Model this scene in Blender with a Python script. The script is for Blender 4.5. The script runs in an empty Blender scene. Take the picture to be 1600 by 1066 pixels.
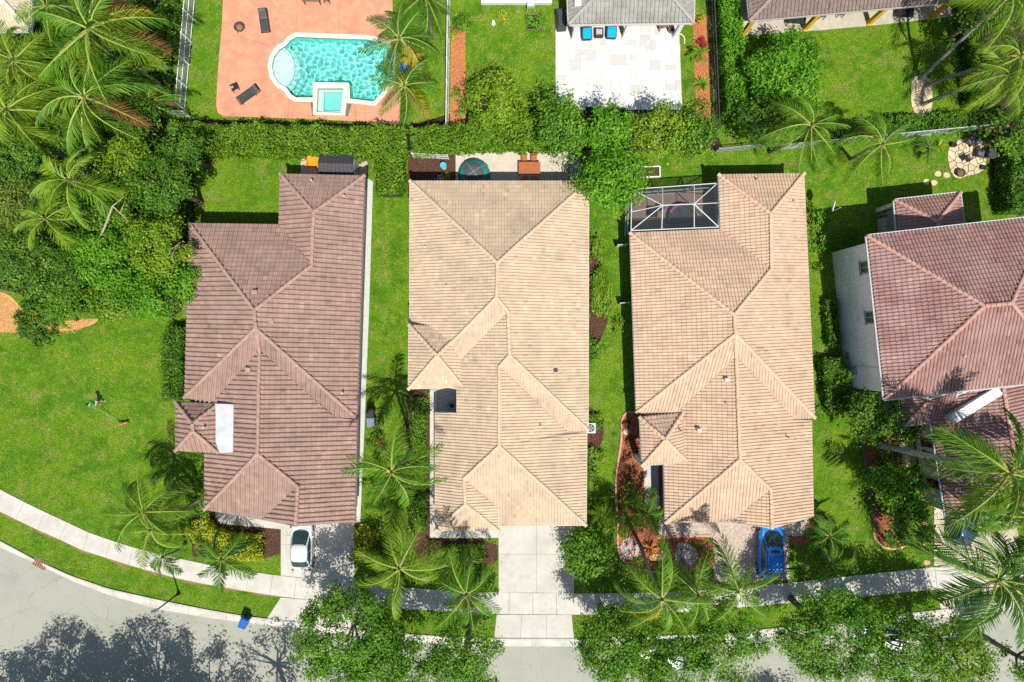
import bpy, bmesh, math, random
import numpy as np
from mathutils import Vector, Matrix, Euler
from mathutils.geometry import tessellate_polygon

random.seed(7); np.random.seed(7)
R = math.radians
S = bpy.context.scene
COL = S.collection

# ------------------------------------------------------------------ camera, sky, sun, exposure
CAMH = 54.0
FPX = 1026.0                    # focal length in pixels of a 1600 px wide picture
cam_d = bpy.data.cameras.new('camera')
cam_d.sensor_width = 36.0
cam_d.lens = 36.0 * FPX / 1600.0
cam_d.clip_end = 2000.0
cam = bpy.data.objects.new('camera', cam_d)
COL.objects.link(cam)
cam.location = (0, 0, CAMH)
S.camera = cam

SUNV = Vector((0.15, -0.50, 1.0)).normalized()      # towards the sun
w = bpy.data.worlds.new('World'); S.world = w; w.use_nodes = True
wn = w.node_tree.nodes; wl = w.node_tree.links
sky = wn.new('ShaderNodeTexSky'); sky.sky_type = 'NISHITA'; sky.sun_disc = False
sky.sun_elevation = math.asin(SUNV.z); sky.sun_rotation = math.atan2(SUNV.x, SUNV.y)
sky.air_density = 1.0; sky.dust_density = 1.0
bg = wn['Background']; bg.inputs['Strength'].default_value = 0.10
wl.new(sky.outputs['Color'], bg.inputs['Color'])
sd = bpy.data.lights.new('sun', 'SUN'); sd.energy = 4.8; sd.angle = R(0.55); sd.color = (1.0, 0.95, 0.87)
sun = bpy.data.objects.new('sun', sd); COL.objects.link(sun)
sun.rotation_euler = (-SUNV).to_track_quat('-Z', 'Y').to_euler()
sun.location = (10, -20, 80)
S.view_settings.view_transform = 'Standard'
S.view_settings.look = 'None'
S.view_settings.gamma = 1.0
S.view_settings.exposure = 0.25
S.view_settings.use_curve_mapping = False
S.render.engine = 'CYCLES'
S.cycles.use_denoising = False
S.cycles.max_bounces = 8
S.cycles.transparent_max_bounces = 12

def P(px, py, h=0.0):
    s = (CAMH - h) / FPX
    return Vector(((px - 800.0) * s, -(py - 533.0) * s, h))
def PX(px, py, h=0.0):
    v = P(px, py, h); return (v.x, v.y)
MPP = CAMH / FPX               # metres per pixel on the ground

# ------------------------------------------------------------------ materials
MATS = {}
def mat(name, c1, c2=None, scale=2.0, rough=0.8, bump=0.0, bscale=40.0, spec=0.3, metal=0.0,
        c3=None, s3=0.3, tint=None, detail=5.0, lo=0.35, hi=0.65, coat=0.0, stain=None):
    """principled material: world-space noise between c1 and c2, broad noise towards c3, optional per-face tint"""
    if name in MATS: return MATS[name]
    m = bpy.data.materials.new(name); m.use_nodes = True
    nt = m.node_tree; N = nt.nodes; L = nt.links
    b = N['Principled BSDF']
    b.inputs['Roughness'].default_value = rough
    b.inputs['Specular IOR Level'].default_value = spec
    b.inputs['Metallic'].default_value = metal
    b.inputs['Coat Weight'].default_value = coat
    b.inputs['Base Color'].default_value = (*c1, 1)
    geo = N.new('ShaderNodeNewGeometry')
    out = None
    if c2 is not None:
        n = N.new('ShaderNodeTexNoise'); n.inputs['Scale'].default_value = scale; n.inputs['Detail'].default_value = detail
        n.inputs['Roughness'].default_value = 0.65
        L.new(geo.outputs['Position'], n.inputs['Vector'])
        r = N.new('ShaderNodeMapRange'); r.inputs[1].default_value = lo; r.inputs[2].default_value = hi
        L.new(n.outputs['Fac'], r.inputs[0])
        mx = N.new('ShaderNodeMix'); mx.data_type = 'RGBA'
        mx.inputs[6].default_value = (*c1, 1); mx.inputs[7].default_value = (*c2, 1)
        L.new(r.outputs[0], mx.inputs[0]); out = mx.outputs[2]
    if c3 is not None:
        n = N.new('ShaderNodeTexNoise'); n.inputs['Scale'].default_value = s3; n.inputs['Detail'].default_value = 4
        L.new(geo.outputs['Position'], n.inputs['Vector'])
        r = N.new('ShaderNodeMapRange'); r.inputs[1].default_value = 0.45; r.inputs[2].default_value = 0.7
        L.new(n.outputs['Fac'], r.inputs[0])
        mx = N.new('ShaderNodeMix'); mx.data_type = 'RGBA'
        if out is not None: L.new(out, mx.inputs[6])
        else: mx.inputs[6].default_value = (*c1, 1)
        mx.inputs[7].default_value = (*c3, 1)
        L.new(r.outputs[0], mx.inputs[0]); out = mx.outputs[2]
    if stain is not None:
        n = N.new('ShaderNodeTexNoise'); n.inputs['Scale'].default_value = stain[1]; n.inputs['Detail'].default_value = 7; n.inputs['Roughness'].default_value = 0.72
        L.new(geo.outputs['Position'], n.inputs['Vector'])
        r = N.new('ShaderNodeMapRange'); r.inputs[1].default_value = 0.56; r.inputs[2].default_value = 0.74; r.inputs[4].default_value = stain[2]
        L.new(n.outputs['Fac'], r.inputs[0])
        vo = N.new('ShaderNodeTexVoronoi'); vo.feature = 'DISTANCE_TO_EDGE'; vo.inputs['Scale'].default_value = 0.17
        wv = N.new('ShaderNodeTexNoise'); wv.inputs['Scale'].default_value = 0.9; wv.inputs['Detail'].default_value = 5
        L.new(geo.outputs['Position'], wv.inputs['Vector'])
        ad = N.new('ShaderNodeVectorMath'); ad.operation = 'ADD'; L.new(geo.outputs['Position'], ad.inputs[0]); L.new(wv.outputs['Color'], ad.inputs[1]); L.new(ad.outputs[0], vo.inputs['Vector'])
        cr = N.new('ShaderNodeMapRange'); cr.inputs[1].default_value = 0.0; cr.inputs[2].default_value = 0.006; cr.inputs[3].default_value = stain[3]; cr.inputs[4].default_value = 0.0
        L.new(vo.outputs['Distance'], cr.inputs[0])
        mm = N.new('ShaderNodeMath'); mm.operation = 'MAXIMUM'; L.new(r.outputs[0], mm.inputs[0]); L.new(cr.outputs[0], mm.inputs[1])
        mx = N.new('ShaderNodeMix'); mx.data_type = 'RGBA'; L.new(mm.outputs[0], mx.inputs[0]); L.new(out, mx.inputs[6]); mx.inputs[7].default_value = (*stain[0], 1); out = mx.outputs[2]
    if tint is not None:
        a = N.new('ShaderNodeAttribute'); a.attribute_name = 'tint'
        r = N.new('ShaderNodeMapRange'); r.inputs[3].default_value = tint[0]; r.inputs[4].default_value = tint[1]
        L.new(a.outputs['Fac'], r.inputs[0])
        hs = N.new('ShaderNodeHueSaturation')
        if out is not None: L.new(out, hs.inputs['Color'])
        else: hs.inputs['Color'].default_value = (*c1, 1)
        L.new(r.outputs[0], hs.inputs['Value']); out = hs.outputs['Color']
    if out is not None: L.new(out, b.inputs['Base Color'])
    if bump > 0:
        n = N.new('ShaderNodeTexNoise'); n.inputs['Scale'].default_value = bscale; n.inputs['Detail'].default_value = 4
        L.new(geo.outputs['Position'], n.inputs['Vector'])
        bp = N.new('ShaderNodeBump'); bp.inputs['Strength'].default_value = bump; bp.inputs['Distance'].default_value = 0.05
        L.new(n.outputs['Fac'], bp.inputs['Height']); L.new(bp.outputs['Normal'], b.inputs['Normal'])
    MATS[name] = m
    return m

def leafmat(name, c1, c2, c3, trans=0.3, scale=1.2, rough=0.5):
    """leaves: colour differs from leaf to leaf (face attribute tint) and from bough to bough (noise)"""
    if name in MATS: return MATS[name]
    m = bpy.data.materials.new(name); m.use_nodes = True
    nt = m.node_tree; N = nt.nodes; L = nt.links
    b = N['Principled BSDF']; b.inputs['Roughness'].default_value = rough; b.inputs['Specular IOR Level'].default_value = 0.25
    geo = N.new('ShaderNodeNewGeometry')
    n = N.new('ShaderNodeTexNoise'); n.inputs['Scale'].default_value = scale; n.inputs['Detail'].default_value = 3
    L.new(geo.outputs['Position'], n.inputs['Vector'])
    r = N.new('ShaderNodeMapRange'); r.inputs[1].default_value = 0.35; r.inputs[2].default_value = 0.65
    L.new(n.outputs['Fac'], r.inputs[0])
    mx = N.new('ShaderNodeMix'); mx.data_type = 'RGBA'
    mx.inputs[6].default_value = (*c1, 1); mx.inputs[7].default_value = (*c2, 1)
    L.new(r.outputs[0], mx.inputs[0])
    a = N.new('ShaderNodeAttribute'); a.attribute_name = 'tint'
    r2 = N.new('ShaderNodeMapRange'); r2.inputs[1].default_value = 0.45; r2.inputs[2].default_value = 1.0
    L.new(a.outputs['Fac'], r2.inputs[0])
    mx2 = N.new('ShaderNodeMix'); mx2.data_type = 'RGBA'
    L.new(r2.outputs[0], mx2.inputs[0]); L.new(mx.outputs[2], mx2.inputs[6]); mx2.inputs[7].default_value = (*c3, 1)
    L.new(mx2.outputs[2], b.inputs['Base Color'])
    t = N.new('ShaderNodeBsdfTranslucent'); L.new(mx2.outputs[2], t.inputs['Color'])
    ms = N.new('ShaderNodeMixShader'); ms.inputs[0].default_value = trans
    L.new(b.outputs[0], ms.inputs[1]); L.new(t.outputs[0], ms.inputs[2])
    L.new(ms.outputs[0], N['Material Output'].inputs['Surface'])
    MATS[name] = m
    return m

def glassmat(name, col, rough=0.05, alpha=0.35, spec=0.6):
    if name in MATS: return MATS[name]
    m = bpy.data.materials.new(name); m.use_nodes = True
    b = m.node_tree.nodes['Principled BSDF']
    b.inputs['Base Color'].default_value = (*col, 1); b.inputs['Roughness'].default_value = rough
    b.inputs['Alpha'].default_value = alpha; b.inputs['Specular IOR Level'].default_value = spec
    MATS[name] = m
    return m

# ------------------------------------------------------------------ objects
def link(o, parent=None):
    COL.objects.link(o)
    if parent is not None: o.parent = parent
    return o
def tag(o, label=None, cat=None, group=None, kind=None):
    if label: o['label'] = label
    if cat: o['category'] = cat
    if group: o['group'] = group
    if kind: o['kind'] = kind
    return o
def thing(name, label, cat, loc=(0, 0, 0), rz=0.0, group=None):
    o = bpy.data.objects.new(name, None); o.empty_display_size = 0.3
    COL.objects.link(o); o.location = loc; o.rotation_euler = (0, 0, rz)
    return tag(o, label, cat, group)
def dup(o, parent=None, loc=None, rz=None):
    c = o.copy(); COL.objects.link(c)
    if parent is not None: c.parent = parent
    for ch in list(o.children): dup(ch, c)
    if loc is not None: c.location = loc
    if rz is not None: c.rotation_euler = (0, 0, rz)
    return c

class G:
    """collects shapes into one mesh"""
    def __init__(s): s.v = []; s.f = []; s.mi = []; s.m = 0
    def add(s, vs, fs):
        n = len(s.v); s.v += [tuple(v) for v in vs]; s.f += [tuple(i + n for i in f) for f in fs]; s.mi += [s.m] * len(fs); return s
    def box(s, x0, x1, y0, y1, z0, z1, M=None):
        vs = [Vector(p) for p in ((x0,y0,z0),(x1,y0,z0),(x1,y1,z0),(x0,y1,z0),(x0,y0,z1),(x1,y0,z1),(x1,y1,z1),(x0,y1,z1))]
        if M is not None: vs = [M @ v for v in vs]
        return s.add(vs, [(0,3,2,1),(4,5,6,7),(0,1,5,4),(1,2,6,5),(2,3,7,6),(3,0,4,7)])
    def bbox(s, x0, x1, y0, y1, z0, z1, b=0.02, M=None):
        """box with chamfered edges"""
        bm = bmesh.new(); bmesh.ops.create_cube(bm, size=1)
        for v in bm.verts: v.co = Vector(((x0+x1)/2 + v.co.x*(x1-x0), (y0+y1)/2 + v.co.y*(y1-y0), (z0+z1)/2 + v.co.z*(z1-z0)))
        bmesh.ops.bevel(bm, geom=bm.edges[:], offset=b, segments=1, affect='EDGES')
        if M is not None: bm.transform(M)
        bm.verts.index_update()
        s.add([v.co.copy() for v in bm.verts], [[v.index for v in f.verts] for f in bm.faces]); bm.free(); return s
    def prism(s, poly, z0, z1, cap=True, bottom=False):
        n = len(poly)
        a = sum(poly[i][0]*poly[(i+1)%n][1]-poly[(i+1)%n][0]*poly[i][1] for i in range(n))
        if a < 0: poly = poly[::-1]
        b = [(x, y, z0) for x, y in poly]; t = [(x, y, z1) for x, y in poly]
        fs = [(i, (i+1)%n, n+(i+1)%n, n+i) for i in range(n)]
        if cap: fs.append(tuple(range(n, 2*n)))
        if bottom: fs.append(tuple(range(n-1, -1, -1)))
        return s.add(b + t, fs)
    def tube(s, pts, rads, n=8, cap=True):
        pts = [Vector(p) for p in pts]
        if not hasattr(rads, '__len__'): rads = [rads]*len(pts)
        vs = []; fs = []; up = None
        for i, p in enumerate(pts):
            d = (pts[min(i+1, len(pts)-1)] - pts[max(i-1, 0)]).normalized()
            a = Vector((0,0,1)) if abs(d.z) < 0.9 else Vector((1,0,0))
            u = d.cross(a).normalized(); v = d.cross(u)
            for k in range(n):
                t = 2*math.pi*k/n; vs.append(p + (u*math.cos(t) + v*math.sin(t))*rads[i])
        for i in range(len(pts)-1):
            for k in range(n):
                fs.append((i*n+k, (i+1)*n+k, (i+1)*n+(k+1)%n, i*n+(k+1)%n))
        if cap:
            fs.append(tuple(range(n))); fs.append(tuple(range((len(pts)-1)*n+n-1, (len(pts)-1)*n-1, -1)))
        return s.add(vs, fs)
    def lathe(s, prof, n=20, c=(0,0), M=None):
        vs = []; fs = []
        for r, z in prof:
            for k in range(n):
                t = 2*math.pi*k/n; vs.append(Vector((c[0]+r*math.cos(t), c[1]+r*math.sin(t), z)))
        for i in range(len(prof)-1):
            for k in range(n): fs.append((i*n+k, i*n+(k+1)%n, (i+1)*n+(k+1)%n, (i+1)*n+k))
        fs.append(tuple(range((len(prof)-1)*n, len(prof)*n))); fs.append(tuple(range(n-1, -1, -1)))
        if M is not None: vs = [M @ v for v in vs]
        return s.add(vs, fs)
    def mesh(s, name, mats):
        me = bpy.data.meshes.new(name); me.from_pydata(s.v, [], s.f)
        if not isinstance(mats, (list, tuple)): mats = [mats]
        for m in mats: me.materials.append(m)
        if len(mats) > 1: me.polygons.foreach_set('material_index', s.mi)
        me.update(); return me
    def obj(s, name, mats, parent=None, smooth=False):
        me = s.mesh(name, mats)
        if smooth:
            me.polygons.foreach_set('use_smooth', [True]*len(me.polygons))
            try: me.set_sharp_from_angle(angle=R(40))
            except Exception: pass
        return link(bpy.data.objects.new(name, me), parent)

def npmesh(name, verts, k, mats, tint=None, smooth=False, mi=None):
    """verts: (n*k,3) array, n polygons of k own corners each"""
    n = len(verts)//k
    me = bpy.data.meshes.new(name)
    me.vertices.add(n*k); me.vertices.foreach_set('co', np.ascontiguousarray(verts, dtype=np.float32).ravel())
    me.loops.add(n*k); me.loops.foreach_set('vertex_index', np.arange(n*k, dtype=np.int32))
    me.polygons.add(n); me.polygons.foreach_set('loop_start', np.arange(0, n*k, k, dtype=np.int32))
    if not isinstance(mats, (list, tuple)): mats = [mats]
    for m in mats: me.materials.append(m)
    if mi is not None: me.polygons.foreach_set('material_index', np.asarray(mi, dtype=np.int32))
    me.update(calc_edges=True)
    if tint is not None:
        a = me.attributes.new('tint', 'FLOAT', 'FACE'); a.data.foreach_set('value', np.asarray(tint, dtype=np.float32))
    return me

def pip(x, y, poly):
    """points in polygon, vectorised"""
    inside = np.zeros(len(x), bool); n = len(poly); j = n-1
    for i in range(n):
        xi, yi = poly[i][0], poly[i][1]; xj, yj = poly[j][0], poly[j][1]
        c = ((yi > y) != (yj > y)) & (x < (xj-xi)*(y-yi)/((yj-yi) if yj != yi else 1e-12) + xi)
        inside ^= c; j = i
    return inside
def offset(poly, d):
    """inset a 2D polygon by d"""
    n = len(poly); a = sum(poly[i][0]*poly[(i+1)%n][1]-poly[(i+1)%n][0]*poly[i][1] for i in range(n))
    sg = 1 if a > 0 else -1; out = []
    for i in range(n):
        p0 = Vector(poly[i-1][:2]); p1 = Vector(poly[i][:2]); p2 = Vector(poly[(i+1)%n][:2])
        e1 = (p1-p0).normalized(); e2 = (p2-p1).normalized()
        n1 = Vector((-e1.y, e1.x))*sg; n2 = Vector((-e2.y, e2.x))*sg
        k = n1 + n2; den = max(0.35, 1 + n1.dot(n2))
        q = p1 + k*(d/den); out.append((q.x, q.y))
    return out
def smoothpoly(pts, it=2, closed=True):
    for _ in range(it):
        q = []; n = len(pts)
        rng = range(n) if closed else range(n-1)
        if not closed: q.append(pts[0])
        for i in rng:
            a = pts[i]; b = pts[(i+1) % n]
            q.append((a[0]*.75+b[0]*.25, a[1]*.75+b[1]*.25)); q.append((a[0]*.25+b[0]*.75, a[1]*.25+b[1]*.75))
        if not closed: q.append(pts[-1])
        pts = q
    return pts
def pxpoly(pts, h=0.0): return [PX(x, y, h) for x, y in pts]
EXCL = []                       # where no lawn grows
def sheet(name, poly, z, m, kind='structure', excl=True, parent=None, z0=None):
    g = G(); g.prism(list(poly), (z-0.05) if z0 is None else z0, z)
    o = g.obj(name, m, parent)
    if kind and parent is None: o['kind'] = kind
    if excl: EXCL.append(list(poly))
    return o

# ------------------------------------------------------------------ palette
M_wall = mat('stucco', (0.62,0.58,0.52), (0.56,0.53,0.48), 3, 0.9, 0.15, 60)
M_wallw = mat('stucco_white', (0.80,0.79,0.78), (0.72,0.71,0.70), 0.8, 0.9, 0.12, 60, c3=(0.64,0.62,0.60), s3=0.5)
M_white = mat('white_paint', (0.78,0.78,0.76), (0.72,0.72,0.70), 4, 0.5)
M_conc = mat('concrete', (0.54,0.515,0.455), (0.48,0.46,0.405), 1.6, 0.9, 0.1, 80, c3=(0.44,0.42,0.365), s3=0.45, stain=((0.30,0.285,0.24), 0.9, 0.5, 0.0))
M_conc2 = mat('concrete_walk', (0.56,0.535,0.475), (0.50,0.475,0.42), 2.4, 0.9, 0.1, 80, c3=(0.45,0.43,0.37), s3=0.7, stain=((0.32,0.30,0.25), 1.2, 0.5, 0.0))
M_curb = mat('kerb_concrete', (0.57,0.55,0.49), (0.48,0.46,0.405), 2.0, 0.9, 0.1, 60, c3=(0.44,0.41,0.35), s3=0.9, stain=((0.25,0.22,0.16), 1.5, 0.6, 0.0))
M_road = mat('asphalt', (0.385,0.385,0.315), (0.30,0.30,0.245), 26, 0.95, 0.25, 90, c3=(0.30,0.305,0.25), s3=0.35, lo=0.3, hi=0.7, stain=((0.20,0.20,0.165), 0.55, 0.55, 0.55))
M_black = mat('black_metal', (0.02,0.02,0.022), (0.03,0.03,0.032), 6, 0.45)
M_dkgrey = mat('dark_grey', (0.055,0.06,0.065), (0.08,0.085,0.09), 5, 0.6)
M_grey = mat('grey_metal', (0.30,0.31,0.31), (0.24,0.25,0.25), 5, 0.5)
M_alu = mat('white_aluminium', (0.58,0.62,0.64), (0.52,0.56,0.58), 5, 0.4)
M_glassd = mat('window_glass', (0.012,0.02,0.022), None, rough=0.08, spec=0.6)
M_mulch = mat('brown_mulch', (0.11,0.055,0.035), (0.055,0.028,0.02), 14, 0.95, 0.8, 30)
M_redmulch = mat('red_mulch', (0.42,0.15,0.07), (0.24,0.075,0.04), 12, 0.95, 0.8, 30)
M_orgmulch = mat('orange_mulch', (0.52,0.21,0.085), (0.38,0.13,0.05), 12, 0.95, 0.8, 30)
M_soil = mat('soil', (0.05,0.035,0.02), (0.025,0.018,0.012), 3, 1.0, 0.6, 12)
M_bark = mat('bark', (0.16,0.13,0.10), (0.10,0.08,0.06), 9, 0.95, 0.4, 30)
M_palmbark = mat('palm_bark', (0.30,0.28,0.24), (0.20,0.185,0.16), 7, 0.95, 0.4, 22)
M_royal = mat('royal_bark', (0.36,0.36,0.34), (0.28,0.28,0.26), 3, 0.9, 0.2, 20)
M_sand = mat('sand_mulch', (0.62,0.36,0.14), (0.48,0.25,0.09), 9, 0.95, 0.6, 30)
L_tree = leafmat('leaf_tree', (0.052,0.170,0.012), (0.118,0.285,0.016), (0.24,0.42,0.03))
L_dark = leafmat('leaf_dark', (0.045,0.140,0.012), (0.098,0.235,0.016), (0.20,0.36,0.03))
L_vivid = leafmat('leaf_vivid', (0.065,0.235,0.010), (0.135,0.355,0.014), (0.25,0.48,0.03))
L_yel = leafmat('leaf_yellow', (0.34,0.40,0.02), (0.52,0.52,0.03), (0.15,0.27,0.02))
L_red = leafmat('leaf_red', (0.30,0.02,0.03), (0.42,0.03,0.05), (0.5,0.18,0.12))
L_hedge = leafmat('leaf_hedge', (0.070,0.205,0.010), (0.165,0.325,0.016), (0.34,0.45,0.035))
L_palm = leafmat('frond_green', (0.055,0.180,0.012), (0.120,0.280,0.014), (0.25,0.39,0.025), scale=0.9)
L_palmy = leafmat('frond_yellow', (0.40,0.32,0.02), (0.55,0.36,0.02), (0.28,0.30,0.02), scale=1.5)
L_palmb = leafmat('frond_brown', (0.26,0.11,0.04), (0.38,0.17,0.06), (0.30,0.20,0.06), scale=1.5)
L_palmd = leafmat('frond_dark', (0.042,0.145,0.014), (0.08,0.215,0.016), (0.17,0.31,0.03), scale=0.9)
L_palml = leafmat('frond_light', (0.105,0.245,0.012), (0.20,0.345,0.018), (0.33,0.42,0.03), scale=0.9)
L_lime = leafmat('leaf_lime', (0.11,0.25,0.010), (0.22,0.37,0.016), (0.36,0.48,0.04))
L_olive = leafmat('leaf_olive', (0.085,0.150,0.016), (0.16,0.235,0.022), (0.26,0.33,0.05))
M_rachis = mat('frond_rib', (0.22,0.31,0.05), (0.34,0.37,0.07), 1.2, 0.6)
M_core = mat('hedge_core', (0.03,0.07,0.008), (0.045,0.10,0.012), 5, 1.0)
# ================================================================== GROUND, ROAD, PAVEMENTS
def grassmat(blade=False):
    m = bpy.data.materials.new('lawn_blade' if blade else 'lawn'); m.use_nodes = True
    nt = m.node_tree; N = nt.nodes; L = nt.links; b = N['Principled BSDF']
    b.inputs['Roughness'].default_value = 0.9; b.inputs['Specular IOR Level'].default_value = 0.1
    geo = N.new('ShaderNodeNewGeometry')
    def noise(sc, d=4, ro=0.6):
        n = N.new('ShaderNodeTexNoise'); n.inputs['Scale'].default_value = sc; n.inputs['Detail'].default_value = d
        n.inputs['Roughness'].default_value = ro; L.new(geo.outputs['Position'], n.inputs['Vector']); return n.outputs['Fac']
    def ramp(src, lo, hi):
        r = N.new('ShaderNodeMapRange'); r.inputs[1].default_value = lo; r.inputs[2].default_value = hi; L.new(src, r.inputs[0]); return r.outputs[0]
    def mix(f, a, c):
        x = N.new('ShaderNodeMix'); x.data_type = 'RGBA'; L.new(f, x.inputs[0])
        for i, q in ((6, a), (7, c)):
            if isinstance(q, tuple): x.inputs[i].default_value = (*q, 1)
            else: L.new(q, x.inputs[i])
        return x.outputs[2]
    c = mix(ramp(noise(0.35), 0.38, 0.62), (0.090,0.255,0.008), (0.205,0.355,0.014))
    c = mix(ramp(noise(0.45, 7, 0.75), 0.50, 0.64), c, (0.050,0.170,0.008))
    c = mix(ramp(noise(1.3), 0.5, 0.72), c, (0.29,0.38,0.03))
    c = mix(ramp(noise(0.8, 6, 0.7), 0.51, 0.68), c, (0.34,0.34,0.085))
    if blade:
        at = N.new('ShaderNodeAttribute'); at.attribute_name = 'tint'
        c = mix(ramp(at.outputs['Fac'], 0.0, 0.55), (0.07,0.165,0.010), c); c = mix(ramp(at.outputs['Fac'], 0.82, 1.0), c, (0.36,0.38,0.06))
    else: c = mix(ramp(noise(9.0, 5, 0.75), 0.38, 0.66), (0.05,0.125,0.008), c)
    L.new(c, b.inputs['Base Color'])
    bp = N.new('ShaderNodeBump'); bp.inputs['Strength'].default_value = 0.9; bp.inputs['Distance'].default_value = 0.08
    L.new(noise(14, 5, 0.8), bp.inputs['Height']); L.new(bp.outputs['Normal'], b.inputs['Normal'])
    return m
M_lawn = grassmat(); M_lawn_blade = grassmat(True)
hx0, hy1 = PX(418, 50); hx1, hy0 = PX(618, 186)          # the ground is open where the pool is dug in
g = G(); B = 400
for x0, x1, y0, y1 in ((-B,hx0,-B,B),(hx1,B,-B,B),(hx0,hx1,-B,hy0),(hx0,hx1,hy1,B)): g.add([(x0,y0,0),(x1,y0,0),(x1,y1,0),(x0,y1,0)], [(0,1,2,3)])
tag(g.obj('ground', M_lawn), kind='structure')

ctop = [(-160,770),(-60,816),(0,844),(56,874),(114,900),(171,919.5),(259,939),(324,952),(383,962),(472,972),(560,983),(680,993),(780,997),(895,997),(1000,994),(1100,990),(1200,982),(1330,968),(1459,953),(1600,936),(1760,914)]
cbot = [(-160,782),(-60,828),(0,856),(54,879),(115,909),(171,930),(248,952),(324,965),(381,972.5),(472,983),(560,994),(680,1005),(780,1010),(895,1010),(1000,1007),(1100,1003),(1200,995),(1330,981),(1459,966),(1600,949),(1760,927)]
road = cbot + [(1760,1210),(1400,1235),(1000,1260),(600,1262),(200,1235),(0,1140),(-160,1060)]
sheet('road', pxpoly(road), 0.012, M_road)
def resample(pl, step, x0=None, x1=None):
    """points every step px along a polyline"""
    d = [0]
    for a, b in zip(pl, pl[1:]): d.append(d[-1] + math.hypot(b[0]-a[0], b[1]-a[1]))
    n = max(1, round(d[-1]/step)); out = []
    for i in range(n+1):
        t = d[-1]*i/n; k = 0
        while k < len(d)-2 and d[k+1] < t: k += 1
        f = (t-d[k])/max(1e-6, d[k+1]-d[k])
        out.append((pl[k][0]+(pl[k+1][0]-pl[k][0])*f, pl[k][1]+(pl[k+1][1]-pl[k][1])*f))
    return out
def interp(pl, x):
    for a, b in zip(pl, pl[1:]):
        if a[0] <= x <= b[0]: return a[1] + (b[1]-a[1])*(x-a[0])/(b[0]-a[0])
    return pl[-1][1]
# kerb stones
kerb = tag(bpy.data.objects.new('kerb', None), kind='structure'); link(kerb)
ct = resample(ctop, 12); cb = resample(cbot, 12); nn = min(len(ct), len(cb))
cb = [(c[0], c[1]) for c in resample(cbot, 12)]
cb = [cb[min(len(cb)-1, round(i*(len(cb)-1)/(len(ct)-1)))] for i in range(len(ct))]
i = 0
while i < len(ct)-1:
    gap = lambda k: 50 < ct[k][0] < 77
    j = i+1
    while j < min(i+5, len(ct)-1) and not gap(j): j += 1
    if gap(i) and gap(j): pass
    else:
        A = [Vector((*PX(*p), 0)) for p in ct[i:j+1]]; B = [Vector((*PX(*p), 0)) for p in cb[i:j+1]]
        A[-1] = A[-1].lerp(A[-2], 0.03); B[-1] = B[-1].lerp(B[-2], 0.03)
        g = G(); n = len(A); vs = []
        for a, b in zip(A, B):
            for t, z in ((0,-0.05),(0,0.11),(0.2,0.13),(0.42,0.11),(0.6,0.05),(1,0.025),(1,-0.05)):
                p = a.lerp(b, t); vs.append((p.x, p.y, z))
        fs = [(k*7+q, (k+1)*7+q, (k+1)*7+q+1, k*7+q+1) for k in range(n-1) for q in range(6)]
        fs += [tuple(range(7)), tuple(range((n-1)*7+6, (n-1)*7-1, -1))]
        g.add(vs, fs); g.obj('kerb_stone', M_curb, kerb)
    i = j
EXCL.append(pxpoly(ctop + cbot[::-1]))
EDGE = [(-60,768),(0,799),(62,829),(94,843),(126,858.6),(190,879),(217,887),(254,897.5),(295,908),(354,918),(399,926),(439,932)]
sheet('soil_edge', pxpoly(EDGE + [(x-1, y+2.5+1.6*math.sin(x*.11)) for x, y in resample(EDGE, 9)[::-1]]), 0.010, mat('worn_soil', (0.30,0.17,0.07), (0.17,0.14,0.04), 5, 0.95, 0.4))
# pavement slabs
stop = [(-60,733),(0,764.5),(49,790),(103,815),(136,831),(173,844),(217,858),(269,870),(300,877),(370,891),(400,894),(439,900),(483,904),(550,910),(620,917),(700,923),(779,926),(900,927),(1000,927),(1100,922),(1200,914),(1330,900),(1459,886),(1600,868),(1680,857)]
sbot = [(-60,768),(0,799),(62,829),(94,843),(126,858.6),(190,879),(217,887),(254,897.5),(295,908),(354,918),(399,926),(439,932),(488,937.6),(600,949),(700,955),(779,959.5),(900,960),(1000,959),(1100,954),(1200,945),(1330,933),(1459,921),(1600,904),(1680,893)]
walk = tag(bpy.data.objects.new('pavement', None), kind='structure'); link(walk)
st = resample(stop, 37)
def nearest_on(pl, p):
    best = None
    for a, b in zip(pl, pl[1:]):
        a_ = Vector(a); b_ = Vector(b); d = b_-a_; t = max(0, min(1, (Vector(p)-a_).dot(d)/d.length_squared))
        q = a_ + d*t; e = (q-Vector(p)).length
        if best is None or e < best[0]: best = (e, q)
    return (best[1].x, best[1].y)
sb = [nearest_on(sbot, p) for p in st]
for i in range(len(st)-1):
    q = [Vector(PX(*st[i])), Vector(PX(*st[i+1])), Vector(PX(*sb[i+1])), Vector(PX(*sb[i]))]
    e = (q[1]-q[0]).normalized()*0.012
    q = [q[0]+e, q[1]-e, q[2]-e, q[3]+e]
    z = 0.055 + random.uniform(-0.004, 0.004)
    g = G(); g.bbox(0,1,0,1,0,1,0.0001) if False else g.prism([(p.x, p.y) for p in q], -0.05, z)
    g.obj('slab', M_conc2, walk)
EXCL.append(pxpoly(stop + sbot[::-1]))

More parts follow.
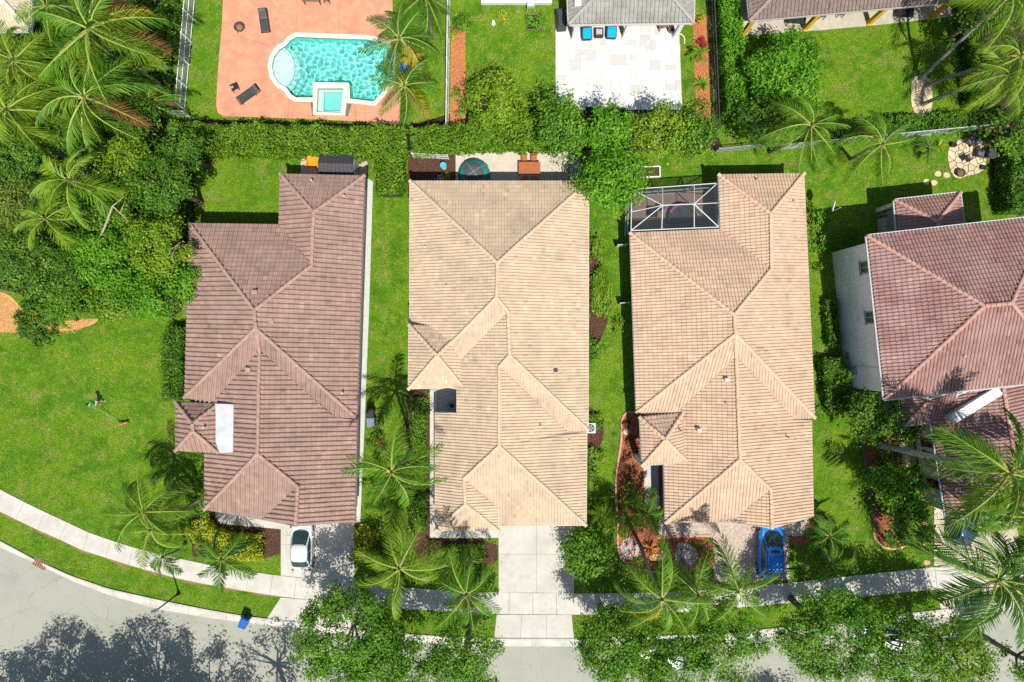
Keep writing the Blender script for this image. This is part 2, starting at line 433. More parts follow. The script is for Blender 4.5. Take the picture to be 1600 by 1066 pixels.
# driveways
def panels(name, quads, m, z=0.06):
    root = tag(bpy.data.objects.new(name, None), kind='structure'); link(root)
    for q in quads:
        p = offset([PX(*c) for c in q], 0.008)
        g = G(); g.prism(p, -0.05, z + random.uniform(-0.004, 0.004)); g.obj('panel', m, root)
        EXCL.append([PX(*c) for c in q])
    return root
panels('driveway', [[(439,806),(496,806),(496,855),(439,850)],[(496,806),(554,806),(554,860),(496,855)],[(439,850),(496,855),(496,905),(439,899)],[(496,855),(554,860),(554,910),(496,905)],
    [(439,933),(496,938.5),(496,974.5),(418,965.5)],[(496,938.5),(560,945),(585,985),(496,974.5)]], M_conc)
panels('driveway', [[(779,808),(838,808),(838,866),(779,866)],[(838,808),(897,808),(897,866),(838,866)],[(779,866),(838,866),(838,926),(779,926)],[(838,866),(897,866),(897,927),(838,926)],
    [(776,960),(815,960.3),(813,996.5),(772,996)],[(815,960.3),(854,960.3),(854,997),(813,996.5)],[(854,960.3),(893,960),(897,997),(854,997)]], M_conc)
# white apron round the front of the middle house, walk and entry of the left house
sheet('apron', pxpoly([(672,606),(683,606),(683,829),(779,829),(779,840),(672,840)]), 0.10, M_conc2)
sheet('apron', pxpoly([(560,270),(583,284),(577,480),(570,660),(563,816),(545,816),(545,270)]), 0.05, mat('path_grey', (0.52,0.53,0.49), (0.45,0.46,0.42), 3, 0.9))
sheet('entry_walk', pxpoly([(337,770),(440,780),(440,827),(400,823),(345,818),(337,806)]), 0.05, M_conc)
sheet('paver_drive', pxpoly([(1030,790),(1116,790),(1262,790),(1262,835),(1232,838),(1232,905),(1116,916),(1115,838),(1030,841)]), 0.05, M_soil)
# drive of the far right house
sheet('driveway', pxpoly([(1459,740),(1590,730),(1590,868),(1459,884)]), 0.05, mat('drive_tan', (0.55,0.48,0.38), (0.45,0.39,0.31), 3, 0.9, 0.1))
sheet('driveway', pxpoly([(1462,922),(1590,906),(1600,938),(1470,953)]), 0.05, MATS['drive_tan'])
sheet('entry_walk', pxpoly([(1398,655),(1420,650),(1432,725),(1412,735)]), 0.04, mat('walk_sand', (0.50,0.45,0.22), (0.40,0.40,0.2), 3, 0.9))
# porch walk of the right-hand tan house
sheet('porch_walk', pxpoly([(1004,715),(1016,715),(1018,790),(1008,790)]), 0.06, M_conc)
sheet('porch_walk', pxpoly([(1016,715),(1040,715),(1040,800),(1018,800)]), 0.045, mat('porch_grey', (0.36,0.36,0.36), (0.29,0.29,0.30), 5, 0.85))
sheet('porch_walk', pxpoly([(1028,716),(1034,716),(1036,799),(1030,799)]), 0.055, mat('maroon_tile', (0.20,0.05,0.05), (0.15,0.04,0.04), 6, 0.7))
# mulch and planting beds
sheet('mulch_bed', pxpoly([(637,240),(700,240),(712,236),(712,290),(637,310)]), 0.02, M_mulch)
sheet('mulch_bed', pxpoly(smoothpoly([(634,600),(672,600),(672,842),(778,842),(778,884),(745,882),(690,884),(660,880),(640,850),(634,700)],1)), 0.02, M_mulch)
sheet('mulch_bed', pxpoly(smoothpoly([(545,822),(575,816),(594,835),(592,856),(575,872),(545,878)],2)), 0.02, mat('maroon_mulch', (0.22,0.07,0.05), (0.13,0.04,0.03), 10, 0.95, 0.6))
sheet('mulch_bed', pxpoly([(300,800),(338,800),(350,822),(439,826),(439,866),(415,872),(390,868),(300,870)]), 0.02, M_mulch)
sheet('mulch_bed', pxpoly(smoothpoly([(905,365),(921,375),(935,395),(933,420),(945,440),(950,470),(945,490),(952,500),(938,530),(930,560),(912,570),(905,500)],2)), 0.02, M_mulch)
sheet('mulch_bed', pxpoly(smoothpoly([(905,634),(925,636),(940,655),(945,680),(935,700),(940,715),(925,735),(905,740)],2)), 0.02, M_mulch)
bed3 = smoothpoly([(976,643),(990,646),(1006,660),(1010,700),(1008,760),(1010,800),(1028,840),(1114,836),(1114,889),(1048,896),(997,890),(976,880),(964,860),(966,816),(962,790),(962,748),(967,712),(972,682),(970,660)],1)
sheet('mulch_bed', pxpoly(bed3), 0.03, M_redmulch)
sheet('mulch_bed', pxpoly([(705,45),(727,50),(728,190),(703,196)]), 0.02, M_orgmulch)
sheet('mulch_bed', pxpoly([(1082,25),(1106,25),(1112,196),(1088,180)]), 0.02, M_orgmulch)
bed4 = smoothpoly([(1338,650),(1400,640),(1412,735),(1455,740),(1450,800),(1425,800),(1420,840),(1405,858),(1380,858),(1365,840),(1362,800),(1356,740),(1345,690)],1)
sheet('mulch_bed', pxpoly(bed4), 0.02, M_redmulch)
sheet('mulch_bed', pxpoly(smoothpoly([(-60,448),(10,456),(28,474),(40,490),(85,500),(120,502),(156,496),(150,506),(118,516),(80,520),(30,520),(-60,516)],2)), 0.02, M_sand)
sheet('mulch_bed', pxpoly(smoothpoly([(1236,806),(1275,815),(1268,845),(1250,856),(1235,850)],2)), 0.02, M_redmulch)
# dark litter under the thicket at the left, and under the planting at the far right
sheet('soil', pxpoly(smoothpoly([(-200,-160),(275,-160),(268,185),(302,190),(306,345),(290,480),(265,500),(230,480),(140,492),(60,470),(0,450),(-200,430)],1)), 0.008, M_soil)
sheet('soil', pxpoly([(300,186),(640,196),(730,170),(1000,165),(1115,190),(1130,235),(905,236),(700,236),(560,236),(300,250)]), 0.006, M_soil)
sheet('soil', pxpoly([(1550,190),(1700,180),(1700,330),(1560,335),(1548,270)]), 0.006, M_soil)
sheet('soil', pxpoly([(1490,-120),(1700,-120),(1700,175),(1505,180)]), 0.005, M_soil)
# back patio of the middle house
sheet('patio', pxpoly([(712,237),(905,238),(908,300),(712,300)]), 0.05, mat('patio_pale', (0.58,0.52,0.42), (0.50,0.44,0.35), 5, 0.9, c3=(0.46,0.42,0.35), s3=1.2))
sheet('patio', pxpoly([(470,240),(575,240),(572,300),(470,300)]), 0.03, mat('patio_pink', (0.52,0.40,0.34), (0.46,0.36,0.30), 4, 0.9))
sheet('patio', pxpoly([(986,300),(1122,290),(1130,385),(990,385)]), 0.04, mat('patio_terra', (0.42,0.30,0.24), (0.36,0.25,0.20), 6, 0.9))
sheet('patio', pxpoly([(1386,330),(1480,322),(1490,400),(1380,400)]), 0.04, mat('patio_dull', (0.38,0.36,0.33), (0.32,0.3,0.28), 5, 0.9))

# white stone patio at the top: every paver a piece of its own
def paver_patio():
    root = tag(bpy.data.objects.new('stone_patio', None), kind='structure'); link(root)
    outline = pxpoly([(870,20),(1060,20),(1066,170),(872,166)])
    sheet('joint_bed', outline, 0.03, mat('joint_sand', (0.55,0.52,0.47), (0.5,0.47,0.42), 8, 0.95), parent=root)
    tones = [mat('limestone_white', (0.63,0.625,0.61), (0.60,0.595,0.575), 5, 0.8), mat('limestone_pale', (0.585,0.575,0.55), (0.55,0.54,0.51), 5, 0.8),
             mat('limestone_grey', (0.525,0.51,0.475), (0.49,0.475,0.44), 5, 0.8)]
    o = PX(868, 172); u = 0.41; nx, ny = 26, 20
    occ = np.zeros((nx, ny), bool); rnd = random.Random(3)
    for j in range(ny):
        for i in range(nx):
            if occ[i, j]: continue
            for wq, hq in rnd.sample([(2,1),(2,2),(1,2),(3,2),(1,1),(2,1)], 6) + [(1,1)]:
                if i+wq <= nx and j+hq <= ny and not occ[i:i+wq, j:j+hq].any(): break
            occ[i:i+wq, j:j+hq] = True
            x0 = o[0]+i*u+0.006; x1 = o[0]+(i+wq)*u-0.006; y0 = o[1]+j*u+0.006; y1 = o[1]+(j+hq)*u-0.006
            c = np.array([(x0+x1)/2]); d = np.array([(y0+y1)/2])
            if not pip(c, d, outline)[0]: continue
            g = G(); z = 0.055 + rnd.uniform(-0.003, 0.003)
            g.box(x0, x1, y0, y1, 0.0, z); g.obj('paver', tones[0 if rnd.random() < 0.62 else (1 if rnd.random() < 0.6 else 2)], root)
paver_patio()
# small herringbone pavers of the drive (too fine to pick apart)
def small_pavers():
    polys = [pxpoly([(1030,790),(1115,790),(1115,838),(1030,841)]), pxpoly([(1115,790),(1262,790),(1262,835),(1232,838),(1232,905),(1116,915)])]
    o = PX(1020, 930); vs = []; tint = []
    a, b = 0.22, 0.11
    for j in range(70):
        for i in range(62):
            x = o[0] + i*a + (j % 2)*a*0.5; y = o[1] + j*b
            if not any(pip(np.array([x]), np.array([y]), p)[0] for p in polys): continue
            z = 0.068 + random.uniform(-0.003, 0.003)
            x0, x1, y0, y1 = x-a/2+.006, x+a/2-.006, y-b/2+.006, y+b/2-.006
            vs += [(x0,y0,z),(x1,y0,z),(x1,y1,z),(x0,y1,z)]; vs += [(x0,y0,0.03),(x1,y0,0.03),(x1,y0,z),(x0,y0,z)]
            t = random.random(); tint += [t, t]
    me = npmesh('pavers', np.array(vs), 4, mat('paver_pink', (0.56,0.46,0.38), (0.50,0.41,0.34), 4, 0.85, tint=(0.82,1.12)), tint)
    tag(link(bpy.data.objects.new('pavers', me)), kind='structure')
small_pavers()

# flagstones
def voronoi(outline, n, seed, gap=0.03):
    rnd = random.Random(seed); xs = [p[0] for p in outline]; ys = [p[1] for p in outline]
    pts = []
    tries = 0
    while len(pts) < n and tries < 4000:
        tries += 1
        p = (rnd.uniform(min(xs), max(xs)), rnd.uniform(min(ys), max(ys)))
        if pip(np.array([p[0]]), np.array([p[1]]), outline)[0] and all((p[0]-q[0])**2+(p[1]-q[1])**2 > 0.16 for q in pts): pts.append(p)
    cells = []
    for p in pts:
        poly = [Vector(q) for q in outline]
        for q in pts:
            if q is p: continue
            m = Vector(((p[0]+q[0])/2, (p[1]+q[1])/2)); d = Vector((q[0]-p[0], q[1]-p[1])).normalized(); m = m - d*gap/2
            out = []
            for k in range(len(poly)):
                a, b = poly[k-1], poly[k]; da = (a-m).dot(d); db = (b-m).dot(d)
                if (da <= 0) != (db <= 0): out.append(a + (b-a)*(da/(da-db)))
                if db <= 0: out.append(b)
            poly = out
            if len(poly) < 3: break
        if len(poly) >= 3: cells.append([(v.x, v.y) for v in poly])
    return cells
M_flag = [mat('flagstone_a', (0.62,0.50,0.30), (0.54,0.43,0.26), 4, 0.9, 0.2), mat('flagstone_b', (0.56,0.46,0.31), (0.48,0.40,0.27), 4, 0.9, 0.2), mat('flagstone_c', (0.66,0.55,0.36), (0.58,0.48,0.3), 4, 0.9, 0.2)]
flag_outline = pxpoly(smoothpoly([(1479,238),(1490,222),(1515,214),(1540,222),(1541,255),(1534,270),(1510,275),(1495,281),(1484,268)],1))
fs_root = tag(bpy.data.objects.new('flagstone_patio', None), kind='structure'); link(fs_root)
sheet('joint_bed', flag_outline, 0.02, M_soil, parent=fs_root)
for c in voronoi(flag_outline, 30, 5, 0.05):
    g = G(); g.prism(c, 0, 0.055+random.uniform(-.006,.006)); g.obj('flagstone', random.choice(M_flag), fs_root)
def blob(cx, cy, r, n=9, sq=1.0, rnd=random):
    return [(cx + r*math.cos(2*math.pi*k/n)*rnd.uniform(.82,1.1), cy + sq*r*math.sin(2*math.pi*k/n)*rnd.uniform(.82,1.1)) for k in range(n)]
for k, (x, y, lab) in enumerate([(1465,272,'tan stepping stone on the lawn, nearest the flagstone patio'),(1479,274,'tan stepping stone touching the edge of the flagstone patio'),(1447,284,'tan stepping stone, westernmost of the short garden path'),(1459,286,'tan stepping stone, lower one in the middle of the garden path'),
        (1446,817,'orange stepping stone by the tan drive, topmost of its row'),(1446,832,'orange stepping stone by the tan drive, second of its row from the top'),(1446,848,'orange stepping stone by the tan drive, third of its row from the top'),(1448,879,'orange stepping stone by the tan drive, beside the pavement')]):
    g = G(); g.prism(pxpoly(blob(x, y, 5.4, 9, 0.85)), 0, 0.04); tag(g.obj('stepping_stone', M_flag[k % 3] if k < 4 else mat('stone_orange', (0.62,0.40,0.20), (0.52,0.33,0.17), 6, 0.9)), lab, 'stepping stone', 'stepping stones in the lawns')
# round beds of pale gravel
def gravel(poly, n, size, m, name='gravel', z=0.03, rnd=np.random.RandomState(4)):
    xs = [p[0] for p in poly]; ys = [p[1] for p in poly]
    x = rnd.uniform(min(xs), max(xs), n*2); y = rnd.uniform(min(ys), max(ys), n*2)
    k = pip(x, y, poly); x = x[k][:n]; y = y[k][:n]; n = len(x)
    s = size*rnd.uniform(.5, 1.2, n); a = rnd.uniform(0, 6.28, n); el = rnd.uniform(.35, .95, n)
    t1, t2 = rnd.uniform(-.4, .4, n), rnd.uniform(-.4, .4, n)
    V = np.zeros((n, 4, 3))
    for c, (u, v) in enumerate(((-1,-1),(1,-1),(1,1),(-1,1))):
        uu = u*s; vv = v*s*el
        V[:, c, 0] = x + uu*np.cos(a) - vv*np.sin(a); V[:, c, 1] = y + uu*np.sin(a) + vv*np.cos(a); V[:, c, 2] = z + 0.02 + t1*uu + t2*vv
    me = npmesh(name, V.reshape(-1, 3), 4, m, rnd.rand(n))
    return tag(link(bpy.data.objects.new(name, me)), kind='stuff')
M_grav = mat('pale_gravel', (0.66,0.64,0.58), None, tint=(0.55,1.15), rough=0.9)
M_chipr = mat('red_chips', (0.36,0.13,0.06), None, tint=(0.35,1.5), rough=0.95)
M_chipo = mat('orange_chips', (0.50,0.19,0.075), None, tint=(0.5,1.3), rough=0.95)
M_chipb = mat('brown_chips', (0.10,0.05,0.032), None, tint=(0.4,1.8), rough=0.95)
M_chips = mat('sand_chips', (0.55,0.30,0.11), None, tint=(0.6,1.3), rough=0.95)
gravel_discs = []
for cx, cy, r in ((984,858,17),(1072,866,18.5)):
    pl = pxpoly(blob(cx, cy, r, 16, 1.05)); sheet('gravel_bed', pl, 0.045, mat('gravel_base', (0.5,0.48,0.43), (0.42,0.4,0.36), 12, 0.95)); gravel(pl, 900, 0.035, M_grav, z=0.045)
gravel(pxpoly(bed3), 5200, 0.045, M_chipr, 'mulch_chips'); gravel(pxpoly(bed4), 3200, 0.045, M_chipr, 'mulch_chips')
gravel(pxpoly([(705,45),(727,50),(728,190),(703,196)]), 1800, 0.04, M_chipo, 'mulch_chips'); gravel(pxpoly([(1082,25),(1106,25),(1112,196),(1088,180)]), 2000, 0.04, M_chipo, 'mulch_chips')
gravel(pxpoly([(637,240),(711,240),(711,290),(637,308)]), 1500, 0.04, M_chipb, 'mulch_chips')
gravel(pxpoly([(636,610),(671,610),(671,843),(777,843),(777,882),(690,882),(660,878),(640,850)]), 3500, 0.04, M_chipb, 'mulch_chips')
gravel(pxpoly(smoothpoly([(905,365),(921,375),(935,395),(933,420),(945,440),(950,470),(945,490),(952,500),(938,530),(930,560),(912,570),(905,500)],1)), 1500, 0.045, M_chipb, 'mulch_chips')
gravel(pxpoly(smoothpoly([(905,634),(925,636),(940,655),(945,680),(935,700),(940,715),(925,735),(905,740)],1)), 900, 0.045, M_chipb, 'mulch_chips')
gravel(pxpoly([(300,800),(338,800),(350,822),(439,826),(439,866),(415,872),(390,868),(300,870)]), 2400, 0.04, M_chipb, 'mulch_chips')
gravel(pxpoly([(0,455),(40,490),(90,502),(150,497),(120,520),(0,520)]), 2200, 0.04, M_chips, 'mulch_chips')
# stone oval round the palm trunks in the top right lawn
ov = pxpoly(smoothpoly([(1424,125),(1432,118),(1448,118),(1456,138),(1457,165),(1450,182),(1432,184),(1422,160)],1))
fo = tag(bpy.data.objects.new('stone_ring', None), kind='structure'); link(fo)
sheet('joint_bed', ov, 0.02, mat('pale_sand', (0.42,0.36,0.26), (0.32,0.28,0.2), 7, 0.95), parent=fo)
for c in voronoi(ov, 22, 11, 0.06):
    g = G(); g.prism(c, 0, 0.06+random.uniform(-.01,.01)); g.obj('flagstone', random.choice(M_flag), fo)
# salmon kerb edging round the planting beds
def edging(name, pts, m, wd=0.16, h=0.11, step=0.55):
    root = tag(bpy.data.objects.new(name, None), kind='structure'); link(root)
    pl = smoothpoly([PX(*p) for p in pts], 2, closed=False); pl = resample(pl, step)
    for a, b in zip(pl, pl[1:]):
        a = Vector(a); b = Vector(b); d = (b-a); L = d.length; M = Matrix.Translation((a.x, a.y, 0)) @ Matrix.Rotation(math.atan2(d.y, d.x), 4, 'Z')
        g = G(); g.box(0.008, L-0.008, -wd/2, wd/2, -0.02, h + random.uniform(-.006,.006), M); g.obj('edging_block', m, root)
M_edge = mat('edging_salmon', (0.58,0.30,0.22), (0.48,0.24,0.17), 4, 0.85)
M_edge2 = mat('edging_dark', (0.20,0.15,0.12), (0.15,0.11,0.09), 4, 0.9)
edging('bed_edging', [(990,644),(976,643),(970,660),(972,682),(967,712),(962,748),(962,790),(966,816),(964,860),(976,880),(997,890),(1048,896),(1062,893)], M_edge)
edging('bed_edging', [(1028,839),(1072,838),(1113,836)], M_edge)
edging('bed_edging', [(1115,836),(1115,862),(1114,889)], M_edge)
edging('bed_edging', [(1338,655),(1345,690),(1356,740),(1362,800),(1365,830)], M_edge2)
edging('bed_edging', [(1365,830),(1366,842),(1380,857),(1405,858),(1414,852)], mat('edging_tan', (0.62,0.42,0.22), (0.52,0.35,0.18), 4, 0.9))

# ------------------------------------------------------------------ pool terrace and pool
POOL = smoothpoly([(463,58),(515,60),(572,62),(604,68),(614,98),(611,130),(584,159),(547,155),(546.5,131.5),(490.5,131),(490,153),(463,153)],0) + [(455,148),(449,138.5),(436,131),(428,119),(425,104),(428,90),(436,78),(448,71),(453,64)]
POOLW = pxpoly(POOL)
COPE = offset(POOLW, -0.34)
DECK = pxpoly([(353,-90),(347,40),(341,110),(338,165),(341,177),(350,182),(420,184),(500,187),(560,190),(624,195),(628,120),(614,40),(612,-90)])
EXCL.append(DECK)
def holed(outer, hole, z0, z1, name, m, parent=None, inner_to=None):
    loops = [[Vector((x, y, z1)) for x, y in outer], [Vector((x, y, z1)) for x, y in hole]]
    tris = tessellate_polygon(loops); allv = loops[0] + loops[1]
    g = G(); g.add(allv, [t if ((allv[t[1]]-allv[t[0]]).cross(allv[t[2]]-allv[t[0]])).z > 0 else (t[0], t[2], t[1]) for t in tris])
    n = len(outer); g.add([(x, y, z0) for x, y in outer] + [(x, y, z1) for x, y in outer], [(i, (i+1)%n, n+(i+1)%n, n+i) for i in range(n)])
    n = len(hole); zi = z0 if inner_to is None else inner_to
    g.add([(x, y, zi) for x, y in hole] + [(x, y, z1) for x, y in hole], [(i, n+i, n+(i+1)%n, (i+1)%n) for i in range(n)])
    return g.obj(name, m, parent)
M_deck = mat('deck_salmon', (0.64,0.31,0.185), (0.56,0.255,0.15), 1.6, 0.85, 0.12, 30, c3=(0.52,0.22,0.14), s3=0.8)
DHOLE = offset(pxpoly([p for p in POOL if p not in ((547,155),(546.5,131.5),(490.5,131),(490,153))][:7] + [(549,158),(542,180),(490.5,179.5),(488,156)] + [p for p in POOL if p not in ((547,155),(546.5,131.5),(490.5,131),(490,153))][7:]), -0.12)
deck = holed(DECK, DHOLE, -0.3, 0.05, 'pool_terrace', M_deck); deck['kind'] = 'structure'
# scored joints in the terrace
for a, b in (((447,80),(400,66)),((448,135),(352,185)),((530,55),(531,-20)),((462,50),(468,-20)),((400,66),(346,50)),((555,158),(556,190)),((569,160),(571,190)),((452,156),(450,184))):
    A = Vector((*PX(*a), 0)); Bv = Vector((*PX(*b), 0)); d = Bv-A
    gg = G(); gg.box(0, d.length, -0.012, 0.012, 0.04, 0.054, Matrix.Translation(A) @ Matrix.Rotation(math.atan2(d.y, d.x), 4, 'Z')); gg.obj('joint', mat('joint_dark', (0.30,0.13,0.09), None, rough=0.9), deck)
pool = thing('swimming_pool', 'turquoise swimming pool with rounded west end and cream coping', 'pool', P(520, 105))
PINV = Matrix.Translation(-pool.location)
def at_pool(o):
    o.data.transform(PINV); return o
M_cope = mat('coping_cream', (0.78,0.70,0.55), (0.70,0.62,0.48), 3, 0.8)
M_plaster = mat('pool_plaster', (0.26,0.80,0.71), (0.30,0.84,0.75), 2.5, 0.7)
M_shelf = mat('pool_shelf', (0.80,0.90,0.86), (0.72,0.84,0.80), 6, 0.7)
at_pool(holed(COPE, POOLW, -0.1, 0.085, 'coping', M_cope, pool, -0.2))
g = G(); n = len(POOLW)
g.add([(x, y, -1.35) for x, y in POOLW] + [(x, y, 0.0) for x, y in POOLW], [(i, n+i, n+(i+1)%n, (i+1)%n) for i in range(n)] + [tuple(range(n))] )
basin = at_pool(g.obj('basin', M_plaster, pool))
def arc(cx, cy, r, a0, a1, n=14): return [(cx + r*math.cos(R(a0+(a1-a0)*k/n)), cy + r*math.sin(R(a0+(a1-a0)*k/n))) for k in range(n+1)]
rc = []
for k, (r, z, mm) in enumerate(((37, -0.28, M_shelf), (44, -0.62, mat('pool_step', (0.42,0.74,0.70), (0.35,0.68,0.64), 8, 0.7)), (53, -0.95, mat('pool_step_deep', (0.30,0.70,0.66), (0.24,0.64,0.60), 8, 0.7)))):
    pl = arc(423, 105, r, -62, 62) if k else arc(419, 105, 40, -50, 50)
    pl = pl + ([(452,151),(430,133),(421,105),(430,76),(452,60)] if k else [(440,134),(428,121),(423,104),(428,87),(440,74)])
    gg = G(); gg.prism(pxpoly(pl), -1.3, z); rc.append(at_pool(gg.obj('step', mm, pool)))
# water with small waves
def water(poly, z, name, parent, amp, res=0.16, m=None):
    xs = [p[0] for p in poly]; ys = [p[1] for p in poly]
    nx = int((max(xs)-min(xs))/res)+2; ny = int((max(ys)-min(ys))/res)+2
    X, Y = np.meshgrid(np.linspace(min(xs)-.1, max(xs)+.1, nx), np.linspace(min(ys)-.1, max(ys)+.1, ny))
    Z = np.zeros_like(X); rs = np.random.RandomState(12)
    for k in range(26):
        lam = rs.uniform(0.30, 0.72); a = rs.uniform(0, 6.28); ph = rs.uniform(0, 6.28)
        Z += amp*lam*np.sin((X*np.cos(a)+Y*np.sin(a))*6.283/lam + ph)
    idx = np.arange(nx*ny).reshape(ny, nx)
    cx = (X[:-1,:-1]+X[1:,1:])/2; cy = (Y[:-1,:-1]+Y[1:,1:])/2
    k = pip(cx.ravel(), cy.ravel(), offset(poly, -0.18)).reshape(cx.shape)
    fs = np.stack([idx[:-1,:-1], idx[:-1,1:], idx[1:,1:], idx[1:,:-1]], -1)[k]
    me = bpy.data.meshes.new(name); me.from_pydata(np.stack([X.ravel(), Y.ravel(), z+Z.ravel()], 1).tolist(), [], fs.tolist())
    me.materials.append(m); me.polygons.foreach_set('use_smooth', [True]*len(me.polygons)); me.update()
    return link(bpy.data.objects.new(name, me), parent)
M_water = bpy.data.materials.new('water'); M_water.use_nodes = True
b_ = M_water.node_tree.nodes['Principled BSDF']
b_.inputs['Base Color'].default_value = (0.80,1.0,0.98,1); b_.inputs['Roughness'].default_value = 0.0; b_.inputs['IOR'].default_value = 1.33; b_.inputs['Transmission Weight'].default_value = 1.0
wsurf = at_pool(water(POOLW, -0.06, 'water', pool, 0.0062, 0.045, M_water))
for o in [basin] + rc: o.cycles.is_caustics_receiver = True
wsurf.cycles.is_caustics_caster = True
sd.cycles.is_caustics_light = True
# raised spa on the south side
spa = thing('spa', 'square raised spa with cream rim at the south edge of the pool', 'spa', P(519, 156))
SINV = Matrix.Translation(-spa.location)
so = pxpoly([(490.5,131),(546.5,131.5),(540.5,182),(490.5,181)], 0); si = pxpoly([(498,140),(538,140),(534,178.5),(496,177)], 0)
o = holed(so, si, -1.3, 0.30, 'rim', M_cope, spa, -0.75); o.data.transform(SINV)
g = G(); g.prism(si, -0.8, -0.62); o = g.obj('basin', M_plaster, spa); o.data.transform(SINV); o.cycles.is_caustics_receiver = True
g = G()
i0 = pxpoly([(498,140),(506,140),(505,178),(496,177)]); g.prism(i0, -0.7, -0.15); g.prism(pxpoly([(506,140),(538,140),(537.5,144),(506,144)]), -0.7, -0.15); g.prism(pxpoly([(505,173.5),(534.5,173.5),(534,178.5),(505,178)]), -0.7, -0.15)
o = g.obj('bench', M_shelf, spa); o.data.transform(SINV); o.cycles.is_caustics_receiver = True
sw = water(si, 0.19, 'water', spa, 0.0008, 0.08, M_water); sw.data.transform(SINV); sw.cycles.is_caustics_caster = True
# ================================================================== HOUSES
def clip_poly(poly, tri):
    """Sutherland-Hodgman of [(x,y,o)] against a ccw triangle [(x,y)]"""
    for k in range(3):
        ax, ay = tri[k]; bx, by = tri[(k+1) % 3]; dx, dy = bx-ax, by-ay
        out = []; n = len(poly)
        for i in range(n):
            p = poly[i-1]; q = poly[i]
            dp = dx*(p[1]-ay) - dy*(p[0]-ax); dq = dx*(q[1]-ay) - dy*(q[0]-ax)
            if (dp >= 0) != (dq >= 0):
                t = dp/(dp-dq); out.append((p[0]+(q[0]-p[0])*t, p[1]+(q[1]-p[1])*t, p[2]+(q[2]-p[2])*t))
            if dq >= 0: out.append(q)
        poly = out
        if len(poly) < 3: return []
    return poly
def newell(ps):
    n = Vector((0,0,0))
    for i in range(len(ps)):
        a, b = ps[i-1], ps[i]
        n += Vector(((a.y-b.y)*(a.z+b.z), (a.z-b.z)*(a.x+b.x), (a.x-b.x)*(a.y+b.y)))
    return n.normalized()
_cap = {}
def cap_mesh(m, L=0.40, r=0.13):
    if m.name in _cap: return _cap[m.name]
    g = G(); n = 6; vs = []
    for x, rr in ((0, r*1.12), (L*1.06, r*0.92)):
        for k in range(n+1):
            t = math.pi*k/n; vs.append((x, rr*math.cos(t)*1.05, rr*math.sin(t)*0.72 + (0.022 if x == 0 else 0)))
    fs = [(k, k+1, n+1+k+1, n+1+k) for k in range(n)]; fs.append(tuple(range(n, -1, -1)))
    g.add(vs, fs); _cap[m.name] = g.mesh('ridge_tile', m); return _cap[m.name]

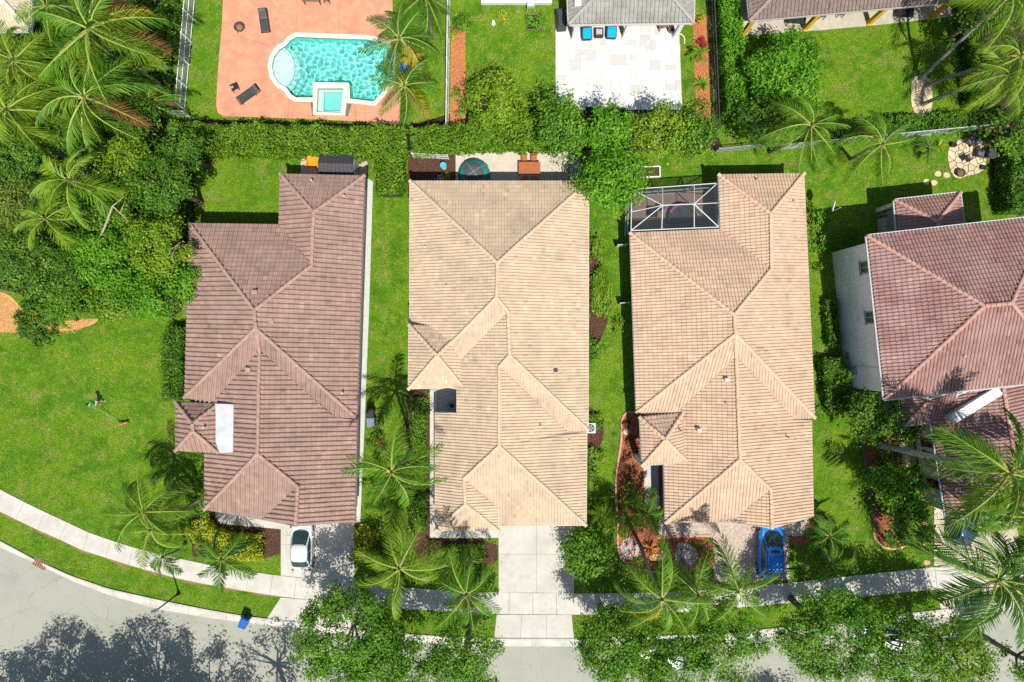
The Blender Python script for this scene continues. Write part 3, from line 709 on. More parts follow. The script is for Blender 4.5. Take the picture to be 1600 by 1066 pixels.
def make_roof(parent, V, faces, tile_m, cap_m, trim_m, tw=0.24, tl=0.33, amp=0.045, lip=0.03, seed=1, gutter=False, caps=True, under=0.16):
    """V: name -> (px, py, h); faces: (names..., [down vector in the picture]). Builds sheathing, barrel tiles, ridge tiles"""
    rs = np.random.RandomState(seed); org = parent.location
    W = {k: P(*v) for k, v in V.items()}
    base = G(); quads = []; qt = []; polys = []; pt = []
    edges = {}
    for fi, f in enumerate(faces):
        names = [q for q in f if isinstance(q, str)]; down = [q for q in f if not isinstance(q, str)]
        pts = [W[q] for q in names]; n = newell(pts)
        if n.z < 0: pts = pts[::-1]; names = names[::-1]; n = -n; rev = True
        else: rev = False
        i0 = [q for q in f if isinstance(q, str)]
        e = W[i0[1]] - W[i0[0]]; u = Vector((e.x, e.y)).normalized(); v = Vector((-u.y, u.x))
        cen = sum(pts, Vector())/len(pts); o2 = Vector((W[i0[0]].x, W[i0[0]].y))
        if down:
            d = Vector((down[0][0], -down[0][1])).normalized(); v = -d; u = Vector((v.y, -v.x))
            o2 = min((Vector((p.x, p.y)) for p in pts), key=lambda p: p.dot(v))
        if (Vector((cen.x, cen.y)) - o2).dot(v) < 0: v = -v
        for i in range(len(names)):
            key = frozenset((names[i-1], names[i])); edges.setdefault(key, []).append((fi, pts, n, cen))
        tris = []
        for t in tessellate_polygon([[Vector((p.x, p.y, 0)) for p in pts]]):
            a, b, c = (pts[k] for k in t)
            if (b.x-a.x)*(c.y-a.y) - (b.y-a.y)*(c.x-a.x) < 0: b, c = c, b
            tris.append((a, b, c))
            base.add([a-Vector((0,0,.03)), b-Vector((0,0,.03)), c-Vector((0,0,.03))], [(0,1,2)])
            base.add([a-Vector((0,0,under)), b-Vector((0,0,under)), c-Vector((0,0,under))], [(0,2,1)])
        poly2 = [(p.x, p.y) for p in pts]
        slope = math.sqrt(max(0.0, 1-n.z*n.z))/max(n.z, .2); pc = tl/math.sqrt(1+slope*slope)
        us = [(Vector(p)-o2).dot(u) for p in poly2]; vs_ = [(Vector(p)-o2).dot(v) for p in poly2]
        iu0, iu1 = math.floor(min(us)/tw), math.ceil(max(us)/tw); jv1 = math.ceil(max(vs_)/pc); jv0 = math.floor(min(vs_)/pc)
        I, J = np.meshgrid(np.arange(iu0, iu1), np.arange(jv0, jv1)); I = I.ravel(); J = J.ravel(); nt = len(I)
        if nt == 0: continue
        ss = np.array([0, .36, .42, .55, .68, .81, .94, 1.0]); prof = amp*np.array([0, 0, .60, .93, 1.0, .93, .60, 0]); npf = len(ss)
        jit = rs.uniform(-.012, .012, nt); up = rs.uniform(0, .007, nt)
        # profile vertices at the lower and upper end of each tile
        U = (I[:, None] + ss[None, :])*tw
        lo = np.stack([U, np.repeat((J*pc - 0.03 + jit)[:, None], npf, 1), prof[None, :] + lip + up[:, None]], -1)
        hi = np.stack([U, np.repeat(((J+1)*pc)[:, None], npf, 1), np.repeat(prof[None, :], nt, 0)], -1)
        lp = lo.copy(); lp[:, :, 2] -= lip*1.15
        def world2(a):
            b = np.empty_like(a); b[..., 0] = o2.x + a[..., 0]*u.x + a[..., 1]*v.x; b[..., 1] = o2.y + a[..., 0]*u.y + a[..., 1]*v.y; b[..., 2] = a[..., 2]; return b
        lo, hi, lp = world2(lo), world2(hi), world2(lp)
        Q = np.concatenate([np.stack([lo[:, :-1], lo[:, 1:], hi[:, 1:], hi[:, :-1]], 2), np.stack([lp[:, :-1], lp[:, 1:], lo[:, 1:], lo[:, :-1]], 2)], 1)   # nt, 8, 4, 3
        tint = np.clip(rs.normal(.5, .11, nt), 0, 1); odd = rs.rand(nt); tint = np.where(odd < .022, rs.uniform(0, .12, nt), np.where(odd > .985, 1.0, tint))
        ins = np.ones(nt, bool); anyi = np.zeros(nt, bool)
        for arr in (lo[:, 0], lo[:, -1], hi[:, 0], hi[:, -1]):
            k = pip(arr[:, 0], arr[:, 1], poly2); ins &= k; anyi |= k
        cenp = (lo[:, 3]+hi[:, 3])/2; anyi |= pip(cenp[:, 0], cenp[:, 1], poly2)
        def zof(x, y):
            best = np.full(x.shape, -1e9); z = np.zeros(x.shape)
            for a, b, c in tris:
                d = (b.y-c.y)*(a.x-c.x) + (c.x-b.x)*(a.y-c.y)
                if abs(d) < 1e-9: continue
                l1 = ((b.y-c.y)*(x-c.x)+(c.x-b.x)*(y-c.y))/d; l2 = ((c.y-a.y)*(x-c.x)+(a.x-c.x)*(y-c.y))/d; l3 = 1-l1-l2
                mn = np.minimum(np.minimum(l1, l2), l3); k = mn > best; best = np.where(k, mn, best); z = np.where(k, l1*a.z+l2*b.z+l3*c.z, z)
            return z
        q = Q[ins].copy()
        if len(q):
            q[..., 2] += zof(q[..., 0], q[..., 1]); quads.append(q.reshape(-1, 4, 3)); qt.append(np.repeat(tint[ins], Q.shape[1]))
        # tiles cut by hips and valleys; also those whose corners straddle thin tips
        cut = np.where(anyi & ~ins)[0]
        for k in cut:
            for quad in Q[k][:, :, :]:
                pl = [tuple(p) for p in quad]
                for a, b, c in tris:
                    r = clip_poly(pl, ((a.x, a.y), (b.x, b.y), (c.x, c.y)))
                    if len(r) >= 3:
                        d = (b.y-c.y)*(a.x-c.x) + (c.x-b.x)*(a.y-c.y)
                        if abs(d) < 1e-9: continue
                        o = []
                        for x, y, z in r:
                            l1 = ((b.y-c.y)*(x-c.x)+(c.x-b.x)*(y-c.y))/d; l2 = ((c.y-a.y)*(x-c.x)+(a.x-c.x)*(y-c.y))/d
                            o.append((x, y, z + l1*a.z+l2*b.z+(1-l1-l2)*c.z))
                        polys.append(o); pt.append(tint[k])
    # outline fascia
    capE = []
    for key, L in edges.items():
        a, b = (W[q] for q in key)
        if len(L) == 1:
            d = Vector((b.x-a.x, b.y-a.y, 0)).normalized(); nrm = Vector((-d.y, d.x, 0)); cen = L[0][3]
            if (cen-a).dot(nrm) > 0: nrm = -nrm
            t = 0.035
            base.m = 1
            z = Vector((0,0,1)); q0 = [a + nrm*t - z*under*1.25, b + nrm*t - z*under*1.25, b + nrm*t + z*.005, a + nrm*t + z*.005, a - z*under*1.25, b - z*under*1.25, b + z*.005, a + z*.005]
            base.add(q0, [(0,1,2,3),(3,2,6,7),(4,5,1,0),(4,7,6,5),(0,3,7,4),(1,5,6,2)])
            if gutter:
                g0 = a + nrm*.05; g1 = b + nrm*.05
                base.add([g0, g1, g1+nrm*.075, g0+nrm*.075, g0-z*.11, g1-z*.11, g1+nrm*.075-z*.11, g0+nrm*.075-z*.11], [(0,1,2,3),(3,2,6,7),(4,7,6,5),(0,4,5,1),(0,3,7,4),(1,5,6,2)])
            base.m = 0
        elif len(L) == 2:
            f1, f2 = L
            if (f2[3]-a).dot(f1[2]) < -0.02: capE.append((a, b))
    rf = base.obj('roof', [mat('roof_felt', (0.12,0.09,0.07), None, rough=0.95), trim_m], parent); rf.data.transform(Matrix.Translation(-org))
    if quads:
        q = np.concatenate(quads); tt = np.concatenate(qt)
    else: q = np.zeros((0,4,3)); tt = np.zeros(0)
    nv = len(q)*4; vs = q.reshape(-1, 3).tolist(); fs = np.arange(nv).reshape(-1, 4).tolist(); tl_ = tt.tolist()
    for o, t in zip(polys, pt):
        k = len(vs); vs += o; fs.append(list(range(k, k+len(o)))); tl_.append(t)
    me = bpy.data.meshes.new('roof_tiles'); me.from_pydata(vs, [], fs); me.materials.append(tile_m); me.update()
    at = me.attributes.new('tint', 'FLOAT', 'FACE'); at.data.foreach_set('value', np.array(tl_, dtype=np.float32))
    me.transform(Matrix.Translation(-org))
    tag(link(bpy.data.objects.new('roof_tiles', me), rf), kind='stuff')
    if caps:
        cm = cap_mesh(cap_m)
        for a, b in capE:
            if a.z > b.z: a, b = b, a
            d = b-a; n = max(1, round(d.length/0.38)); st = d.length/n; dn = d.normalized()
            side = dn.cross(Vector((0,0,1))).normalized(); upv = side.cross(dn)
            for k in range(n):
                j = random.uniform(-.012, .012)
                M = Matrix((dn, -side, upv)).transposed().to_4x4(); M.translation = a + dn*(k*st) + upv*(amp*0.75+.01) - org + side*j
                o = bpy.data.objects.new('ridge_tile', cm); link(o, rf); o.matrix_local = M; o.scale = (st/0.40, 1, 1)
    return rf, W

def make_walls(parent, outline, top, m, inset=0.5, name='wall'):
    pl = offset([(p.x, p.y) for p in outline], inset); org = parent.location
    EXCL.append(pl)
    g = G(); g.prism([(x-org.x, y-org.y) for x, y in pl], -0.05, top); g.obj(name, m, parent); return pl
def window(parent, a, b, z0, z1, nrm, frame_m, glass_m=None, bars=1):
    """window between plan points a and b on a wall with outward normal nrm"""
    glass_m = glass_m or M_glassd; org = parent.location
    a = Vector((a[0]-org.x, a[1]-org.y, 0)); b = Vector((b[0]-org.x, b[1]-org.y, 0)); d = b-a; L = d.length
    ang = math.atan2(d.y, d.x); M = Matrix.Translation(a) @ Matrix.Rotation(ang, 4, 'Z')
    if (M.to_3x3() @ Vector((0, 1, 0))).dot(Vector((nrm[0], nrm[1], 0))) < 0: M = Matrix.Translation(b) @ Matrix.Rotation(ang+math.pi, 4, 'Z')
    g = G(); t = 0.09
    for x0, x1, q0, q1 in ((0,L,z0,z0+t),(0,L,z1-t,z1),(0,t,z0+t,z1-t),(L-t,L,z0+t,z1-t)): g.box(x0, x1, -0.02, 0.07, q0, q1, M)
    for k in range(bars): xm = L*(k+1)/(bars+1); g.box(xm-.03, xm+.03, 0.0, 0.05, z0+t, z1-t, M)
    g.box(t, L-t, 0.0, 0.045, (z0+z1)/2-.03, (z0+z1)/2+.03, M)
    f = g.obj('window', frame_m, parent)
    g = G(); g.box(t*.9, L-t*.9, 0.005, 0.025, z0+t*.9, z1-t*.9, M); g.obj('pane', glass_m, f)
    g = G(); g.box(-0.08, L+0.08, -0.02, 0.14, z0-0.08, z0, M); g.obj('sill', frame_m, f)
    return f
def vent(parent, W, px, py, h, m, s=1.0, kind=0):
    p = P(px, py, h) - parent.location
    g = G()
    if kind == 0: g.lathe([(.055*s, -.35), (.055*s, .28), (.03*s, .28)], 10, (p.x, p.y)); 
    else:
        g.bbox(p.x-.16*s, p.x+.16*s, p.y-.16*s, p.y+.16*s, -.3, .18, .03); g.bbox(p.x-.2*s, p.x+.2*s, p.y-.2*s, p.y+.12*s, .18, .24, .02)
    for i in range(len(g.v)): g.v[i] = (g.v[i][0], g.v[i][1], g.v[i][2] + p.z)
    g.obj('roof_vent', m, parent)
def garage(parent, a, b, z1, m, nrm):
    org = parent.location; a = Vector((a[0]-org.x, a[1]-org.y, 0)); b = Vector((b[0]-org.x, b[1]-org.y, 0)); d = b-a
    M = Matrix.Translation(a) @ Matrix.Rotation(math.atan2(d.y, d.x), 4, 'Z'); L = d.length
    if (M.to_3x3() @ Vector((0,1,0))).dot(Vector((nrm[0], nrm[1], 0))) < 0: M = Matrix.Translation(b) @ Matrix.Rotation(math.atan2(d.y, d.x)+math.pi, 4, 'Z')
    g = G(); g.box(0, L, -.02, .03, 0.06, z1, M)
    gd = g.obj('garage_door', m, parent)
    for r in range(4):
        for c in range(4):
            q = G(); q.bbox(L*c/4+.08, L*(c+1)/4-.08, .025, .05, z1*r/4+.1, z1*(r+1)/4-.04, .01, M); q.obj('panel', m, gd)

M_gut = mat('gutter_white', (0.52,0.54,0.53), (0.46,0.48,0.47), 3, 0.5)
M_t1 = mat('tile_rose', (0.360,0.240,0.195), (0.303,0.195,0.155), 1.5, 0.8, 0.1, 60, c3=(0.272,0.185,0.143), s3=0.7, tint=(0.78,1.20))
M_t2 = mat('tile_sand', (0.575,0.445,0.312), (0.525,0.40,0.276), 1.4, 0.8, 0.1, 60, c3=(0.46,0.36,0.255), s3=0.5, tint=(0.80,1.16))
M_t3 = mat('tile_peach', (0.595,0.43,0.300), (0.54,0.378,0.258), 1.4, 0.8, 0.1, 60, c3=(0.485,0.355,0.25), s3=0.5, tint=(0.80,1.16))
M_t4 = mat('tile_brick', (0.335,0.195,0.168), (0.268,0.147,0.125), 2, 0.8, 0.1, 60, c3=(0.37,0.24,0.21), s3=0.5, tint=(0.76,1.22))
M_t5 = mat('tile_greygreen', (0.30,0.30,0.26), (0.23,0.23,0.20), 3, 0.85, 0.1, 60, c3=(0.34,0.34,0.3), s3=0.6, tint=(0.8,1.2))
M_t6 = mat('tile_umber', (0.24,0.18,0.15), (0.17,0.13,0.11), 3, 0.85, 0.1, 60, tint=(0.8,1.25))
M_t7 = mat('tile_cream', (0.56,0.50,0.35), (0.50,0.44,0.31), 3, 0.85, tint=(0.88,1.1))
M_c1 = mat('cap_rose', (0.42,0.275,0.225), (0.31,0.19,0.152), 2.6, 0.8)
M_c2 = mat('cap_sand', (0.61,0.47,0.33), (0.50,0.375,0.255), 2.6, 0.8)
M_c3 = mat('cap_peach', (0.64,0.455,0.305), (0.52,0.355,0.23), 2.6, 0.8)
M_c4 = mat('cap_brick', (0.50,0.29,0.235), (0.39,0.21,0.165), 2.6, 0.8)
M_c5 = mat('cap_greygreen', (0.36,0.36,0.31), (0.30,0.30,0.26), 2.4, 0.85)
M_ventw = mat('vent_white', (0.66,0.60,0.55), None, rough=0.6); M_ventd = mat('vent_dark', (0.06,0.05,0.045), None, rough=0.6)

# ---- left house, rose tiles
h1 = thing('house', 'left single-storey house with rose-brown barrel tile roof and white flat roof patch', 'house', P(430, 560), group='houses of the front row')
V1 = dict(A=(296,349,2.9),C=(436,351,2.9),D=(487.5,415,4.45),B=(398,485,5.7),E=(438,272,2.9),F=(570,275,2.9),G=(490.5,332,4.4),H=(400,513,5.7),
    I=(558,654,2.9),J=(289,621,2.9),K=(406,547,5.15),L=(403,709,5.1),I2=(523,652,3.3),M1=(330,632,3.1),P0=(320,640,2.9),P1=(320,796,2.9),N=(466,760,4.3),O=(462,822,4.3),Q=(410,812,3.2),
    S0=(558,656,2.9),S1=(555,815,2.9))
F1 = [('A','C','D','B'),('C','E','G','D'),('E','F','G'),('F','I','H','B','D','G'),('J','A','B','H'),('J','M1','K','H'),('I2','I','H','K'),('P0','P1','L','K','M1'),('P1','Q','N','L'),('N','O','Q',(-1,0)),('S0','S1','O','N','L','K','I2')]
make_roof(h1, V1, F1, M_t1, M_c1, mat('fascia_brown', (0.30,0.20,0.16), None, rough=0.7), tw=0.36, tl=0.38, amp=0.125, lip=0.045, seed=1)
VP1 = dict(a=(275,628,3.3),b=(343,631,3.3),c=(342,708,3.3),d=(275,704,3.3),p=(301.5,662,4.55),q=(302,673,4.55))
make_roof(h1, VP1, [('a','b','p'),('b','c','q','p'),('c','d','q'),('d','a','p','q')], M_t1, M_c1, MATS['fascia_brown'], tw=0.36, tl=0.38, amp=0.125, lip=0.045, seed=2)
pl1 = make_walls(h1, [P(*V1[k]) for k in ('E','F','I','S1','O','P1')] + [P(320,640,2.9), P(289,621,2.9), P(*V1['A']), P(*V1['C'])], 2.8, M_wall)
g = G(); q = [P(336,631,3.85), P(365,632,4.32), P(364,707,4.32), P(343,708,3.95), P(337,690,3.85), P(337,650,3.85)]; q = [v-h1.location for v in q]
g.add(q + [v-Vector((0,0,.5)) for v in q], [tuple(range(5,-1,-1))] + [(i,(i+1)%6,6+(i+1)%6,6+i) for i in range(6)]); g.obj('flat_roof', mat('membrane', (0.56,0.58,0.58), (0.45,0.48,0.48), 4, 0.5, c3=(0.62,0.64,0.64), s3=1.0), h1)
for a in (270+75, 440, 500, 585, 730):
    p0 = P(576 - (a-280)*0.03, a-16, 0); x0 = [p for p in pl1]
    e0, e1 = Vector(pl1[1]), Vector(pl1[2]); t0 = max(.02, min(.9, ((a-275)/380)))
    if a < 650: A_ = e0.lerp(e1, t0); B_ = e0.lerp(e1, min(.98, t0+.10))
    else: A_ = Vector(pl1[2]).lerp(Vector(pl1[3]), .45); B_ = Vector(pl1[2]).lerp(Vector(pl1[3]), .6)
    window(h1, A_, B_, 0.9, 2.2, (1, 0), M_white)
garage(h1, P(470,812,0)+Vector((0,.02,0)) if False else Vector(pl1[3]).lerp(Vector(pl1[4]), .06), Vector(pl1[3]).lerp(Vector(pl1[4]), .85), 2.2, M_white, (0,-1))
for x, y, h, k in ((399,456,5.2,1),(425,502,5.2,1),(389,577,4.8,1),(536,614,3.6,0),(488,283,3.4,0),(539,307,3.7,0),(320,668,4.2,0)): vent(h1, None, x, y, h, M_c1 if k else M_ventw, 1, k)

# ---- middle house, sand tiles
h2 = thing('house', 'middle single-storey house with pale sand tile roof and long concrete drive', 'house', P(785, 560), group='houses of the front row')
V2 = dict(A=(640.5,283,2.9),B=(920,283,2.9),C=(777,411,5.7),D=(776,465,5.7),K=(794,488,5.4),T1=(796,555,5.4),T2=(780,573,5.05),L=(780,697,5.05),M=(725,748,4.1),N=(727,788,4.0),Z=(640,602,2.9),V=(682,602,2.9),
    R=(919,672,2.9),R2=(888,675,3.2),S0=(917,675,2.9),S1=(916,821,2.9),c1=(714,609,3.6),c2=(714,645,3.6),c3=(680,645,2.9),W1=(680,829,2.9),Q=(779,829,2.9),Q2=(779,794,3.3),g=(779,822,2.9))
F2 = [('A','B','C'),('Z','A','C','D'),('Z','V','K','D'),('c3','W1','N','M','L','T2','T1','K','V','c1','c2'),('W1','Q','N'),('Q','Q2','M','N'),('g','S1','L','M','Q2'),('S0','S1','L','T2','R2'),('R2','R','T1','T2'),('B','R','T1','K','D','C')]
make_roof(h2, V2, F2, M_t2, M_c2, mat('fascia_cream', (0.66,0.58,0.46), None, rough=0.7), tw=0.235, tl=0.37, amp=0.072, lip=0.026, seed=3)
VP2 = dict(a=(639,508,3.6),b=(728,512,3.6),c=(724,605,3.6),d=(638,608,3.6),p=(683,556,4.95))
make_roof(h2, VP2, [('a','b','p'),('b','c','p'),('c','d','p'),('d','a','p')], M_t2, M_c2, MATS['fascia_cream'], tw=0.235, tl=0.37, amp=0.072, lip=0.026, seed=4)
pl2 = make_walls(h2, [P(*V2[k]) for k in ('A','B','R','S1','g','Q','W1','c3','c2','c1','V','Z')], 2.8, M_wall)
g = G()
pw = offset(pxpoly([(639,508),(728,512),(724,605),(638,608)], 3.6), 0.4); g.prism([(x-h2.location.x, y-h2.location.y) for x, y in pw[:2]] + [(x-h2.location.x, y-h2.location.y) for x, y in pw[2:]], 2.7, 3.5); g.obj('wall', M_wall, h2)
garage(h2, (P(785,0).x, pl2[3][1]), (P(885,0).x, pl2[3][1]), 2.2, M_white, (0,-1))
window(h2, (P(700,0).x, pl2[6][1]), (P(760,0).x, pl2[6][1]), .9, 2.2, (0,-1), M_white)
for k in range(3): window(h2, (pl2[0][0]+1.5+k*3.6, pl2[0][1]), (pl2[0][0]+3.4+k*3.6, pl2[0][1]), .3, 2.3, (0,1), M_white)
sheet('entry_court', pxpoly([(683,604),(724,604),(724,650),(683,650)]), 0.05, mat('court_grey', (0.42,0.43,0.43), (0.34,0.35,0.35), 5, 0.9))
for x, y, h, k in ((664,386,3.4,0),(698,447,4.2,0),(868,578,3.9,1),(890,688,3.4,0),(844,541,4.3,0),(845,666,4.2,0),(741,640,4.1,0)): vent(h2, None, x, y, h, M_ventd if k else M_ventw, .8 if k else .8, k)

# ---- right-hand house, peach tiles
h3 = thing('house', 'right-hand single-storey house with peach tile roof and screened back porch', 'house', P(1130, 560), group='houses of the front row')
V3 = dict(A=(984,364,2.9),D=(1125,358,2.9),B=(1122,273,2.9),C=(1256,271,2.9),E=(1204,334,4.4),E2=(1205,420,4.4),G=(1147,492,5.7),G2=(1149,522,5.7),Z=(994,645,2.9),R=(1273,653,2.9),K=(1150,558,5.15),V=(1047,655,3.05),
    KR=(1241,655,3.25),L=(1156,718,5.1),W0=(1036,668,2.9),W1=(1039,817,2.9),M=(1204,765,4.3),N=(1206,826,4.3),Q=(1142,815,3.3),S0=(1268,657,2.9),S1=(1271,807,2.9))
F3 = [('B','C','E'),('D','B','E','E2'),('A','D','E2','G'),('Z','A','G','G2'),('Z','V','K','G2'),('KR','R','G2','K'),('C','R','G2','G','E2','E'),('W0','W1','L','K','V'),('W1','Q','M','L'),('M','N','Q',(-1,0)),('S0','S1','N','M','L','K','KR')]
make_roof(h3, V3, F3, M_t3, M_c3, mat('gutter_grey', (0.34,0.36,0.36), None, rough=0.5), tw=0.245, tl=0.37, amp=0.076, lip=0.040, seed=5)
VP3 = dict(a=(999,652,3.4),b=(1067,645,3.4),c=(1075,723,3.4),d=(1003,728,3.4),p=(1039.5,687,4.6))
make_roof(h3, VP3, [('a','b','p'),('b','c','p'),('c','d','p'),('d','a','p')], M_t3, M_c3, MATS['gutter_grey'], tw=0.245, tl=0.37, amp=0.076, lip=0.040, seed=6)
pl3 = make_walls(h3, [P(*V3[k]) for k in ('B','C','R','S1','N','W1','W0','Z','A','D')], 2.8, M_wall)
garage(h3, Vector(pl3[3]).lerp(Vector(pl3[4]), .1), Vector(pl3[3]).lerp(Vector(pl3[4]), .8), 2.2, M_white, (0,-1))
g = G(); pw = offset(pxpoly([(999,652),(1067,645),(1075,723),(1003,728)], 3.4), 0.4); g.prism([(x-h3.location.x, y-h3.location.y) for x, y in pw], 2.7, 3.3); g.obj('wall', M_wall, h3)
for px_, py_ in ((1003,727),(1070,722)):
    c = P(px_, py_, 3.3); c = c + (P(1039,690,3.3)-c)*0.1 - h3.location; g = G(); g.box(c.x-.2, c.x+.2, c.y-.2, c.y+.2, 0, 3.2); g.obj('column', M_wallw, h3)
for t in (.3, .7): a_, b_ = Vector(pl3[7]).lerp(Vector(pl3[8]), t), Vector(pl3[7]).lerp(Vector(pl3[8]), t+.08); window(h3, a_, b_, .9, 2.2, (-1,0), M_white)
for x, y, h, k in ((1135,593,5,1),(1132,629,4.7,0),(1092,672,4.2,1),(1063,672,4.1,0),(1238,314,3.4,0),(1181,280,3.2,0),(1231,683,4,0)): vent(h3, None, x, y, h, M_ventd if not k else M_ventw, .8, k)

# ---- far right two-storey house, brick-red tiles
h4 = thing('house', 'two-storey house at the right edge with brick-red tile roof and white gutters', 'house', P(1420, 500), group='houses of the front row')
V4 = dict(A=(1354.5,369,6.2),NE=(1640,337,6.2),SE=(1672,592,6.2),SW=(1382,624,6.2),p=(1537,478,8.7),q=(1580,474,8.7))
make_roof(h4, V4, [('A','NE','q','p'),('SW','A','p'),('SE','SW','p','q'),('NE','SE','q')], M_t4, M_c4, M_gut, tw=0.26, tl=0.37, amp=0.10, lip=0.05, seed=7, gutter=True)
pl4 = make_walls(h4, [P(*V4[k]) for k in ('A','NE','SE','SW')], 6.1, M_wallw, 0.42)
V4b = dict(a=(1397.6,313,3.0),b=(1500,301.5,3.0),c=(1508,366,3.0),d=(1403,378,3.0),p=(1464,347,4.3),q=(1468,385,4.3))
make_roof(h4, V4b, [('a','b','p'),('b','c','q','p'),('d','a','p','q')], M_t4, M_c4, M_gut, tw=0.26, tl=0.37, amp=0.10, lip=0.05, seed=8, gutter=True)
V4c = dict(a=(1400,600,3.2),b=(1413,665,3.2),c=(1478,655,3.2),p=(1449,627,4.4),q=(1497,612,4.4),r=(1440,590,4.4))
make_roof(h4, V4c, [('a','b','p','r'),('b','c','q','p')], M_t4, M_c4, M_gut, tw=0.26, tl=0.37, amp=0.10, lip=0.05, seed=9, gutter=True)
V4d = dict(w0=(1452,640,3.2),w1=(1479,812,3.2),r0=(1564,590,5.3),r1=(1588,735,5.3),e0=(1668,570,3.2),e1=(1700,790,3.2))
make_roof(h4, V4d, [('w0','w1','r1','r0'),('e1','e0','r0','r1'),('w1','e1','r1')], M_t4, M_c4, M_gut, tw=0.26, tl=0.37, amp=0.10, lip=0.05, seed=10, gutter=True)
for ol in ((V4b['a'],V4b['b'],V4b['c'],V4b['d']),): 
    for p_ in ol[:2]:
        c = P(*p_); c2 = c + (P(1450,345,3)-c).normalized()*.4 - h4.location; g = G(); g.box(c2.x-.15, c2.x+.15, c2.y-.15, c2.y+.15, 0, 2.9); g.obj('column', M_wallw, h4)
make_walls(h4, [P(*V4c['a']), P(*V4c['b']), P(*V4c['c']), P(1497,600,3.2)], 3.1, M_wallw, .4)
pl4d = make_walls(h4, [P(*V4d['w0']), P(*V4d['w1']), P(*V4d['e1']), P(*V4d['e0'])], 3.1, M_wallw, .42)
wa, wb = Vector(pl4[3]), Vector(pl4[0])
for t, z0, z1 in ((.80,4.2,5.6),(.46,4.2,5.6)): window(h4, wa.lerp(wb, t), wa.lerp(wb, t+.085), z0, z1, (-1,0), mat('frame_grey', (0.30,0.32,0.33), None, rough=0.5))
va, vb = Vector(pl4d[0]), Vector(pl4d[1])
for t in (.28, .42, .7): window(h4, va.lerp(vb, t), va.lerp(vb, t+.09), 1.0, 2.3, (-1,0), mat('frame_brown', (0.10,0.06,0.05), None, rough=0.6))
def on_wall(parent, a, b, t, z, w_, h_, d_, name, m):
    p = Vector(a).lerp(Vector(b), t) - Vector((parent.location.x, parent.location.y)); e = (Vector(b)-Vector(a)).normalized(); nrm = Vector((-e.y, e.x))
    if nrm.x > 0: nrm = -nrm
    M = Matrix.Translation((p.x, p.y, z)) @ Matrix.Rotation(math.atan2(e.y, e.x), 4, 'Z'); sg = 1 if (M.to_3x3() @ Vector((0,1,0))).dot(Vector((nrm.x, nrm.y, 0))) > 0 else -1
    g = G(); g.bbox(-w_/2, w_/2, min(0, sg*d_), max(0, sg*d_), -h_/2, h_/2, .015, M); return g.obj(name, m, parent)
on_wall(h4, wa, wb, .13, 1.6, .5, .8, .2, 'meter_box', M_grey); on_wall(h4, wa, wb, .22, .9, .25, .5, .15, 'meter_box', M_grey); on_wall(h4, wa, wb, .25, .9, .2, .4, .15, 'meter_box', M_grey)
on_wall(h4, wa, wb, .165, 3.0, .09, 5.9, .09, 'downpipe', M_alu); on_wall(h4, wa, wb, .06, 1.1, .9, 2.1, .06, 'door', M_white); on_wall(h4, wa, wb, .5, 2.98, 9.2, .12, .05, 'wall_band', M_wallw)
# sloping white parapet over the lower front roof
a_, b_ = P(1490,655,4.3)-h4.location, P(1563,610,5.4)-h4.location; d_ = b_-a_; d2 = Vector((d_.x, d_.y, 0)).normalized(); sdv = Vector((-d2.y, d2.x, 0))*.36
g = G(); vs = [a_+sdv, b_+sdv, b_-sdv, a_-sdv]; g.add(vs + [v-Vector((0,0,1.0)) for v in vs], [(3,2,1,0),(0,1,5,4),(1,2,6,5),(2,3,7,6),(3,0,4,7)]); g.obj('parapet', M_alu, h4)
vent(h4, None, 1505, 557, 7.4, M_ventw, 1.0, 0)
# blue back door
g = G(); c = P(1392, 352, 0) - h4.location; g.bbox(c.x-.05, c.x+1.1, c.y-1.4, c.y-1.3, 0.05, 2.2, .02); g.obj('door', mat('door_blue', (0.03,0.09,0.20), None, rough=0.4), h4)

# ---- houses behind, cut by the top edge
h5 = thing('house', 'grey-roofed house at the top behind the white stone patio', 'house', P(985, -20), group='houses of the back row')
make_roof(h5, dict(a=(889.5,38,2.9),b=(1083,35.5,2.9),c=(1090,-190,2.9),d=(880,-190,2.9),p=(992,-72,5.0),q=(992,-90,5.0)), [('a','b','p'),('b','c','q','p'),('c','d','q'),('d','a','p','q')], M_t5, M_c5, mat('gutter_pale', (0.5,0.47,0.43), None, rough=0.5), tw=0.32, tl=0.38, amp=0.115, lip=0.04, seed=11, gutter=True)
g = G(); pw = [PX(x, y, 0) for x, y in ((892,-8),(1066,-8),(1070,-150),(890,-150))]; g.prism([(x-h5.location.x, y-h5.location.y) for x, y in pw], -.05, 2.8); g.obj('wall', M_wallw, h5); EXCL.append(pw)
for x, y in ((896,61),(975,58),(1054,58)):
    c = P(x, y, 0) - h5.location; g = G(); g.bbox(c.x-.17, c.x+.17, c.y-.17, c.y+.17, 0, 2.75, .02); g.bbox(c.x-.22, c.x+.22, c.y-.22, c.y+.22, 0, .25, .02); g.obj('column', M_white, h5)
g = G(); c0 = P(897,-8,0)-h5.location; c1 = P(1060,-8,0)-h5.location
for k in range(3): window(h5, (P(905+k*52,0).x, P(0,-8).y), (P(945+k*52,0).x, P(0,-8).y), .1, 2.3, (0,-1), M_white)
c = P(903, 5, 3.3) - h5.location; g = G(); g.box(c.x-.25, c.x+.25, c.y-.25, c.y+.25, c.z-.35, c.z+.12); g.obj('skylight', M_white, h5)
h6 = thing('house', 'brown-roofed house at the top right with yellow porch columns', 'house', P(1340, -20), group='houses of the back row')
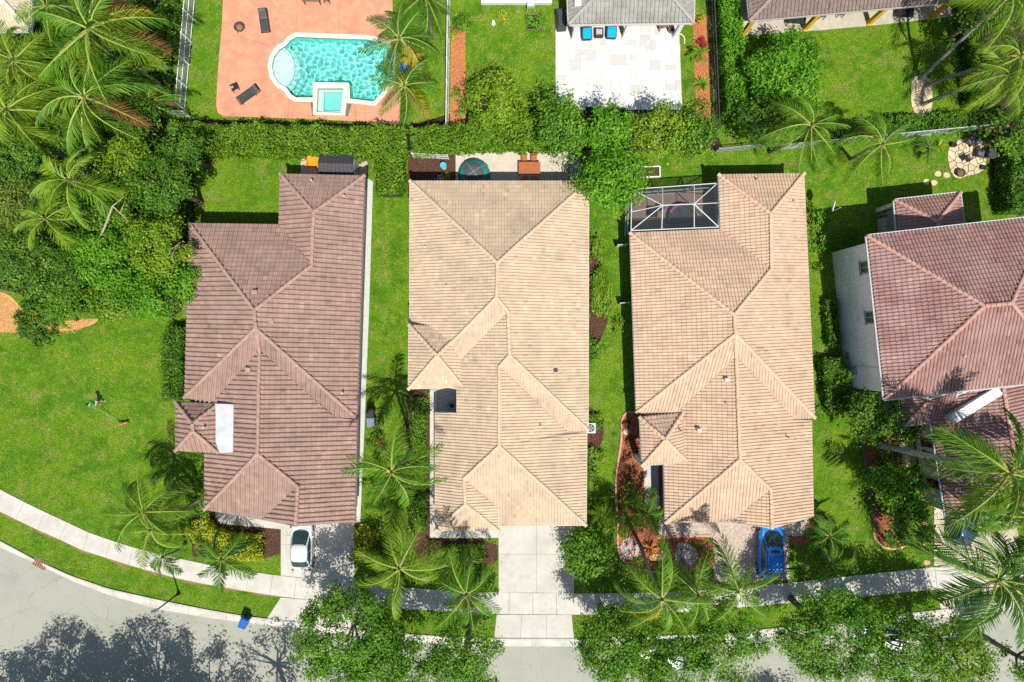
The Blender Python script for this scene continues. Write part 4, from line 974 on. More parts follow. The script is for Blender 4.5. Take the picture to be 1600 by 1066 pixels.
make_roof(h6, dict(a=(1171,33,2.9),b=(1507,2,2.9),c=(1495,-190,2.9),d=(1150,-160,2.9),p=(1262,-62,4.8),q=(1400,-76,4.8)), [('a','b','q','p'),('b','c','q'),('c','d','p','q'),('d','a','p')], M_t6, mat('cap_umber', (0.30,0.23,0.19), None, rough=0.85), mat('gutter_pale', (0.5,0.47,0.43)), tw=0.3, tl=0.38, amp=0.105, lip=0.04, seed=12)
pw = [PX(x, y, 0) for x, y in ((1165,20),(1478,-8),(1470,-150),(1150,-130))]; g = G(); g.prism([(x-h6.location.x, y-h6.location.y) for x, y in pw], -.05, 2.8); g.obj('wall', mat('stucco_cream', (0.62,0.52,0.36), None, rough=.9), h6); EXCL.append(pw)
sheet('patio', pxpoly([(1156,56),(1290,47),(1385,38),(1488,26),(1480,-20),(1156,0)]), 0.05, mat('patio_tan', (0.52,0.46,0.36), (0.42,0.38,0.31), 3, 0.9, c3=(0.4,0.37,0.3), s3=1.0))
M_yel = mat('yellow_stucco', (0.72,0.42,0.02), (0.64,0.36,0.02), 4, 0.85)
for x, y in ((1160,54),(1257,46),(1357,37),(1455,27)):
    c = P(x, y, 0) - h6.location; g = G(); g.bbox(c.x-.17, c.x+.17, c.y-.17, c.y+.17, 0, 2.75, .02); g.bbox(c.x-.21, c.x+.21, c.y-.21, c.y+.21, 0, .2, .02); g.obj('column', M_yel, h6)
h7 = thing('house', 'corner of a cream tile roof behind palms at the top left', 'house', P(0, 0), group='houses of the back row')
make_roof(h7, dict(a=(-160,54,2.9),b=(48,49,2.9),c=(52,-160,2.9),p=(-50,-60,4.8),q=(-60,-160,4.8),r=(-160,-60,4.8)), [('a','b','p','r'),('b','c','q','p')], M_t7, mat('cap_cream', (0.74,0.68,0.52), None), M_white, tw=0.24, tl=0.37, amp=0.072, lip=0.026, seed=13)
g = G(); pw = [PX(x, y) for x, y in ((-160,36),(70,36),(74,-160),(-160,-160))]; g.prism([(x-h7.location.x, y-h7.location.y) for x, y in pw], -.05, 2.8); g.obj('wall', M_wallw, h7); EXCL.append(pw)
h8 = thing('house', 'white corner of a house at the top edge left of the grey roof', 'house', P(810, -20), group='houses of the back row')
g = G(); pw = [PX(x, y) for x, y in ((752,8),(862,8),(862,-120),(752,-120))]; g.prism([(x-h8.location.x, y-h8.location.y) for x, y in pw], -.05, 0.35); g.obj('porch', mat('porch_white', (0.70,0.70,0.67), (0.62,0.62,0.6), 3, 0.8), h8); EXCL.append(pw)
g = G(); pw = [PX(x, y) for x, y in ((770,-12),(862,-12),(862,-120),(770,-120))]; g.prism([(x-h8.location.x, y-h8.location.y) for x, y in pw], .3, 3.4); g.obj('wall', M_wallw, h8)
# ================================================================== VEGETATION
def leaf_quads(C, N, L, Wd, rs, curl=0.25):
    """diamond leaves (quads) at centres C with normals N"""
    n = len(C); N = N/np.maximum(1e-6, np.linalg.norm(N, axis=1, keepdims=True))
    a = rs.normal(size=(n, 3)); T = np.cross(N, a); T /= np.maximum(1e-6, np.linalg.norm(T, axis=1, keepdims=True)); B = np.cross(N, T)
    L = L[:, None]; Wd = Wd[:, None]
    V = np.stack([C - T*L*.5 - N*L*curl*.5, C - B*Wd*.5 + T*L*.06, C + T*L*.5 - N*L*curl*.5, C + B*Wd*.5 + T*L*.06], 1)
    return V.reshape(-1, 3)
def lump_shell(r, rz, dens, rs, sigma, low=-0.35):
    """clump centres through the outer part of an ellipsoid crown, with lobes"""
    nc = max(6, int(dens*r*r))
    d = rs.normal(size=(nc, 3)); d /= np.linalg.norm(d, axis=1, keepdims=True)
    d[:, 2] = np.where(d[:, 2] < low, -d[:, 2]*0.6, d[:, 2])
    lob = np.ones(nc)
    for k in range(7):
        q = rs.normal(size=3); q /= np.linalg.norm(q); lob += 0.16*np.maximum(0, d @ q)**3*rs.choice([-1.2, 1.3])
    rad = lob*rs.uniform(0.35, 1.0, nc)**0.45
    return d*np.array([r, r, rz])*rad[:, None]*0.93, d
def crown_mesh(name, r, rz, m, seed, leaf=0.24, per=70, dens=7.5, sigma=0.34, wd=0.55):
    rs = np.random.RandomState(seed); cc, dd = lump_shell(r, rz, dens, rs, sigma)
    nc = len(cc); idx = np.repeat(np.arange(nc), per); n = len(idx)
    cs = rs.uniform(.65, 1.35, nc)
    off = rs.normal(size=(n, 3))*np.array([1, 1, .62])*sigma*cs[idx][:, None]
    C = cc[idx] + off
    nr = off*1.2 + dd[idx]*0.5 + np.array([0, 0, .55]) + rs.normal(size=(n, 3))*.55
    ln = leaf*rs.uniform(.6, 1.3, n); V = leaf_quads(C, nr, ln, ln*wd*rs.uniform(.8, 1.2, n), rs)
    cl = rs.rand(nc)[idx]; tint = np.clip(rs.rand(n)*.6 + cl*.5 - .05, 0, 1)
    return npmesh(name, V, 4, m, tint), cc
def trunk_mesh(cc, base_h, r, rs, tr=0.16, limbs=9):
    """tapered trunk with limbs reaching for clumps; origin at the foot, crown centre at base_h"""
    g = G(); fork = base_h - r*0.35
    bend = [Vector((0,0,-.1)), Vector((rs.uniform(-.1,.1), rs.uniform(-.1,.1), fork*.5)), Vector((rs.uniform(-.2,.2), rs.uniform(-.2,.2), max(.3, fork)))]
    g.tube(bend, [tr*1.5, tr, tr*.8], 8)
    pick = rs.choice(len(cc), min(limbs, len(cc)), replace=False)
    for k in pick:
        e = Vector(cc[k]) + Vector((0,0,base_h)); s = bend[2]; mid = s.lerp(e, .5) + Vector((rs.uniform(-.3,.3), rs.uniform(-.3,.3), -r*.08))
        g.tube([s, mid, e], [tr*.55, tr*.34, tr*.1], 5)
        for q in range(2):
            e2 = e.lerp(mid, .4) + Vector((rs.uniform(-.9,.9), rs.uniform(-.9,.9), rs.uniform(0,.6))); g.tube([mid.lerp(e, .4), e2], [tr*.22, tr*.05], 4)
    return g
def tree(label, px, py, rpx, h, m, seed, rz=None, leaf=0.24, per=70, dens=7.5, sigma=0.34, name='broadleaf_tree', cat='tree', group=None, tr=0.16, wd=0.55, bark=None):
    """px, py, rpx: crown centre and radius in the picture; h: height of the crown's middle"""
    c = P(px, py, h); r = rpx*(CAMH-h)/FPX; rz = rz or r*.62
    t = thing(name, label, cat, (c.x, c.y, 0), 0, group)
    me, cc = crown_mesh('crown', r, rz, m, seed, leaf, per, dens, sigma, wd)
    o = link(bpy.data.objects.new('crown', me), t); o.location = (0, 0, h)
    trunk_mesh(cc, h, r, np.random.RandomState(seed+1), tr, 10 if r > 1.5 else 5).obj('trunk', bark or M_bark, t)
    return t
def hedge(label, pts, wd, ht, m, seed, leaf=0.17, dens=260, name='hedge', cat='hedge', group=None, wob=0.18, core=True):
    """clipped hedge along plan pixels pts (ground px), wd px wide, ht metres high"""
    rs = np.random.RandomState(seed); pl = [Vector(PX(*p)) for p in pts]; w_ = wd*MPP/2
    o0 = pl[0]; t = thing(name, label, cat, (o0.x, o0.y, 0), 0, group); Vs = []; Ts = []
    for a, b in zip(pl, pl[1:]):
        d = b-a; L = d.length; e = d.normalized(); nrm = Vector((-e.y, e.x)); n = int(dens*L*(2*w_+ht))
        s = rs.uniform(-.1, L+.1, n); q = rs.uniform(0, 2*w_+2*ht, n)       # position on the cross-section's skirt
        top = q < 2*w_; right = (~top) & (q < 2*w_+ht)
        y = np.where(top, q-w_, np.where(right, w_, -w_)); z = np.where(top, ht, np.where(right, q-2*w_, q-2*w_-ht))
        ny = np.where(top, 0, np.where(right, 1., -1.)); nz = np.where(top, 1., .25)
        lump = wob*(np.sin(s*2.1+seed)+np.sin(s*3.7+y*2.3+seed*2)+np.sin(y*4.1-s*1.3))*.5
        depth = rs.exponential(.15, n); lump = lump + wob*.9*np.sin(s*1.1+seed*1.7)*np.cos(y*1.5+s*.6)
        y = y*(1+lump*.35) - ny*depth; z = z + np.where(top, lump - depth, 0)
        C = np.stack([a.x+e.x*s+nrm.x*y-o0.x, a.y+e.y*s+nrm.y*y-o0.y, np.maximum(z, .03)], 1) + rs.normal(size=(n,3))*.06
        N = np.stack([nrm.x*ny, nrm.y*ny, nz], 1) + rs.normal(size=(n,3))*.6
        ln = leaf*rs.uniform(.6, 1.3, n); Vs.append(leaf_quads(C, N, ln, ln*.55, rs)); Ts.append(np.clip(rs.rand(n)*.7 + .3*np.sin(s*1.7+y*2)**2*rs.rand(n), 0, 1))
    me = npmesh('foliage', np.concatenate(Vs), 4, m, np.concatenate(Ts)); link(bpy.data.objects.new('foliage', me), t)
    g = G()
    for a, b in zip(pl, pl[1:]):
        d = b-a; M = Matrix.Translation((a.x-o0.x, a.y-o0.y, 0)) @ Matrix.Rotation(math.atan2(d.y, d.x), 4, 'Z'); k = min(.22, w_*.4)
        if core: g.bbox(-.05, d.length+.05, -w_+k*1.6, w_-k*1.6, 0.0, max(.1, ht*.80-k), min(.08, w_*.2), M)
        for s in np.arange(.3, d.length, .9): p = M @ Vector((s, 0, 0)); g.tube([p, p+Vector((0,0,ht*.7))], [.03,.02], 5)
    g.obj('branches', M_core, t)
    return t
def bush(label, px, py, rpx, h, m, seed, leaf=0.16, per=26, name='shrub', group=None, sq=1.0, cat='shrub', wd=0.6, dens=22):
    c = P(px, py, h*.6); r = rpx*(CAMH-h*.6)/FPX; t = thing(name, label, cat, (c.x, c.y, 0), 0, group)
    me, cc = crown_mesh('foliage', r, h*.55, m, seed, leaf, per, dens, .15, wd)
    o = link(bpy.data.objects.new('foliage', me), t); o.location = (0, 0, h*.48); o.scale = (1, sq, 1)
    g = G(); rs = np.random.RandomState(seed)
    for k in range(5): e = cc[rs.randint(len(cc))]*.7; g.tube([(0,0,-.05), (e[0]*.5, e[1]*.5*sq, h*.25), (e[0], e[1]*sq, h*.5+e[2]*.6)], [.03,.02,.008], 5)
    g.obj('branches', M_bark, t); return t
# ---- palms
_fr = {}
def frond_mesh(kind, m, var):
    key = (kind, m.name, var)
    if key in _fr: return _fr[key]
    rs = np.random.RandomState(hash(kind) % 1000 + var*17 if False else (sum(map(ord, kind)) + var*17))
    L = 1.0
    up, droop, ll, npair, hang, lw = dict(coconut=(.42,.80,.26,32,.60,.022), royal=(.50,.95,.28,40,.45,.022), queen=(.50,.92,.28,36,.85,.018), areca=(.60,.80,.30,24,.25,.040), date=(.35,.7,.22,44,.25,.024))[kind]
    up *= rs.uniform(.8, 1.2); droop *= rs.uniform(.8, 1.35); sway = rs.uniform(-.24, .24)
    def mid(t): return np.array([L*t*(1-.10*t*droop), sway*t*t*L, L*(up*t - droop*t*t*.85)])
    V = []; tint = []
    for k in range(npair):
        t = .10 + .90*(k+rs.uniform(-.2,.2))/npair; t = min(t, 1); p = mid(t); q = mid(min(1, t+.02)) - mid(t-.02); q /= np.linalg.norm(q)
        side = np.cross(q, [0,0,1]); side /= np.linalg.norm(side); upv = np.cross(side, q)
        l = L*ll*(math.sin(math.pi*min(1,(.16+.80*t)))**.55)*rs.uniform(.85,1.12) + .03
        for sg in (-1, 1):
            fa = rs.uniform(.45, .75) + .5*t
            d = side*sg*math.cos(fa) + q*math.sin(fa) + upv*rs.uniform(-.05,.22); d /= np.linalg.norm(d)
            wv = q*lw*.5*rs.uniform(.8,1.2) + upv*lw*.25
            b1 = p + d*l*.5 - np.array([0,0,1])*l*hang*.12; b2 = p + d*l*.92 - np.array([0,0,1])*l*hang*.62
            V += [p-wv*.5, p+wv*.5, b1+wv*.85, b1-wv*.85]; V += [b1-wv*.85, b1+wv*.85, b2+wv*.10, b2-wv*.10]
            tt = rs.rand()*.8; tint += [tt, tt]
    V = np.array(V); nl = len(tint); mi = [0]*nl
    R_ = []
    pts = [mid(t) for t in np.linspace(0, 1, 9)]
    for a, b, ta, tb in zip(pts, pts[1:], np.linspace(0,1,9), np.linspace(0,1,9)[1:]):
        ra, rb = .017*(1-ta*.85)+.002, .017*(1-tb*.85)+.002
        for (u0, w0), (u1, w1) in (((-1,0),(0,.8)),((0,.8),(1,0)),((1,0),(-1,0))):
            R_ += [a+[0,u0*ra,w0*ra], b+[0,u0*rb,w0*rb], b+[0,u1*rb,w1*rb], a+[0,u1*ra,w1*ra]]; tint.append(.5); mi.append(1)
    V = np.concatenate([V, np.array(R_)])
    me = npmesh('frond', V, 4, [m, M_rachis], tint, mi=mi); _fr[key] = me; return me
def palm(label, px, py, h, rpx, kind='coconut', n=15, mix=(), seed=0, trunk_r=0.13, base=None, m=None, lean=0.3, bark=None, shaft=False, name='palm_tree', group=None, rot=None, tilt=(.95,-.35)):
    """px, py: crown centre in the picture; h: crown height; rpx: frond reach in the picture; mix: materials of the lowest fronds"""
    rs = random.Random(seed*31+5); c = P(px, py, h)
    b = Vector((*PX(*base), 0)) if base else Vector((c.x+rs.uniform(-lean,lean), c.y+rs.uniform(-lean,lean), 0))
    t = thing(name, label, 'palm', b, 0, group); e = c-b; m = m or L_palm
    g = G(); side = Vector((rs.uniform(-.25,.25), rs.uniform(-.25,.25), 0))
    pts = [Vector((0,0,-.1))]; rr = [trunk_r*1.5]
    for k in range(1, 9):
        f = k/8; pts.append(Vector((e.x*f**1.15, e.y*f**1.15, h*f)) + side*math.sin(f*math.pi)); rr.append(trunk_r*(1.12-.38*f)*(1+.05*(k%2)))
    g.tube(pts, rr, 10); g.obj('trunk', bark or M_palmbark, t, smooth=True)
    top = pts[-1]
    if shaft:
        g = G(); g.tube([top-Vector((0,0,.25)), top+Vector((0,0,.35)), top+Vector((0,0,1.0))], [trunk_r*1.0, trunk_r*1.05, trunk_r*.45], 10); g.obj('crownshaft', mat('crownshaft', (0.10,0.24,0.04), (0.14,0.28,0.05), 3, 0.5), t, smooth=True); top = top + Vector((0,0,.8))
    s0 = rpx*(CAMH-h)/FPX*1.12; ga = 2.399963; a0 = rs.uniform(0, 6.28) if rot is None else rot
    for k in range(n):
        f = k/(n-1) if n > 1 else 0           # 0 = youngest, upright; 1 = oldest, hanging
        el = tilt[0] + (tilt[1]-tilt[0])*f**.8 + rs.uniform(-.12,.12)
        mm = mix[(n-1-k) % len(mix)] if (mix and n-1-k < len(mix)) else m
        o = bpy.data.objects.new('frond', frond_mesh(kind, mm, rs.randrange(4))); link(o, t)
        s = s0*(.78+.26*min(1, f*2.2))*rs.uniform(.80, 1.12)
        o.rotation_euler = Euler((rs.uniform(-.5,.5), -el+.28, a0 + k*ga + rs.uniform(-.4,.4)), 'XYZ')
        o.scale = (s, s, s); o.location = top
    g = G()
    g.lathe([(trunk_r*.8, -.35), (trunk_r*1.25, -.05), (trunk_r*.7, .22), (.03, .4)], 8, (top.x, top.y)); g.v = [(x, y, z+top.z) for x, y, z in g.v]; g.obj('crown_base', mat('palm_heart', (0.16,0.16,0.05), (0.12,0.10,0.04), 6, 0.8), t)
    return t
def spiky(label, px, py, rpx, m, seed, n=22, h=0.6, name='bromeliad', cat='plant', wdt=0.06, group=None):
    """rosette of sword leaves; each leaf is a part"""
    rs = random.Random(seed); c = P(px, py, h*.5); t = thing(name, label, cat, (c.x, c.y, 0), 0, group); r = rpx*MPP
    g = G(); vs = []
    for f, w_, z in ((0,.5,0),(.35,1,.45),(.7,.75,.62),(1,.05,.5)): vs += [(f, -w_*wdt/r*.5 if False else -w_*.07, z*.5), (f, w_*.07, z*.5)]
    g.add(vs, [(0,1,3,2),(2,3,5,4),(4,5,7,6)]); me = g.mesh('leaf', m)
    a = me.attributes.new('tint', 'FLOAT', 'FACE'); a.data.foreach_set('value', [.2,.5,.8])
    for k in range(n):
        o = bpy.data.objects.new('leaf', me); link(o, t); s = r*rs.uniform(.75,1.15)
        o.rotation_euler = Euler((0, -rs.uniform(-.1,.7), k*2.4+rs.uniform(-.3,.3)), 'XYZ'); o.scale = (s, s*wdt/.06, max(s, h)); o.location = (0,0,.04)
    return t

# ---- thicket at the left
JT = 'trees of the thicket at the left'
for k, (x, y, r, h, m, lab) in enumerate([
    (255,290,52,6.0,L_dark,'dark broad tree of the thicket beside the left house\'s back lawn'),
    (205,265,50,5.5,L_lime,'tree at the top middle of the thicket, right of the feathery palm'),
    (245,385,58,5.2,L_lime,'bright dense tree of the thicket against the rose tile roof'),
    (165,400,58,5.0,L_vivid,'tree in the very middle of the thicket with a bare twig above'),
    (95,420,52,5.0,L_dark,'tree of the thicket at its lower left, above the sandy bed'),
    (30,400,44,4.8,L_dark,'dark tree of the thicket at the left edge, below the small palm'),
    (235,460,44,4.0,L_vivid,'low bright tree at the lower right corner of the thicket'),
    (170,465,42,3.6,L_hedge,'low tree on the lawn edge of the thicket'),
    (100,475,30,2.6,L_tree,'small bushy tree overhanging the sandy bed'),
    (30,240,52,5.5,L_dark,'dark tree of the thicket at the left edge, above the feathery palm'),
    (20,310,46,5.0,L_olive,'tree of the thicket at the left edge, beside the small palm'),
    (165,320,46,5.0,L_tree,'tree of the thicket between the feathery palm and the bare branch'),
    (280,235,38,4.6,L_dark,'dark tree of the thicket touching the end of the long hedge'),
    (285,440,28,3.6,L_vivid,'narrow tree of the thicket pressed against the rose tile eave'),
    (120,215,40,4.6,L_dark,'dark tree of the thicket under the lower coconut palm'),
    (215,185,36,4.0,L_dark,'dark tree below the coconut palms beside the white fence'),
    (70,180,40,4.2,L_dark,'dark tree beneath the feathery palms at the upper left')]):
    tree(lab, x, y, r, h, m, 100+k, per=105, dens=9.5, leaf=0.20, sigma=.28, group=JT)
def ground_cover(poly, n, m, name, seed, hmax=.8):
    rs = np.random.RandomState(seed); xs = [p[0] for p in poly]; ys = [p[1] for p in poly]
    x = rs.uniform(min(xs), max(xs), n*2); y = rs.uniform(min(ys), max(ys), n*2); k = pip(x, y, poly); x = x[k][:n]; y = y[k][:n]; n = len(x)
    z = hmax*(.35+.65*np.sin(x*1.1)**2*np.cos(y*1.3+x*.5)**2)*rs.uniform(.3, 1, n)
    ln = rs.uniform(.13, .3, n); V = leaf_quads(np.stack([x, y, z], 1), np.array([0, 0, 1.]) + rs.normal(size=(n, 3))*.5, ln, ln*.55, rs)
    return tag(link(bpy.data.objects.new(name, npmesh(name, V, 4, m, rs.rand(n)))), 'low leafy ground cover under the thicket', 'ground cover', kind='stuff')
ground_cover(pxpoly([(-60,-40),(272,-40),(268,182),(300,190),(304,345),(288,480),(265,498),(230,480),(140,492),(60,470),(0,450),(-60,440)]), 42000, L_dark, 'ground_cover', 91, 1.0)
UG = 'undergrowth beside the white picket fence'
for k, (x, y, r, h, m, lab) in enumerate([(262,25,26,1.8,L_dark,'dark undergrowth shrub by the fence at the top edge'),(256,70,26,1.6,L_tree,'undergrowth shrub by the fence below the topmost one'),(246,115,28,1.6,L_dark,'undergrowth shrub halfway down the picket fence'),(240,150,26,1.4,L_hedge,'yellowish undergrowth shrub near the lower end of the fence'),(200,60,28,2.0,L_dark,'shaded undergrowth under the fronds of the largest coconut palm'),(190,130,28,2.0,L_tree,'shaded undergrowth under the lower coconut palm'),(160,190,30,2.2,L_tree,'leafy undergrowth at the foot of the lower coconut palm')]):
    bush(lab, x, y, r, h, m, 400+k, leaf=.22, per=34, dens=16, group=UG)
for k, (x, y, lab) in enumerate([(218,75,'yellow-leaved rosette plant under the largest coconut palm'),(232,128,'yellow-leaved rosette plant between the coconut palms and the fence'),(205,160,'orange-leaved rosette plant under the lower coconut palm'),(250,175,'brown-leaved rosette plant at the corner of the picket fence')]):
    spiky(lab, x, y, 16, [L_palmy,L_palmy,L_palmb,L_palmb][k], 450+k, 18, 1.0, 'rosette_plant', wdt=.09)
bush('dense dark groundcover shrub sprawling over the sandy bed', 58, 503, 40, 0.7, L_dark, 160, leaf=.2, per=40)
# bare branches over the thicket
for k, (p0, p1, p2, lab) in enumerate([((150,385,5),(176,322,7.5),(200,345,7.6),'bleached forked branch sticking out of the thicket'),((250,395,5),(265,392,6),(272,410,6.2),'short bare twig in the thicket near the roof')]):
    a, b, c = P(*p0), P(*p1), P(*p2); g = G(); o = a
    g.tube([a-o, (a+b)/2-o+Vector((.2,0,.2)), b-o], [.09,.07,.05], 6); g.tube([b-o, (b+c)/2-o, c-o], [.05,.04,.015], 6); g.tube([b-o, b-o+Vector((1.0,.6,.3))], [.035,.01], 5); g.tube([(b+c)/2-o, (b+c)/2-o+Vector((.5,.8,.3))], [.03,.008], 5)
    ob = g.obj('branch', mat('dead_wood', (0.46,0.38,0.28), (0.36,0.29,0.2), 6, 0.9)); ob.location = o; tag(ob, lab, 'branch')
TP = 'palms over the thicket'
palm('large coconut palm at the upper left with yellowing fronds reaching the fence', 140, 45, 9, 105, 'coconut', 17, (L_palmb,L_palmy,L_palmb,L_palml,L_palml,L_palmy), 1, group=TP, base=(235,115))
palm('coconut palm below the largest one with fronds drooping to the right', 132, 152, 8, 84, 'coconut', 16, (L_palmb,L_palml,L_palmb,L_palml), 2, group=TP, base=(215,205))
palm('feathery yellow-green palm at the left edge under the cream roof', 22, 95, 6.5, 72, 'queen', 20, (L_palmy,L_palml,L_palml,L_palml,L_palml), 3, m=L_palml, group=TP)
palm('drooping feathery palm at the left edge above the dark tree', 12, 172, 7, 78, 'queen', 20, (L_palmy,L_palml,L_palmy,L_palml,L_palml), 4, m=L_palml, group=TP)
palm('yellow-green palm standing high in the upper part of the thicket', 108, 282, 8.2, 66, 'areca', 13, (), 5, m=L_palml, group=TP, tilt=(.8,-.15))
palm('smaller yellow-green palm at the left of the thicket', 72, 342, 7.2, 58, 'areca', 11, (), 6, m=L_palml, group=TP, tilt=(.8,-.15))
palm('palm half hidden at the top edge between cream roof and fence', 75, 10, 7.5, 60, 'queen', 16, (L_palml,L_palml), 7, group=TP)
palm('dark young palm under the coconut palms near the fence', 215, 110, 4, 50, 'areca', 12, (L_palmy,), 8, m=L_palmd, group=TP)
palm('dead-fronded palm under the coconut palms above the hedge end', 235, 160, 3.5, 46, 'coconut', 12, (L_palmb,L_palmb,L_palmy), 9, group=TP, m=L_palmd)
palm('young leafy palm at the lower edge of the thicket above the sandy bed', 92, 487, 2.0, 26, 'areca', 9, (), 10, m=L_palm, group=TP, trunk_r=.06)
palm('shaggy palm in the shade between the two lower left palms', 60, 225, 4.5, 52, 'areca', 12, (L_palmy,), 41, m=L_palmd, group=TP)
# ---- pool palms
PP = 'palms by the pool'
palm('coconut palm leaning over the right end of the pool', 624, 60, 6.2, 62, 'coconut', 13, (L_palmy,), 11, group=PP, base=(657,112), m=L_palmd, rot=1.6, tilt=(.8,-.15))
palm('coconut palm with two yellow fronds at the pool\'s lower right corner', 632, 134, 5.6, 58, 'coconut', 12, (L_palmy,L_palmy,L_palml), 12, group=PP, base=(667,181), m=L_palmd, rot=.4, tilt=(.8,-.15))
palm('coconut palm cut by the top edge beside the white fence', 663, -8, 6.5, 56, 'coconut', 13, (L_palmy,), 13, group=PP, base=(674,61), m=L_palmd, tilt=(.8,-.2))
palm('short yellowing palm under the two pool palms', 641, 92, 2.5, 26, 'coconut', 11, (L_palmy,L_palmy,L_palmb,L_palmy), 14, group=PP, m=L_palmy, trunk_r=.08)
# ---- long hedge between the back gardens and its neighbours
LH = 'boundary hedges'
hedge('long boundary hedge south of the pool terrace', [(286,226),(380,228),(470,229),(560,232),(640,230)], 42, 2.3, L_hedge, 21, group=LH, leaf=.19, wob=.3)
hedge('boundary hedge between the orange mulch strip and the middle house', [(650,231),(700,226),(740,224)], 36, 2.3, L_hedge, 22, group=LH, leaf=.19, wob=.3)
hedge('leafy hedge south of the white stone patio', [(738,214),(820,216),(900,214)], 54, 2.5, L_hedge, 23, group=LH, leaf=.22, wob=.4)
hedge('tall hedge right of the left house, on the narrow lawn', [(612,252),(613,308)], 44, 1.9, L_hedge, 24, group=LH, leaf=.19, wob=.25)
hedge('narrow hedge on the west side of the left house', [(287,512),(283,560),(284,622)], 30, 1.6, L_dark, 25, group=LH, leaf=.19, wob=.25)
hedge('hedge along the black fence right of the white stone patio', [(1126,0),(1131,80),(1138,190)], 28, 2.3, L_vivid, 26, group=LH, leaf=.22, wob=.35)
hedge('low clipped hedge along the white fence in the top right garden', [(1270,218),(1340,210),(1400,202),(1470,197),(1548,190)], 26, 1.3, L_dark, 27, group=LH, leaf=.19, wob=.2)
hedge('broad hedge at the right edge beside the back lawn', [(1570,228),(1574,335)], 42, 2.2, L_dark, 28, group=LH, leaf=.22, wob=.4)
hedge('dark hedge below the long fence at the far right top', [(1502,10),(1510,90),(1512,170)], 24, 1.6, L_dark, 29, group=LH, leaf=.2, wob=.3)
# trees in the back gardens
BT = 'trees of the back gardens'
tree('spreading tree between the middle house and the screened porch', 950, 284, 56, 4.4, L_vivid, 130, group=BT, rz=2.0, per=85, dens=10)
tree('vivid tree above the screened porch, merging with the hedge', 948, 205, 44, 4.0, L_vivid, 131, group=BT, per=80, dens=9)
tree('leafy tree at the lower left corner of the white stone patio', 880, 196, 46, 3.8, L_tree, 132, group=BT, per=80, dens=9)
tree('leafy tree at the lower right corner of the white stone patio', 1030, 205, 44, 3.8, L_lime, 133, group=BT, per=80, dens=9)
tree('tree at the corner where black fence and hedge meet', 1088, 212, 38, 3.6, L_tree, 134, group=BT, per=80, dens=9)
tree('yellow-green tree on the lawn left of the white stone patio', 776, 158, 44, 3.4, L_lime, 135, group=BT, per=80, dens=9)
tree('rounded bright tree in the lawn below the brown-roofed house', 1228, 108, 62, 3.6, L_vivid, 136, group=BT, per=90, dens=9.5, rz=2.0)
tree('shaded tree between hedge and feathery palms', 1190, 185, 40, 3.2, L_dark, 137, group=BT, per=80, dens=9)
tree('tree in the top right corner behind the leaning palms', 1540, 20, 46, 4.0, L_dark, 138, group=BT)
tree('tree at the right edge beside the bistro terrace', 1585, 205, 40, 3.2, L_tree, 139, group=BT)
bush('round dark shrub in the orange mulch strip at the top', 720, 38, 17, 1.6, L_dark, 140)
bush('small green plant in the middle of the orange mulch strip', 714, 145, 10, .7, L_vivid, 141)
bush('small shrub at the lower end of the orange mulch strip', 722, 172, 11, .9, L_vivid, 142)
bush('yellow-green plant at the upper end of the orange mulch strip', 712, 54, 7, .6, L_yel, 143)
spiky('spiky green plant lowest in the red strip beside the black fence', 1098, 131, 15, L_vivid, 51, 22, .7, 'agave')
palm('bushy small palm halfway down the red strip', 1093, 83, 1.1, 15, 'areca', 14, (), 52, trunk_r=.05, m=L_vivid)
bush('yellowish croton at the top of the red strip', 1093, 28, 11, 1.2, L_yel, 144)
bush('reddish croton in the upper part of the red strip', 1097, 66, 9, .7, L_red, 145)
bush('sprawling bromeliad plant at the lower end of the red strip', 1098, 165, 11, .6, L_hedge, 146)
# raised vegetable bed on the lawn left of the patio
for k,(x,y,r) in enumerate(((828,32,8),(838,40,7),(845,28,8))): bush(['left','lower','right'][k]+' leafy herb in the small wooden bed near the grey grill', x, y, r, .5, L_vivid, 150+k)
# ---- top right palms
RP = 'palms of the top right gardens'
palm('leaning palm whose crown is cut by the top right corner', 1580, -8, 9.5, 78, 'coconut', 14, (L_palml,L_palml), 15, group=RP, base=(1437,124), m=L_palml)
palm('leaning palm with a rust-red dead frond at the right edge', 1594, 88, 7.5, 72, 'coconut', 14, (L_palmb,L_palml,L_palmb), 16, group=RP, base=(1447,134), m=L_palml)
palm('leaning palm lowest of the three rising from the stone ring', 1576, 116, 7.0, 64, 'coconut', 13, (L_palml,), 17, group=RP, base=(1440,164), m=L_palml)
palm('feathery palm above the peach roof beside the white fence', 1268, 196, 7.5, 64, 'queen', 18, (L_palml,L_palml), 18, group=RP, m=L_palm)
palm('feathery palm with a rusty hanging frond beside the white fence', 1378, 226, 6.5, 55, 'queen', 17, (L_palmb,L_palmb,L_palml), 19, group=RP, m=L_palm, base=(1330,250))
palm('small palm in the lawn left of the bistro terrace', 1451, 229, 1.4, 22, 'areca', 10, (), 20, m=L_palmd, trunk_r=.06)
spiky('yellow-green spiky plant left of the bistro terrace', 1470, 228, 13, L_yel, 53, 18, .7, 'agave')
spiky('red cordyline beside the white fence', 1538, 204, 12, L_red, 54, 26, .9, 'cordyline')
for k,(x,y,lab) in enumerate(((1552,224,'yellow-green spider plant right of the black chairs'),(1562,214,'yellow-green spider plant behind the black table'),(1570,235,'yellow-green spider plant nearest the right hedge'))): spiky(lab, x, y, 13, L_palml, 55+k, 26, .8, 'spider_plant')
